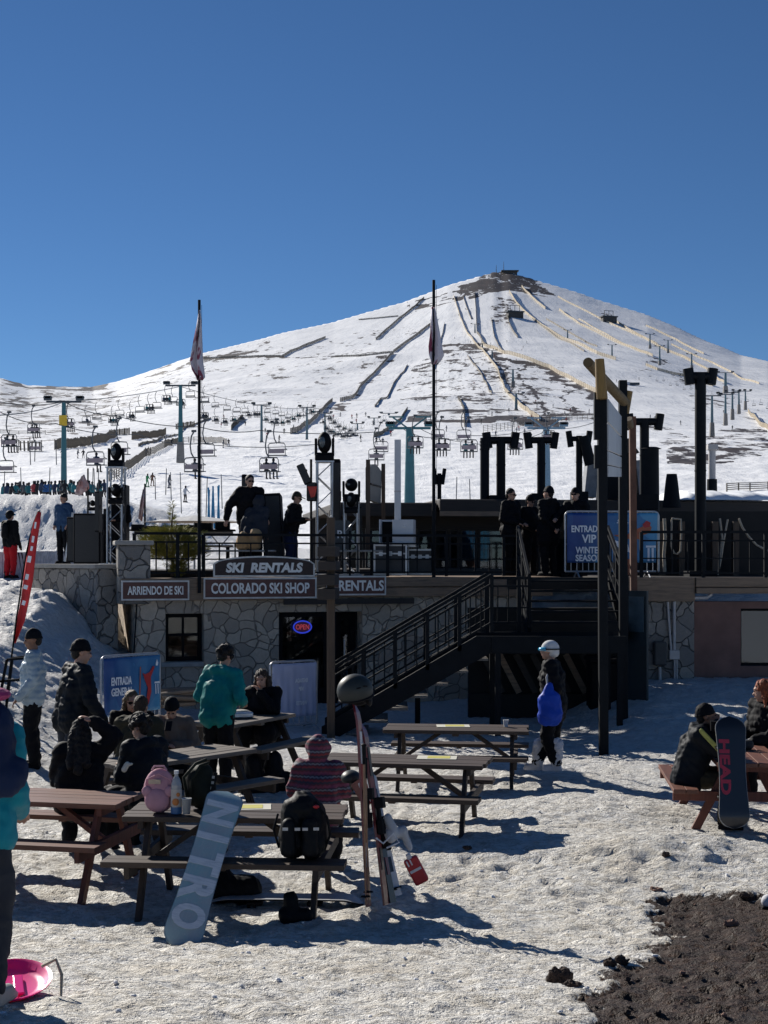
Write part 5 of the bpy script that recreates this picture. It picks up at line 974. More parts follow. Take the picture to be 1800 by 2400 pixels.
flat(e, [(.02,.80),(.30,.82),(.48,.92),(.70,1.02),(.76,.95),(.72,.84),(.58,.80),(.60,.70),(.42,.74),(.24,.72)], BO, -.055, 'skier_figure'); flat(e, [(.58,1.0),(.66,1.08),(.74,1.04),(.72,.96),(.62,.94)], BR, -.058, 'skier_figure'); flat(e, [(-.02,.72),(.30,.62),(.34,.46),(.08,.58)], BW, -.057, 'skier_figure')
flat(e, [(.10,.30),(.42,.36),(.44,.02),(.24,.0)], BO, -.062, 'skier_figure'); flat(e, [(.68,.30),(.72,.30),(.72,.55),(.68,.55)], BW, -.055, 'emblem'); flat(e, [(.76,.30),(.80,.30),(.80,.55),(.76,.55)], BW, -.055, 'emblem'); flat(e, [(.65,.56),(.84,.56),(.84,.60),(.65,.60)], BW, -.055, 'emblem')
g0 = at(218, 1420, 22.3); g1 = at(345, 1409, 23.3); w = math.hypot(g1.x-g0.x, g1.y-g0.y); yw = math.atan2(g1.y-g0.y, g1.x-g0.x); c = (g0+g1)/2; zg_ = .12
e = barrier('blue barrier banner reading ENTRADA GENERAL in front of the shop window', (c.x, c.y, zg_), yw, w, c.z-zg_, M_BAN, .10)
hh_ = c.z-zg_; text('ENTRADA', w*.34, .13, BW, e, (-w*.20,-.06,hh_-.40), off=.03); text('GENERAL', w*.36, .13, BW, e, (-w*.19,-.06,hh_-.57), off=.03)
flat(e, [(w*.16,hh_-.30),(w*.20,hh_-.33),(w*.28,hh_-.30),(w*.34,hh_-.20),(w*.37,hh_-.22),(w*.30,hh_-.38),(w*.31,hh_-.62),(w*.26,hh_-.82),(w*.22,hh_-.80),(w*.25,hh_-.55),(w*.20,hh_-.42)], BR, -.056, 'skier_figure')
flat(e, [(w*.10,hh_-.75),(w*.115,hh_-.75),(w*.13,hh_-.20),(w*.115,hh_-.20)], BO, -.056, 'ski_print')
for a_ in (.385,.425): flat(e, [(w*a_,hh_-.66),(w*(a_+.014),hh_-.66),(w*(a_+.008),hh_-.50),(w*(a_-.006),hh_-.50)], BW, -.056, 'emblem')
flat(e, [(w*.365,hh_-.49),(w*.46,hh_-.49),(w*.45,hh_-.46),(w*.37,hh_-.46)], BW, -.056, 'emblem'); flat(e, [(w*.39,hh_-.16),(w*.41,hh_-.10),(w*.43,hh_-.16),(w*.42,hh_-.20),(w*.39,hh_-.20)], BW, -.056, 'emblem')
m_bk = mat('banner_back_lilac', (.46,.50,.68), .6, .12, 1.5, .1); g0 = at(583, 1431, 23.6); g1 = at(684, 1439, 24.1); g1.z = g0.z; w = (g1-g0).length; c = (g0+g1)/2; zg_ = CZ-(1573-HY)/F*23.9
e = barrier('pale lilac back of a banner with mirrored text before the shop door', (c.x, c.y, zg_), math.atan2(g1.y-g0.y, g1.x-g0.x), w, c.z-zg_, m_bk, .06, ph=.14); hh_ = c.z-zg_
for s_, ww, zz, hx in (('VIP', .10, .46, .07), ('ENTRADA', .24, .32, .07), ('WINTER', .22, .70, .07)): text(s_, ww, hx, BW, e, (.12,-.058,hh_-zz), off=.02, mirror=True)
# ------------------------------------------------------------- red feather flag
RED = mat('bright_red_flag', (.62,.02,.022), .6, .12, 2, .1); YF = 21.5; fb = at(28, 1408, YF); e = empty('feather_flag', fb, 0, 'tall bright red feather flag curving up at the left', 'flag')
prof = [(1390,30,33),(1340,36,55),(1290,44,66),(1250,49,73),(1200,57,77),(1160,66,81),(1130,74,85),(1106,83,88)]
m = MB(); vs = []; fs = []; 
for i, (dy, a, b) in enumerate(prof):
    for j in range(7): t_ = j/6; p = at(a+(b-a)*t_, dy, YF)-fb; vs.append((p.x, .05*math.sin(t_*3.5+i*.7), p.z))
fs = [(i*7+j, i*7+j+1, (i+1)*7+j+1, (i+1)*7+j) for i in range(7) for j in range(6)]; m.add(vs, fs); o = m.build('banner_cloth', RED, e, True); o.modifiers.new('s','SOLIDIFY').thickness = .006
m = MB(); m.tube([at(14,1500,YF)-fb]+[at(a-1,dy,YF)-fb for dy, a, b in prof]+[at(87,1103,YF)-fb], .014, 8); m.build('pole', DK, e, True)
for dx, dy, hh2, ww, an_ in [(58,1268,9,9,.3),(61,1246,12,7,.2),(66,1208,14,8,.2),(71,1185,10,5,.2),(74,1165,14,5,.15),(79,1135,14,4,.15),(54,1302,10,7,.3)]:
    p = at(dx, dy, YF)-fb; m = MB(); m.box((p.x,-.075,p.z),(px(ww,YF),.006,px(hh2,YF)),(0,an_,0)); m.build('print', BW, e)
e = empty('metal_rack', at(30, 1440, 20.5), 0, 'dark metal frame with chain links behind the silver jacket', 'rack'); m = MB(); 
for a, b in (((-.25,0,-.7),(-.1,0,.1)),((-.1,0,.1),(.35,0,.14)),((-.2,.3,-.7),(-.1,.3,.1)),((-.1,.3,.1),(.3,.3,.15)),((-.3,0,-.22),(.2,0,-.18))): m.beam(a, b, .035, .035)
m.build('frame', DK, e)
# ------------------------------------------------------------- flagpoles with limp flags
t = NT('maroon_white_flag'); n = t.noise(t.coord((1,1,1)), 1.6, 3, .5, 1.); t.l(t.ramp(n, [(.50, (.58,.54,.58)), (.53, (.24,.04,.08)), (.60, (.20,.035,.07)), (.63, (.60,.57,.60))]), t.b.inputs['Base Color']); t.b.inputs['Roughness'].default_value = .8; t.b.inputs['Transmission Weight'].default_value = 0; M_FL = t.mat
def flagpole(label, dx, dtop, dbase, Y, r, prof, zb):
    b = at(dx, dbase, Y); b.z = zb; top = at(dx, dtop, Y).z-zb; e = empty('flagpole', b, 0, label, 'flagpole', 'tall poles with limp maroon and white flags')
    m = MB(); m.cone((0,0,-.3),(0,0,top),r,r*.8,14); m.build('pole', BLK, e, True); m = MB(); n = 9; vs = []
    for i, (dy, a, c) in enumerate(prof):
        for j in range(n): t_ = j/(n-1); p = at(a+(c-a)*t_, dy, Y)-b; vs.append((p.x, -.05-.07*math.sin(t_*9+i*.5), p.z))
    m.add(vs, [(i*n+j, i*n+j+1, (i+1)*n+j+1, (i+1)*n+j) for i in range(len(prof)-1) for j in range(n-1)]); o = m.build('flag_cloth', M_FL, e, True); o.modifiers.new('s','SOLIDIFY').thickness = .005
    m = MB(); m.tube([(r*1.4,-.02,top-.1),(r*1.5,-.03,top*.5),(r*1.3,-.02,.2)], .004, 5); m.build('halyard', DK, e, True)
fl1 = [(672,431,434),(700,427,436),(740,419,437),(780,412,438),(800,416,441),(815,424,443),(822,426,438)]
flagpole('black flagpole on the left with its flag hanging at half height', 430.5, 648, 1245, 26.6, .034, fl1, DECK)
fl2 = [(665,932,939),(690,930,944),(720,929,950),(750,925,955),(768,926,959),(780,930,952),(788,932,945)]
flagpole('black flagpole on the right, the taller one, before the lodge', 937, 605, 1245, 28.0, .037, fl2, DECK)
def small_flag(label, dx, dtop, dbase, Y, poly):
    b = at(dx, dbase, Y); e = empty('small_flag', b, 0, label, 'flag', 'small red and white flags behind the stage'); top = at(dx, dtop, Y).z-b.z; m = MB(); m.cone((0,0,-.3),(0,0,top),.03,.025,8); m.build('pole', DK, e, True)
    m = MB(); P = [at(a, c, Y)-b for a, c in poly]; n = 6; vs = []
    for i in range(len(P)//2):
        l, r_ = P[i], P[-1-i]
        for j in range(n): q = l.lerp(r_, j/(n-1)); vs.append((q.x, -.05-.06*math.sin(j*2.2+i), q.z))
    m.add(vs, [(i*n+j, i*n+j+1, (i+1)*n+j+1, (i+1)*n+j) for i in range(len(P)//2-1) for j in range(n-1)]); o = m.build('flag_cloth', mat('red_white_print', (.55,.50,.50), .7, .1, 3, .1, c2=(.35,.10,.08)), e, True); o.modifiers.new('s','SOLIDIFY').thickness = .005
small_flag('bunched red and white flag on a short pole left of the light truss', 190, 1012, 1215, 42, [(176,1030),(168,1050),(163,1066),(172,1072),(195,1055),(193,1045),(186,1035),(182,1025)])
small_flag('narrow red and white flag on a pole right of the light truss', 313, 1045, 1160, 40, [(309,1060),(304,1085),(300,1120),(308,1128),(312,1090),(313,1050)])
# ------------------------------------------------------------- signposts
def seg(dx0, dy0, Y0, dx1, dy1, Y1): return at(dx0, dy0, Y0), at(dx1, dy1, Y1)
b = at(715, 1580, 22.6); b.z = -.1; e = empty('signpost', b, 0, 'tall square wooden post with dark boards seen edge on, before the door', 'signpost'); tp_ = at(715, 1118, 22.6).z-b.z
m = MB(); m.box((0,0,tp_/2),(.125,.125,tp_)); m.build('post', DW, e, bevel=.006)
for dyc, hh_ in ((1192,26),(1222,24),(1252,28),(1282,28)):
    z_ = at(0, dyc, 22.6).z-b.z; m = MB(); m.box((-.04+random.uniform(-.01,.02),-.03,z_),(.28,1.0,px(hh_-5,22.6)),(0,0,R(-2))); m.build('sign_board', LOGD, e, bevel=.006)
b = at(1302, 1594, 20.8); b.z = 0; e = empty('double_signpost', b, 0, 'black double post sign with grey boards seen from the side, yellow logs on top', 'signpost')
LOC = lambda dx, dy, Y: at(dx, dy, Y)-b
m = MB(); p0, p1 = LOC(1304,1600,20.8), LOC(1300,850,20.8); p0.z = -.1; m.beam(p0, p1, .13, .13, up=(0,1,0)); m.build('post', BLK, e, bevel=.005); m = MB(); p0, p1 = LOC(1347,1560,23.2), LOC(1345,822,23.2); p0.z = -.1; m.beam(p0, p1, .13, .13, up=(0,1,0)); m.build('post', BLK, e, bevel=.005)
m = MB(); p0, p1 = LOC(1289,848,20.7), LOC(1289,950,20.7); m.beam(p0, p1, .08, .10, up=(0,1,0)); m.build('side_board', BLK, e); m = MB(); m.beam(LOC(1289,962,20.7), LOC(1289,1012,20.7), .07, .10, up=(0,1,0)); m.build('side_board', BLK, e)
GRB = mat('grey_sign_board', (.36,.37,.39), .5, .12, 2, .05)
for (a0, a1, b0_, b1_) in ((862,912,900,942),(916,972,946,984),(975,1003,988,1010),(1006,1030,1012,1030)):
    q = [LOC(1309,a0,21.0), LOC(1309,a1,21.0), LOC(1338,b1_,23.1), LOC(1338,b0_,23.1)]; q[1].z = q[1].z; nrm = Vector((.035,-.01,0)); m = MB(); m.add([*q, *[x_+nrm for x_ in q]], [(0,1,2,3),(7,6,5,4),(0,4,5,1),(1,5,6,2),(2,6,7,3),(3,7,4,0)]); m.build('sign_board', GRB, e)
YL = wood('yellow_log_wood', (.21,.125,.03), (.11,.065,.018), axis=2, rough=.6)
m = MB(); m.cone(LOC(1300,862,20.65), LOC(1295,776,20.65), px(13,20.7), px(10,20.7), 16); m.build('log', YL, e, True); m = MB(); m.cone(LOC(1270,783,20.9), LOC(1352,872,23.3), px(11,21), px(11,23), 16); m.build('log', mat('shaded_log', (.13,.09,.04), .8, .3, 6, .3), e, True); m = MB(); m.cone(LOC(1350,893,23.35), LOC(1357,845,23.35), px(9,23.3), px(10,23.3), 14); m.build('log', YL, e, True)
b = at(1371, 1340, 24.6); b.z = .0; e = empty('rusty_post', b, 0, 'rusty brown steel post just right of the black double signpost', 'post'); m = MB(); m.beam((0,0,-.2), at(1366,900,24.6)-b, .11, .11, up=(0,1,0)); m.build('shaft', mat('rusty_steel', (.12,.055,.035), .8, .4, 5, .3), e); m = MB(); m.cone(at(1357,905,24.5)-b, at(1364,925,24.6)-b, px(9,24.6), px(7,24.6), 12); m.build('log_stub', wood('post_stub', (.14,.10,.06), (.07,.05,.03), axis=2), e, True)
m = MB(); q = at(1380, 1300, 24.3)
e = empty('hoarding_sign', at(810, 1100, 28.8), 0, 'framed double sided signboard seen obliquely, left of the white column', 'signboard'); LB = at(810,1100,28.8)
for dx, dt, Y in ((795,993,28.6),(828,1002,30.6)): m = MB(); m.beam(at(dx,1190,Y)-LB, at(dx,dt,Y)-LB, .085, .085, up=(0,1,0)); m.build('post', DW, e)
q = [at(a, c, Y)-LB for a, c, Y in ((799,1010,28.8),(799,1080,28.8),(823,1088,30.4),(824,1018,30.4),(813,1003,29.6),(805,1003,29.1))]; m = MB(); nn = len(q); off_ = Vector((-.09,.02,0)); m.add([*q, *[x_+off_ for x_ in q]], [tuple(range(nn)), tuple(range(nn,2*nn))[::-1]]+[(i,i+nn,(i+1)%nn+nn,(i+1)%nn) for i in range(nn)]); m.build('board', mat('dark_grey_board', (.06,.07,.075), .5), e)
m = MB(); m.beam(at(801,1045,28.75)-LB, at(824,1052,30.35)-LB, .03, .03); m.build('crossbar', LOGD, e)
# ------------------------------------------------------------- stage and terrace gear
def truss(label, dx, dt, w, Y, z0=DECK, head=True):
    b = at(dx, dt, Y); top = b.z-z0; b.z = z0; e = empty('truss_tower', b, R(random.uniform(-8,8)), label, 'truss', 'lighting truss towers'); m = MB(); h = w/2
    for a in (-h,h):
        for c in (-h,h): m.cone((a,c,0),(a,c,top),.024,.024,8)
    n = int(top/(w*.95)); 
    for i in range(n):
        z_ = top*i/n; z2 = top*(i+1)/n; s = 1 if i % 2 else -1
        for k in (-h,h): m.cone((-h*s,k,z_),(h*s,k,z2),.011,.011,5); m.cone((k,-h*s,z_),(k,h*s,z2),.011,.011,5)
    m.build('truss_frame', ALU, e, True); m = MB(); m.box((0,0,top+.02),(w*1.25,w*1.25,.03)); m.build('top_plate', ALU, e); m = MB(); m.box((0,0,.02),(w*1.8,w*1.8,.03)); m.build('base_plate', ALU, e); return e, top, b
def head(label, b, s=1.0, tilt=.0):
    e = empty('moving_head_lamp', b, 0, label, 'stage lamp', 'moving head stage lamps'); m = MB(); m.box((0,0,.06*s),(.36*s,.30*s,.12*s)); m.build('base', DK, e, bevel=.02); m = MB()
    for k in (-1,1): m.box((k*.165*s,0,.27*s),(.05*s,.14*s,.34*s))
    m.box((0,0,.14*s),(.36*s,.14*s,.05*s)); m.build('yoke', DK, e, bevel=.015); m = MB(); m.ell((0,0,.36*s),(.135*s,.14*s,.21*s),18,12,(tilt,0,0)); m.build('lamp_body', DK, e, True); m = MB(); m.ell((-.03*s,-.10*s,.36*s),(.07*s,.05*s,.11*s),14,8,(tilt,0,0)); m.build('lens', mat('lamp_lens', (.10,.12,.13), .1, .1, 3, 0), e, True)
def speaker(label, p, w, d, h, rot=(0,0,0), nm='loudspeaker', grp='black loudspeakers'):
    e = empty(nm, p, 0, label, 'speaker', grp); e.rotation_euler = rot; m = MB(); m.box((0,0,h/2),(w,d,h)); m.build('cabinet', DK, e, bevel=.02); m = MB(); m.box((0,-d/2-.008,h/2),(w*.88,.012,h*.92)); m.build('grille', mat('speaker_grille', (.02,.021,.023), .5, .3, 60, .4), e)
    m = MB(); m.box((w/2+.008,0,h*.62),(.012,d*.35,h*.1)); m.build('handle', BLK, e); return e
_, tz, tb = truss('tall aluminium lighting truss in the middle of the terrace', 701, 1000, .30, 28.9); head('large black moving head lamp on the tall middle truss', tb+Vector((0,0,tz+.035)), 1.05, .1)
_, tz, tb = truss('shorter aluminium truss right of the tall one', 759, 1088, .26, 28.6); head('black moving head lamp hanging on the shorter truss', tb+Vector((0,-.2,tz-.2)), .75, .5); head('upper moving head lamp on the shorter truss', tb+Vector((0,0,tz+.035)), .95, PI/2)
_, tz, tb = truss('aluminium truss of the left stage', 251, 1012, .34, 33.5, 2.7); head('black moving head lamp on top of the left stage truss', tb+Vector((0,0,tz+.035)), 1.0, .1); head('white faced lamp mounted low on the left stage truss', tb+Vector((.05,-.3,tz-.85)), .9, .9)
def spk(dx, dt, db, w, Y, label, d=.45, rot=(0,0,0), zb=None): b = at(dx, db, Y); h = at(dx, dt, Y).z-b.z; return speaker(label, b, px(w,Y), d, h, rot)
spk(727, 993, 1200, 17, 29.2, 'tall slim black speaker column right of the middle truss'); spk(269, 1048, 1215, 15, 33.8, 'tall slim black speaker column right of the left stage truss'); spk(213, 1062, 1150, 9, 34.2, 'narrow black column left of the left stage truss')
e = spk(673, 1080, 1120, 20, 28.7, 'small black speaker hanging left of the middle truss', .3); e.location.z += .35
e = spk(666, 1000, 1045, 16, 28.6, 'tilted black speaker hanging upper left of the middle truss', .25, (0,R(-24),0)); spk(776, 1095, 1190, 11, 29.0, 'narrow black cabinet right of the shorter truss')
m = MB(); b = at(674, 1062, 28.5); m.prism([(-.09,.1),(.10,.1),(.06,-.10),(-.02,-.12)],-.05,.05); tag(m.build('red_cloth', mat('orange_red_cloth', (.65,.06,.04), .6), None, loc=b), 'small orange red cloth between the two hanging speakers', 'cloth')
m = MB(); b = at(672, 1098, 29.0); m.cone((0,0,-1.4),(0,0,1.0),.025,.025,8); tag(m.build('speaker_pole', BLK, None, loc=b), 'thin black pole carrying the hanging speakers', 'pole')
e = spk(594, 1068, 1225, 42, 28.9, 'wide tilted black monitor behind the man in sunglasses', .6, (R(-4),R(-3),0)); spk(530, 1026, 1235, 12, 30.5, 'small upright black box behind the shoulder of the man in sunglasses')
e = spk(1008*0+815, 1190, 1240, 1, 29, 'x') if False else None
for a, dx, dt, db, w, lab in [(0, 195, 1110, 1218, 58, 'big black speaker stack on the left stage'), (0, 172, 1118, 1215, 40, 'lower dark grey cabinet at the left end of the stage'), (0, 238, 1100, 1216, 16, 'black case behind the man in the cap')]: spk(dx, dt, db, w, 35 if w > 50 else 35.6, lab, .8)
head('small round lamp lying on the stage cabinets', at(200, 1103, 34.6), .5, 1.2)
e = empty('step_ladder', at(152, 1213, 36.2), 0, 'thin aluminium step ladder left of the stage cabinets', 'ladder'); m = MB(); 
for s in (-1,1): m.beam((s*.14,0,0),(s*.08+.14,.0,1.25),.025,.05)
for k in range(5): m.box((.11*(k+1)/5,0,.22*(k+1)),(.26-.02*k,.06,.02))
m.build('ladder_frame', ALU, e)
# white column and cabinet, flight cases
e = empty('white_column', at(859, 1245, 28.7), 0, 'square white metal column standing behind the open cabinet', 'column'); e.location.z = DECK; m = MB(); h = at(0,950,28.7).z-DECK; m.box((0,0,h/2),(px(14,28.7),px(14,28.7),h)); m.build('shaft', WHT, e, bevel=.006); m = MB(); m.box((0,0,h*.62),(px(15,28.7),px(15,28.7),.02)); m.build('joint', GAL, e)
cb = at(860, 1176, 28.3); e = empty('white_cabinet', cb, R(-8), 'open white control cabinet on a flight case', 'cabinet'); h = at(0,1123,28.3).z-cb.z; m = MB(); m.box((.12,0,h/2),(.42,.40,h)); m.build('box', WHT, e, bevel=.008); m = MB(); m.box((-.22,.0,h/2),(.24,.03,h)); m.box((-.33,-.15,h/2),(.02,.3,h)); m.build('side_shell', WHT, e); m = MB(); m.box((-.21,-.02,h/2),(.21,.02,h*.85)); m.build('dark_interior', DK, e); m = MB(); m.box((.15,-.205,h*.72),(.05,.01,.05)); m.build('lock', ALU, e); m = MB(); m.box((0,0,-.03),(.75,.5,.05)); m.build('base', ALU, e)
def case(label, dx0, dx1, dt, Y, d=.6):
    a, b_ = at(dx0,dt,Y), at(dx1,dt,Y); h = a.z-DECK-.02; w = b_.x-a.x; e = empty('flight_case', ((a.x+b_.x)/2, Y, DECK+.02), R(-5), label, 'flight case', 'flight cases on the terrace'); m = MB(); m.box((0,0,h/2),(w,d,h)); m.build('body', mat('case_laminate', (.03,.032,.036), .5, .2, 8, .05), e); m = MB()
    for s in (-1,1):
        for k in (-1,1): m.box((s*w/2,k*d/2,h/2),(.035,.035,h*1.01))
        m.box((0,s*d/2,.02),(w,.035,.035)); m.box((0,s*d/2,h),(w,.035,.035)); m.box((0,s*d/2,h*.72),(w,.03,.03)); m.box((s*w/2,0,h),(.035,d,.035))
    m.build('edge_profiles', ALU, e)
    for s in (-1,0,1): m = MB(); m.box((s*w*.3,-d/2-.02,h*.72),(.07,.02,.09)); m.build('latch', ALU, e)
case('left flight case with shiny edges under the white cabinet', 812, 880, 1178, 28.2); case('black flight case right of the cabinet', 884, 935, 1188, 28.6)
e = empty('bar_tables', at(770,1192,28.1), 0, 'dark steel stand tables left of the flight cases', 'table'); e.location.z = DECK
for k in range(3): m = MB(); m.box((-.55+k*.42,0,.45),(.04,.04,.9)); m.build('leg', BLK, e)
m = MB(); m.box((-.1,0,.5),(1.25,.5,.035)); m.build('tabletop', mat('grey_top', (.2,.21,.22), .4), e)
# DJ table with gear
db_ = at(395, 1150, 28.6); e = empty('control_table', (db_.x, 28.6, DECK), R(4), 'long truss table covered in black mixing gear behind the left flagpole', 'table'); zt2 = db_.z-DECK; m = MB()
for z_ in (zt2, zt2-.28):
    for y_ in (-.2,.2): m.tube([(-.95,y_,z_),(1.0,y_,z_)], .022, 6)
for i in range(8): s = 1 if i % 2 else -1; m.cone((-.95+i*.245,-.2,zt2-.14-.14*s),(-.95+(i+1)*.245,-.2,zt2-.14+.14*s),.012,.012,5)
m.build('truss_frame', ALU, e, True)
for k in (-.85,.9): m = MB(); m.box((k,0,(zt2-.28)/2),(.06,.4,zt2-.28)); m.build('leg', BLK, e)
m = MB(); m.box((0,.0,zt2+.04),(2.1,.6,.03)); m.build('tabletop', DK, e)
for i, (x_, w_, h_) in enumerate([(-.9,.2,.10),(-.62,.25,.07),(-.3,.3,.06),(.05,.3,.09),(.42,.34,.13),(.8,.3,.15)]): m = MB(); m.box((x_,0,zt2+.058+h_/2),(w_,.35,h_),(0,.0,.1*(i%3-1))); tag(m.build('mixer', DK, None, bevel=.01), 'black mixing console box number on the long control table', 'mixer'); o = COL.objects[-1]; o.location = e.location; o['label'] = ['leftmost small black mixer on the long control table','flat black mixer second on the control table','wide flat mixer in the middle left of the control table','black mixer in the middle right of the control table','taller black box second from the right on the control table','tallest black box at the right end of the control table'][i]; o['group'] = 'mixing gear'
# roof of parasol behind, grey crates
e = empty('parasol', at(420, 1128, 34), 0, 'pale flat parasol canopy behind the control table', 'parasol'); m = MB(); m.cone((0,0,0),(0,0,.16),1.25,.05,8,True); m.build('canopy', mat('pale_canvas', (.5,.5,.5), .8), e); m = MB(); m.cone((0,0,-2.0),(0,0,.1),.025,.025,8); m.build('pole', ALU, e)
# small white fence panels at the far left
e = empty('white_fence', at(95, 1270, 38.5), R(30), 'pale sheet fence panels behind the red feather flag', 'fence'); e.location.z = 1.9
for k in range(3): m = MB(); n = 24; P = [(-1.3+k*.95+i*.93/n, .02*(i%2)) for i in range(n+1)]; m.add([(x_,y_,0) for x_,y_ in P]+[(x_,y_,1.12+.03*k) for x_,y_ in P]+[(x_,y_+.02,0) for x_,y_ in P]+[(x_,y_+.02,1.12+.03*k) for x_,y_ in P], [(i,i+1,n+1+i+1,n+1+i) for i in range(n)]+[(2*(n+1)+i+1,2*(n+1)+i,3*(n+1)+i,3*(n+1)+i+1) for i in range(n)]); m.build('panel', mat('pale_fence_sheet', (.55,.56,.60), .6), e)
# paper bag, wood pile, drift box
e = empty('paper_bag', at(535, 1190, 27.3), .1, 'brown paper bag on the deck behind the SKI RENTALS board', 'bag'); m = MB(); m.cap((-.10,0,.12),(-.09,0,.26),.14,.12); m.cap((.13,0,.14),(.14,0,.30),.14,.13); rough_bag(m, .016, .018, 'bag_body', cloth('kraft_paper', (.42,.27,.14)), e, 6, 2, 7)
LOGS = wood('split_log', (.26,.19,.13), (.10,.07,.05), axis=0)
for i in range(16): p = at(random.uniform(352,420), random.uniform(1488,1530), 24.6+random.uniform(-.2,.4)); m = MB(); a = random.uniform(-.25,.25); l_ = random.uniform(.3,.5); m.cone((-l_,-.1*a,l_*a*.5),(l_,.1*a,-l_*a*.5),.045,.04,7); tag(m.build('firewood_log', LOGS, None, loc=p), 'split log in the firewood heap under the shop window', 'log', 'firewood heap under the window')
e = empty('deck_table_edge', at(505, 1190, 27.1), 0, 'pale rounded table edge behind the SKI RENTALS board', 'table'); e.location.z = DECK; zz_ = at(0,1190,27.1).z-DECK; m = MB(); m.box((.1,.25,zz_),(1.35,.5,.035)); m.build('tabletop', mat('grey_top', (0,0,0)), e, bevel=.012); m = MB(); m.box((.1,.25,zz_/2),(.07,.07,zz_)); m.build('leg', BLK, e)
m = MB(); m.prism([(-.16,.0),(-.2,.13),(-.2,.5),(-.14,.58),(.14,.58),(.2,.5),(.2,.1),(.15,0)],-.02,.02); r_s = empty('round_sign', at(747, 1213, 28.4)+Vector((0,0,.0)), 0, 'dark eight sided sign with a white letter R at the middle truss', 'sign'); r_s.location = at(739, 1213, 28.7)+Vector((0,0,.25)); m.build('board', mat('dark_grey_board', (0,0,0)), r_s); text('R', .13, .16, BW, r_s, (-.03,-.03,.3), off=.02)
# ------------------------------------------------------------- conifer in the planter
GRN = mat('backlit_conifer_needles', (.34,.30,.06), .8, .5, 9, 0, c2=(.12,.13,.03)); BRK = wood('conifer_bark', (.12,.08,.05), (.05,.035,.025), axis=2)  # needle colour itself brightened to stand in for sun shining through
tb = at(372, 1205, 27.6); tb.z = DECK; e = empty('conifer', tb, 0, 'yellow green conifer bush with a thin leader behind the deck railing', 'conifer'); m = MB(); zt3 = at(0,1092,27.6).z-DECK; m.tube([(0,0,0),(.02,0,.5),(-.02,0,.9),(.02,0,zt3)], [.04,.03,.02,.008], 7); m.build('trunk', BRK, e)
m = MB(); rr = random.Random(4)
def spray(m, o_, d, l, w):
    d = Vector(d).normalized(); sd = d.cross(Vector((rr.uniform(-1,1), rr.uniform(-1,1), rr.uniform(-1,1)))).normalized()
    for i in range(7):
        c = Vector(o_)+d*l*i/7
        for s in (-1,1):
            t_ = c+d*w*.9+sd*s*w*(1.1-i/9)+Vector((0,0,rr.uniform(-.2,.2)*w)); q = (d*.22*w); m.add([c-q, c+q, t_], [(0,1,2)])
for i in range(1500):
    z_ = (rr.random()**1.1 if i < 600 else rr.uniform(.22,.62))*zt3*.98; k = z_/zt3
    R_ = (.46*max(0, 1-((k-.40)/.22)**2)**.5 if .18 < k < .62 else 0)+.08*(1-k)+.025; a = rr.uniform(0, 2*PI); q = R_*rr.uniform(.2,1)
    o_ = (q*math.cos(a)*1.15+(.10 if k < .35 else 0), q*math.sin(a), z_+.1*rr.random()); lf = 1 if k < .62 else .45
    if k > .62 and rr.random() < .35: continue
    spray(m, o_, (math.cos(a), math.sin(a), rr.uniform(.1,.9)), rr.uniform(.12,.24)*lf, rr.uniform(.03,.06)*lf)
m.build('crown', GRN, e)

# ------------------------------------------------------------- people
SKIN = mat('skin', (.42,.24,.17), .55, .12, 9, .05, spec=.35); SKIND = mat('tanned_skin', (.24,.12,.075), .5, .12, 9, .05, spec=.35)
def hair_mat(n, c):
    t = NT(n); x = t.noise(t.coord((40,40,3)), 2.5, 4, .6, .5); t.l(t.ramp(x, [(.3, tuple(q*.4 for q in c)), (.65, c)]), t.b.inputs['Base Color']); t.b.inputs['Roughness'].default_value = .62; t.b.inputs['Specular IOR Level'].default_value = .3; t.bump(x, .8, .015); return t.mat
HB = hair_mat('black_hair', (.014,.011,.010)); HBR = hair_mat('brown_hair', (.05,.028,.016)); HBL = hair_mat('ash_blonde_hair', (.16,.11,.065)); HRD = hair_mat('red_hair', (.36,.09,.035))
CL = {n: cloth('fabric_'+n, c, r) for n, c, r in [('black',(.004,.0045,.007),.75),('ink',(.007,.010,.015),.65),('denim',(.035,.075,.15),.85),('grey',(.13,.13,.13),.8),('olive',(.045,.040,.026),.8),('teal',(.006,.19,.185),.6),('silver',(.32,.40,.46),.30),('navy',(.008,.018,.055),.75),('cyan',(.005,.19,.26),.6),('red',(.42,.010,.018),.65),('charcoal',(.030,.034,.045),.8),('white',(.6,.6,.6),.8),('brown',(.08,.045,.03),.8),('camel',(.14,.11,.09),.8)]}
STAND = dict(pel=(0,0,.95), che=(0,0,1.25), nek=(0,.01,1.47), hed=(0,-.01,1.62), sh=(.185,0,1.42), el=(.25,.03,1.13), wr=(.26,-.07,.88), hi=(.09,0,.92), kn=(.10,-.03,.50), an=(.11,.02,.09))
SIT = dict(pel=(0,0,.56), che=(0,-.02,.87), nek=(0,-.03,1.08), hed=(0,-.06,1.22), sh=(.185,-.02,1.03), el=(.24,-.10,.76), wr=(.16,-.33,.72), hi=(.09,-.02,.54), kn=(.14,-.42,.54), an=(.14,-.38,.10))
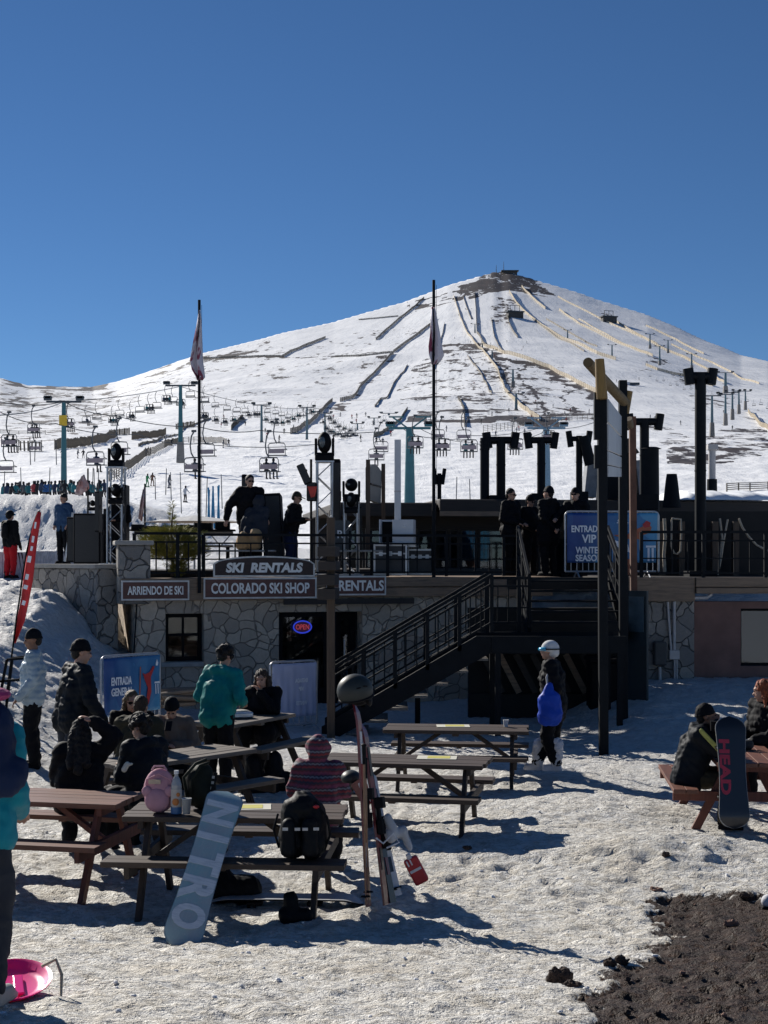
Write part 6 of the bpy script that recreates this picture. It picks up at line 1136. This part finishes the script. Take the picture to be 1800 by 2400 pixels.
def person(label, loc, yaw, base=STAND, H=1.75, lean=0, roll=0, top='black', low='black', skin=SKIN, hair=HB, style='short', hat=None, bulk=1., coat=0, puff=0, look=(0,0), J=None, fine=False, glasses=False, boots='black', hood=False, vox=.015, gloves=None, arms=None, seed=0, boot_mat=None, zoff=0, collar=True):
    j = {}
    for k, v in base.items():
        if k in ('sh','el','wr','hi','kn','an'): j[k+'L'] = Vector(v); j[k+'R'] = Vector((-v[0], v[1], v[2]))
        else: j[k] = Vector(v)
    for k, v in (J or {}).items():
        if k in j: j[k] = Vector(v)
        else: j[k+'L'] = Vector(v); j[k+'R'] = Vector((-v[0], v[1], v[2]))
    Rm = Euler((R(lean), R(roll), 0)).to_matrix(); P0 = j['pel'].copy()
    for k in ('che','nek','hed','shL','shR','elL','elR','wrL','wrR'):
        if (J and (k in J or k[:-1] in J)) and k[:2] in ('el','wr'): continue
        j[k] = P0+Rm @ (j[k]-P0)
    s = H/1.75; S = Matrix.Scale(s, 4); z = loc[2]+zoff
    Hm = Matrix.Translation(j['hed']) @ Euler((R(look[1]), 0, R(look[0]))).to_matrix().to_4x4()
    def part(m, name, mt, par, voxel, sm_=3, amp=0, fs=8, sd=0, pf=0, pz=.07):
        m.v = [tuple(Vector(p)*s) for p in m.v]; me = remesh(m, voxel, sm_, name)
        if amp or pf: fold(me, amp, fs, sd, pf, pz)
        me.materials.append(mt); return link(name, me, par)
    # body: one continuous surface
    b = MB(); M0 = b.M.copy()
    b.cap(j['pel']+Vector((-.06,0,0)), j['che']+Vector((-.05,0,0)), .10, .105); b.cap(j['pel']+Vector((.06,0,0)), j['che']+Vector((.05,0,0)), .10, .105); b.cap(j['che'], j['nek']-Vector((0,0,.05)), .12, .08)
    b.cap(j['shL'], j['shR'], .06, .06); b.cap(j['nek']-Vector((0,0,.04)), j['hed']-Vector((0,-.01,.03)), .055, .052)
    b.M = Hm
    b.ell((0,.012,.035),(.074,.092,.088),16,12); b.ell((0,-.028,-.035),(.058,.066,.078),16,10); b.ell((0,-.062,-.088),(.026,.024,.022)); b.cone((0,-.082,.022),(0,-.108,-.022),.007,.015,8); b.ell((0,-.105,-.022),(.015,.012,.010)); b.ell((0,-.078,.04),(.05,.016,.012)); b.ell((0,-.090,-.055),(.022,.010,.009))
    for q in (-1,1): b.ell((q*.074,.012,-.005),(.010,.018,.030))
    b.M = M0
    for q in 'LR':
        b.cap(j['sh'+q], j['el'+q], .046, .038); b.cap(j['el'+q], j['wr'+q], .038, .026); b.cap(j['hi'+q], j['kn'+q], .078, .052); b.cap(j['kn'+q], j['an'+q], .052, .036); b.cap(j['an'+q]-Vector((0,0,.03)), j['an'+q]+Vector((0,-.15,-.05)), .036, .028)
        # hand: palm, four unequal fingers, thumb
        d = (j['wr'+q]-j['el'+q]).normalized(); si = d.cross(Vector((0,0,1))); si = si.normalized() if si.length > .2 else Vector((1,0,0)); dn = d.cross(si).normalized(); w_ = j['wr'+q]
        if dn.z > 0: dn = -dn
        b.cap(w_, w_+d*.035, .024, .026); b.cap(w_+d*.05-si*.016, w_+d*.085-si*.024, .017, .012); b.cap(w_+d*.05+si*.016, w_+d*.085+si*.024, .017, .012); b.cap(w_+d*.05, w_+d*.088, .018, .013)
        for i, (o_, l_) in enumerate(((-.030,.058),(-.010,.070),(.010,.066),(.030,.050))):
            a_ = w_+d*.088+si*o_; k1 = a_+d*l_*.55+dn*l_*.2+si*o_*.15; k2 = k1+d*l_*.25+dn*l_*.42; b.cap(a_, k1, .0098, .009, 8); b.cap(k1, k2, .009, .0078, 8)
        th = w_+d*.025+si*(.026 if q == 'L' else -.026); t1 = th+d*.030+si*(.024 if q == 'L' else -.024)+dn*.012; b.cap(th, t1, .013, .011, 8); b.cap(t1, t1+d*.028+dn*.008, .011, .009, 8)
    p = part(b, 'person', skin, None, .0085 if fine else vox*.8, 1); p.name = 'person'; p.location = (loc[0], loc[1], z); p.rotation_euler[2] = yaw; tag(p, label, 'person')
    # jacket
    B = bulk; m = MB(); o1 = Vector((.075,0,0)); hem = j['pel']+(j['pel']-j['che']).normalized()*(.05)
    for q in (-1,1): m.cap(hem+o1*q, j['che']+o1*q*.95, .125*B, .125*B)
    m.cap(j['che'], j['nek']-Vector((0,0,.07)), .145*B, .10*B); m.cap(j['shL'], j['shR'], .078*B, .078*B)
    if coat:
        for q in 'LR':
            sg = 1 if q == 'L' else -1; k_ = j['hi'+q].lerp(j['kn'+q], coat); m.cap(j['hi'+q], k_, .135*B, .125*B)
        m.cap(j['pel'], j['hiL'].lerp(j['knR'], coat*.8), .14*B, .12*B)
    for q in 'LR': m.cap(j['sh'+q], j['el'+q], .072*B, .060*B); m.cap(j['el'+q], j['wr'+q], .060*B, .046*B)
    if collar: m.cone(j['nek']-Vector((0,0,.06)), j['nek']+Vector((0,.0,.035)), .095, .082, 16)
    if hood: m.cap(j['nek']+Vector((-.06,.075,.0)), j['nek']+Vector((.06,.075,.0)), .062, .062)
    if hat == 'hood': m.M = Hm; m.ell((0,.035,.02),(.128,.138,.155),16,12); m.M = M0; m.cap(j['nek']-Vector((0,0,.03)), j['hed']+Vector((0,.04,-.03)), .10, .10)
    part(m, 'jacket', top if not isinstance(top, str) else CL[top], p, vox, 4, .014, 10, seed, puff, .075)
    # trousers
    m = MB(); m.cap(j['hiL'], j['hiR'], .112*min(B,1.1), .112*min(B,1.1))
    for q in 'LR': m.cap(j['hi'+q], j['kn'+q], .105*min(B,1.15), .078*min(B,1.15)); m.cap(j['kn'+q], j['an'+q]+Vector((0,0,.03)), .078*min(B,1.15), .066*min(B,1.15))
    part(m, 'trousers', CL[low] if isinstance(low, str) else low, p, vox, 3, .012, 11, seed+5)
    for q in 'LR':
        m = MB(); a_ = j['an'+q]; m.cap(a_+Vector((0,.01,.08)), a_+Vector((0,.01,-.02)), .058, .052); m.cap(a_+Vector((0,.02,-.035)), a_+Vector((0,-.15,-.045)), .048, .042); m.box(a_+Vector((0,-.06,-.075)), (.09,.27,.03))
        part(m, 'boot', boot_mat or CL['black'], p, .014, 2)
    # head things
    def hp(m, name, mt, amp=0, vx=.009, fs=30): m.v = [tuple((Hm @ Vector(q))) for q in m.v]; return part(m, name, mt, p, vx, 1, amp, fs, seed)
    if style:
        m = MB()
        if style != 'none':
            m.ell((0,.024,.052),(.083,.094,.084),18,12,z0=-.5); m.ell((0,.060,.0),(.070,.055,.085))
        if style == 'curly': m.ell((0,.02,.075),(.095,.105,.085)); m.ell((0,-.055,.085),(.06,.045,.035)); [m.ell((.085*math.cos(a),.02+.1*math.sin(a),.045+.03*math.sin(a*5)),.032) for a in [2*PI*i/11 for i in range(11)] if math.sin(a) > -.75]
        if style == 'long':
            for q in (-1,1): m.cap((q*.070,.015,.03),(q*.085,.02,-.17),.028,.035); m.cap((q*.055,.07,0),(q*.08,.15,-.34),.050,.040)
            m.cap((0,.085,0),(0,.17,-.40),.060,.040)
        hp(m, 'hair', hair, .009 if style != 'short' else .004)
    if hat == 'beanie': m = MB(); m.ell((0,.020,.035),(.089,.106,.118),22,12,z0=-.08); m.tube([(.083*math.cos(a),.02+.100*math.sin(a),.030-.022*math.sin(a)) for a in [2*PI*i/24 for i in range(25)]], .013, 8); hp(m, 'beanie', CL['black'] , .003, .009)
    if hat == 'cap': m = MB(); m.ell((0,.015,.045),(.087,.102,.082),20,10,z0=0); m.prism([(-.06,0),(.06,0),(.055,.01),(-.055,.01)], -.175, -.06); m.v = [(a, b_, c+.05 if b_ < -.055 and c < .02 else c) for a, b_, c in m.v]; hp(m, 'cap', CL['olive'], 0, .008)
    if hat == 'helmet': m = MB(); m.ell((0,.018,.035),(.103,.122,.112),24,14,z0=-.35); m.ell((0,.06,-.02),(.092,.078,.07)); hp(m, 'helmet', CL['white'] if low == 'black' and top == 'black' else DK, 0, .01)
    if hat == 'helmet':
        m = MB(); m.tube([(.115*math.cos(a),.015+.135*math.sin(a),.035+.01*math.sin(a)) for a in [PI*1.12+PI*.76*i/12 for i in range(13)]], .028, 8); hp(m, 'goggles', GOG, 0, .008)
        m = MB(); m.tube([(.117*math.cos(a),.015+.135*math.sin(a),.03) for a in [2*PI*i/26 for i in range(27)]], .011, 6); hp(m, 'goggle_strap', CL['black'], 0, .007)
    if glasses:
        m = MB()
        for q in (-1,1): m.ell((q*.030,-.094,.014),(.028,.012,.020)); m.cap((q*.055,-.085,.018),(q*.078,.0,.012),.006,.005,6)
        m.cap((-.01,-.10,.018),(.01,-.10,.018),.006,.006,6); hp(m, 'sunglasses', DK, 0, .006)
    else:
        for q in (-1,1): m = MB(); m.ell((q*.028,-.0885,.014),(.013,.008,.007)); m.v = [tuple((Hm @ Vector(r_))*s) for r_ in m.v]; m.build('eye', DK, p, True)
    m = MB(); m.ell((0,-.0985,-.056),(.020,.005,.005)); m.v = [tuple((Hm @ Vector(r_))*s) for r_ in m.v]; m.build('mouth', mat('lips', (.25,.09,.07), .5, .1, 5, 0), p, True)
    if gloves:
        for q in 'LR': d = (j['wr'+q]-j['el'+q]).normalized(); m = MB(); m.cap(j['wr'+q], j['wr'+q]+d*.08, .042, .044); m.cap(j['wr'+q]+d*.08, j['wr'+q]+d*.15, .04, .028); part(m, 'glove', gloves, p, .012, 2)
    return p, j, s
GOG = mat('blue_goggle_lens', (.03,.30,.50), .15, .2, 4, 0, coat=.6)
def G(dx, Y, zf=None): x = (dx-CX)/F*Y; return (x, Y, hz(x, Y) if zf is None else zf)
# --- left edge, cropped by the frame
p, j, s = person('person at the left edge in cyan jacket and grey trousers, back turned', G(-50, 7.3), R(165), H=1.70, top='cyan', low='charcoal', style='short', hat=None, bulk=1.1, J={'elL': (.24,.0,1.12), 'wrL': (.16,-.2,1.0), 'elR': (-.21,-.02,1.12), 'wrR': (-.12,-.24,1.0)}, vox=.013, seed=1, boot_mat=mat('grey_white_boot', (.35,.35,.34), .7))
m = MB(); m.cap((0,.20,1.12),(0,.21,1.35),.15,.14); m.cap((-.08,.17,1.1),(.08,.17,1.1),.12,.12); o = rough_bag(m, .016, .015, 'backpack', CL['navy'], None, 3); o.location = (-1.88, 7.10, p.location.z+.14); o.rotation_euler[2] = R(165); o.scale = (.95,.95,1.0); tag(o, 'big navy backpack worn by the person at the left edge', 'backpack')
m = MB(); m.ell((0,.20,1.49),(.12,.11,.04)); q = part_ = link('flap', m.mesh('flap'), o); q.data.materials.append(mat('magenta_fabric', (.30,.02,.12), .7))
# --- group at the tables
person('man in a silvery puffer jacket walking left beside the red flag', G(72, 18.5, .12), R(-80), H=1.80, top='silver', low='black', hair=HB, skin=SKIND, hat='beanie', puff=.012, bulk=1.2, look=(5,10), J={'wrL': (.26,-.16,.92), 'wrR': (-.24,-.02,.86)}, seed=2)
person('tall man in dark puffer and black beanie bending towards the seated group', G(152, 15.9, .08), R(125), H=1.86, lean=10, top='ink', low='charcoal', hat='beanie', puff=.010, bulk=1.25, look=(-10,12), J={'elL': (.42,-.20,1.12), 'wrL': (.46,-.46,.86), 'elR': (-.30,-.10,1.12), 'wrR': (-.28,-.26,.92)}, seed=3, fine=True)
person('woman with long black hair sitting back turned, one hand on her head', G(172, 13.35), R(186), SIT, 1.68, lean=4, top='black', low='black', style='long', bulk=1.3, coat=.35, puff=.006, look=(0,14), J={'elR': (-.34,-.02,1.19), 'wrR': (-.13,.0,1.33)}, seed=4, fine=True, zoff=.05, hood=True)
person('man with dark curls in a black jacket looking down to the left', G(322, 13.9), R(-128), SIT, 1.74, lean=6, top='ink', low='black', style='curly', bulk=1.35, puff=.008, look=(4,22), J={'wrL': (.10,-.30,.82), 'wrR': (-.12,-.32,.84)}, seed=5, fine=True, hood=True, zoff=.02)
person('person in olive coat with grey hood seen from behind at the table', G(296, 15.5), R(170), SIT, 1.74, lean=6, top='olive', low='black', style='short', hair=HBR, bulk=1.3, coat=.3, look=(5,15), seed=6, hood=True, puff=.006)
person('blonde woman in sunglasses and black jacket facing the camera', G(285, 16.9), R(8), SIT, 1.72, top='black', low='black', hair=HBL, style='long', glasses=True, bulk=1.25, puff=.010, look=(10,12), J={'wr': (.12,-.34,.80)}, seed=7, fine=True, hood=True)
person('person in black beanie and grey sleeved coat looking down at a phone', G(374, 16.5), R(2), SIT, 1.72, lean=8, top='camel', low='black', hat='beanie', bulk=1.25, look=(0,38), J={'el': (.27,-.12,.76), 'wr': (.06,-.30,.80)}, seed=8, fine=True, hood=True)
m = MB(); m.box((0,0,0),(.075,.15,.01)); o = m.build('phone', DK, None, bevel=.004); o.location = at(364, 1568, 16.05); o.rotation_euler = (R(40),0,0); tag(o, 'phone in the hands of the person in the black beanie', 'phone')
person('person in teal jacket with dark curly hair leaning over the small table', G(470, 17.0, .05), R(155), H=1.76, lean=14, top='teal', low='black', style='curly', bulk=1.2, look=(-8,30), J={'elL': (.30,-.05,1.13), 'wrL': (.20,-.32,1.08), 'elR': (-.34,.02,1.12), 'wrR': (-.20,-.26,1.05)}, seed=9, hood=True, fine=True)
p, j, s = person('woman in black coat with sunglasses on her hair, hand at her mouth', G(568, 18.9, .02), R(-12), SIT, 1.76, top='black', low='black', hair=HBR, style='long', bulk=1.25, coat=.9, look=(2,10), J={'elL': (.22,-.22,.84), 'wrL': (.03,-.20,1.06), 'wrR': (-.10,-.36,.78)}, seed=10, fine=True)
m = MB(); [m.ell((q*.033,-.075,1.335),(.030,.014,.020)) for q in (-1,1)]; m.cap((-.03,-.08,1.34),(.03,-.08,1.34),.007,.007,6); m.build('sunglasses', DK, p, True)
# child in the patterned hood
t = NT('nordic_knit'); v = t.coord((1,1,1)); sp = t.new('SeparateXYZ'); t.l(v, sp.inputs[0]); zz = t.math('ADD', t.math('MULTIPLY', sp.outputs[2], 9.), t.math('MULTIPLY', t.math('PINGPONG', t.math('MULTIPLY', sp.outputs[0], 26.), .5), .12)); fr = t.math('FRACT', zz)
w = t.new('TexWave', wave_type='BANDS', bands_direction='DIAGONAL', ins={'Scale': 9., 'Distortion': 3., 'Detail': 2.}); t.l(v, w.inputs['Vector']); vo = t.new('TexVoronoi', ins={'Scale': 34.}); t.l(v, vo.inputs['Vector'])
c_ = t.ramp(fr, [(.0, (.15,.02,.035)), (.22, (.02,.035,.05)), (.36, (.28,.03,.035)), (.5, (.05,.015,.03)), (.62, (.22,.22,.25)), (.70, (.02,.02,.035)), (.85, (.20,.04,.08))]); t.n[-1] if False else None
c_ = t.mix(t.ramp(vo.outputs['Distance'], [(.2, .5), (.36, 0.)]), c_, (.03,.02,.03)); t.l(c_, t.b.inputs['Base Color']); t.b.inputs['Roughness'].default_value = .8; M_KN = t.mat
person('child in patterned red and grey hooded jacket sitting back turned', G(686, 12.75), R(176), SIT, 1.52, lean=5, top=M_KN, low='black', style=None, hat='hood', bulk=1.3, look=(0,12), J={'el': (.27,-.10,.80), 'wr': (.20,-.30,.78)}, seed=11, fine=True, zoff=.08)
# walker with white helmet and blue bag
FUR = cloth('white_fur_boot', (.62,.62,.64), .9)
WK = dict(STAND); p, j, s = person('person in white helmet and black outfit walking left past the tables', G(1197, 18.4, .08), R(-100), H=1.70, lean=5, top='black', low='black', hat='helmet', style='short', bulk=1.32, coat=.3, puff=.008, J={'knL': (.09,-.10,.50), 'anL': (.09,.04,.12), 'knR': (-.09,.00,.52), 'anR': (-.09,-.22,.10), 'elL': (.27,.06,1.14), 'wrL': (.26,-.10,.96)}, seed=12, boot_mat=FUR)
for q in 'LR':
    a = j['an'+q]; m = MB(); m.cap(a+Vector((0,0,.02)), a+Vector((0,.01,.27)), .070, .078); m.v = [tuple(Vector(x)*s) for x in m.v]; me = remesh(m, .011, 1, 'fur_cuff'); fold(me, .012, 30, 3); me.materials.append(FUR); link('fur_cuff', me, p)
BLB = cloth('blue_bag_nylon', (.015,.06,.42), .5); m = MB(); m.cap((0,0,.16),(0,.02,.38),.165,.15); m.cap((-.03,0,.10),(.05,0,.12),.12,.12); m.cap((-.02,0,.45),(-.01,0,.60),.09,.035); o = rough_bag(m, .013, .016, 'drawstring_bag', BLB, None, 7, 4, 7); o.location = (p.location.x-.09, 18.08, CZ+(HY-1570)/F*18.08+.02); tag(o, 'bright blue bag carried by the walker in the white helmet', 'bag'); o.scale = (1.0,.75,.84)
m = MB(); m.tube([(-.03,0,.58),(-.04,.05,.72),(.0,.14,.82)], .014, 6); m.build('cord', mat('pale_cord', (.4,.4,.42), .8), o)
# right table
p, j, s = person('man in black jacket with yellow stripe and black beanie drinking at the right table', G(1487, 15.1, 0), R(78), SIT, 1.72, lean=12, top='ink', low='olive', hat='beanie', skin=SKIND, bulk=1.42, look=(0,-4), J={'elR': (-.22,-.32,.86), 'wrR': (-.08,-.30,1.12), 'wrL': (.14,-.36,.84)}, seed=13, fine=True, hood=True)
YS = mat('yellow_stripe', (.42,.42,.10), .6, .15, 20, .1); m = MB(); a, b = j['shR'], j['elR']; off = Vector((-.09,-.02,.035))
m.v = []; oo = Vector((-.125,.0,.02)); m.beam((a+oo+Vector((.03,0,.05)))*s, (b+oo)*s, .02, .05, up=(0,0,1)); m.beam((b+oo)*s, (j['wrR']+oo*.6)*s, .02, .05, up=(0,1,0)); tag(m.build('sleeve_stripe', YS, p, bevel=.006))
m = MB(); m.cone((0,0,-.05),(0,0,.05),.03,.036,14); o = m.build('drinking_cup', DK, None, True, loc=at(1541, 1568, 14.85)); tag(o, 'dark cup held to the mouth of the man with the yellow stripe', 'cup')
person('red haired woman in black puffer sitting at the right edge', G(1668, 16.3, .1), R(-70), SIT, 1.78, lean=6, top='black', low='black', hair=HRD, style='long', bulk=1.35, puff=.012, look=(-40,12), seed=14, hood=False)
m = MB(); m.cap((0,0,.06),(.25,0,.05),.06,.05); m.cap((.08,0,.1),(.12,.05,.2),.05,.03); o = rough_bag(m, .012, .018, 'winter_hat_pile', cloth('dark_mixed_cloth', (.05,.05,.05)), None, 5); o.location = tl(T7, .15, .1, TZ); tag(o, 'heap of dark gloves on the right hand table', 'gloves')
e = empty('white_platter', tl(T7, .55, .1, TZ), 0, 'white oval platter on the right hand table', 'platter'); m = MB(); m.ell((0,0,.03),(.17,.12,.03),22,8,z0=-1,z1=.2); m.build('dish', mat('white_plastic', (.7,.7,.7), .4), e, True)
# --- terrace and stage
person('man in open denim jacket over grey hoodie standing on the stage wall', G(138, 36.6, 2.70), R(-25), H=1.82, top='denim', low='black', style='short', bulk=1.05, look=(-10,18), J={'wr': (.20,-.10,.98)}, seed=15, vox=.02, hood=True)
person('man in black jacket and cap with hands together on the stage', G(258, 33.8, 2.66), R(-15), H=1.72, top='black', low='black', hat='cap', glasses=True, bulk=1.25, look=(-45,10), J={'el': (.26,-.06,1.12), 'wr': (.06,-.26,1.12)}, seed=16, vox=.02)
person('big man in black with sunglasses leaning over, arms apart, on the terrace', G(538, 28.2, DECK+.18), R(12), H=1.84, lean=12, top='black', low='black', glasses=True, style='short', bulk=1.35, look=(10,5), J={'elR': (-.38,-.05,1.15), 'wrR': (-.44,-.14,.90), 'wrL': (.30,-.22,.92)}, seed=17, vox=.02)
person('hooded person bent over the brown paper bag on the terrace', G(548, 27.75, DECK), R(160), H=1.62, lean=24, top='charcoal', low='black', style=None, hat='hood', bulk=1.2, look=(0,20), seed=18, vox=.02)
person('man in black quilted jacket and olive cap looking down at his hands', G(627, 28.4, DECK), R(72), H=1.70, lean=12, top='black', low='navy', hat='cap', glasses=True, bulk=1.2, puff=.01, look=(5,25), J={'el': (.24,-.10,1.12), 'wr': (.10,-.32,1.16)}, seed=19, vox=.02)
person('bearded man with sunglasses in a black jacket at the top of the stairs', G(1103, 28.6, DECK), R(50), H=1.76, top='black', low='black', glasses=True, bulk=1.25, coat=.15, look=(5,12), J={'wr': (.12,-.24,1.05)}, seed=20, vox=.02)
person('shorter man in dark cap behind the bearded one', G(1145, 29.1, DECK), R(35), H=1.64, top='black', low='black', hat='beanie', glasses=True, bulk=1.2, look=(5,20), J={'wr': (.10,-.26,1.0)}, seed=21, vox=.02)
person('tall person in a long black puffer coat with hands behind the back', G(1185, 28.3, DECK), R(-140), H=1.78, top='black', low='black', hat='beanie', bulk=1.25, coat=.5, puff=.012, look=(12,0), hood=True, J={'el': (.25,.10,1.13), 'wr': (.06,.18,.95)}, seed=22, vox=.02)
person('person in grey beanie and sunglasses leaning on the blue VIP banner', G(1250, 28.3, DECK), R(-35), H=1.76, lean=12, top='black', low='black', hat='beanie', glasses=True, bulk=1.2, look=(8,5), J={'elR': (-.32,-.28,1.22), 'wrR': (-.26,-.48,1.14)}, seed=23, vox=.02)
person('helmeted person in the dark doorway of the ski shop', tuple(P1.w(P1.x_(748), .75, 0)), R(-20), H=1.80, top='black', low='black', hat='helmet', style='short', seed=24, vox=.022, bulk=1.2)
person('skier in red trousers and dark jacket with helmet on the left snow bank', G(22, 37.5), R(150), H=1.78, top='black', low='red', hat='helmet', bulk=1.15, J={'elL': (.30,-.05,1.12), 'wrL': (.34,-.2,.98)}, gloves=CL['black'], seed=25, vox=.02)
m = MB(); m.cap((0,.16,1.15),(0,.17,1.38),.11,.10); o = rough_bag(m, .02, .01, 'backpack', CL['black'], None, 3); o.location = G(22, 37.5); o.rotation_euler[2] = R(150); tag(o, 'black backpack worn by the skier in red trousers', 'backpack')
for k, dxx in enumerate((43, 50)): a = Vector(G(dxx, 37.2)); pole('ski pole of the skier in red trousers, '+('left one' if k == 0 else 'right one'), a+Vector((.12,-.1,0)), at(dxx-3, 1195, 37.2), DK, DK)
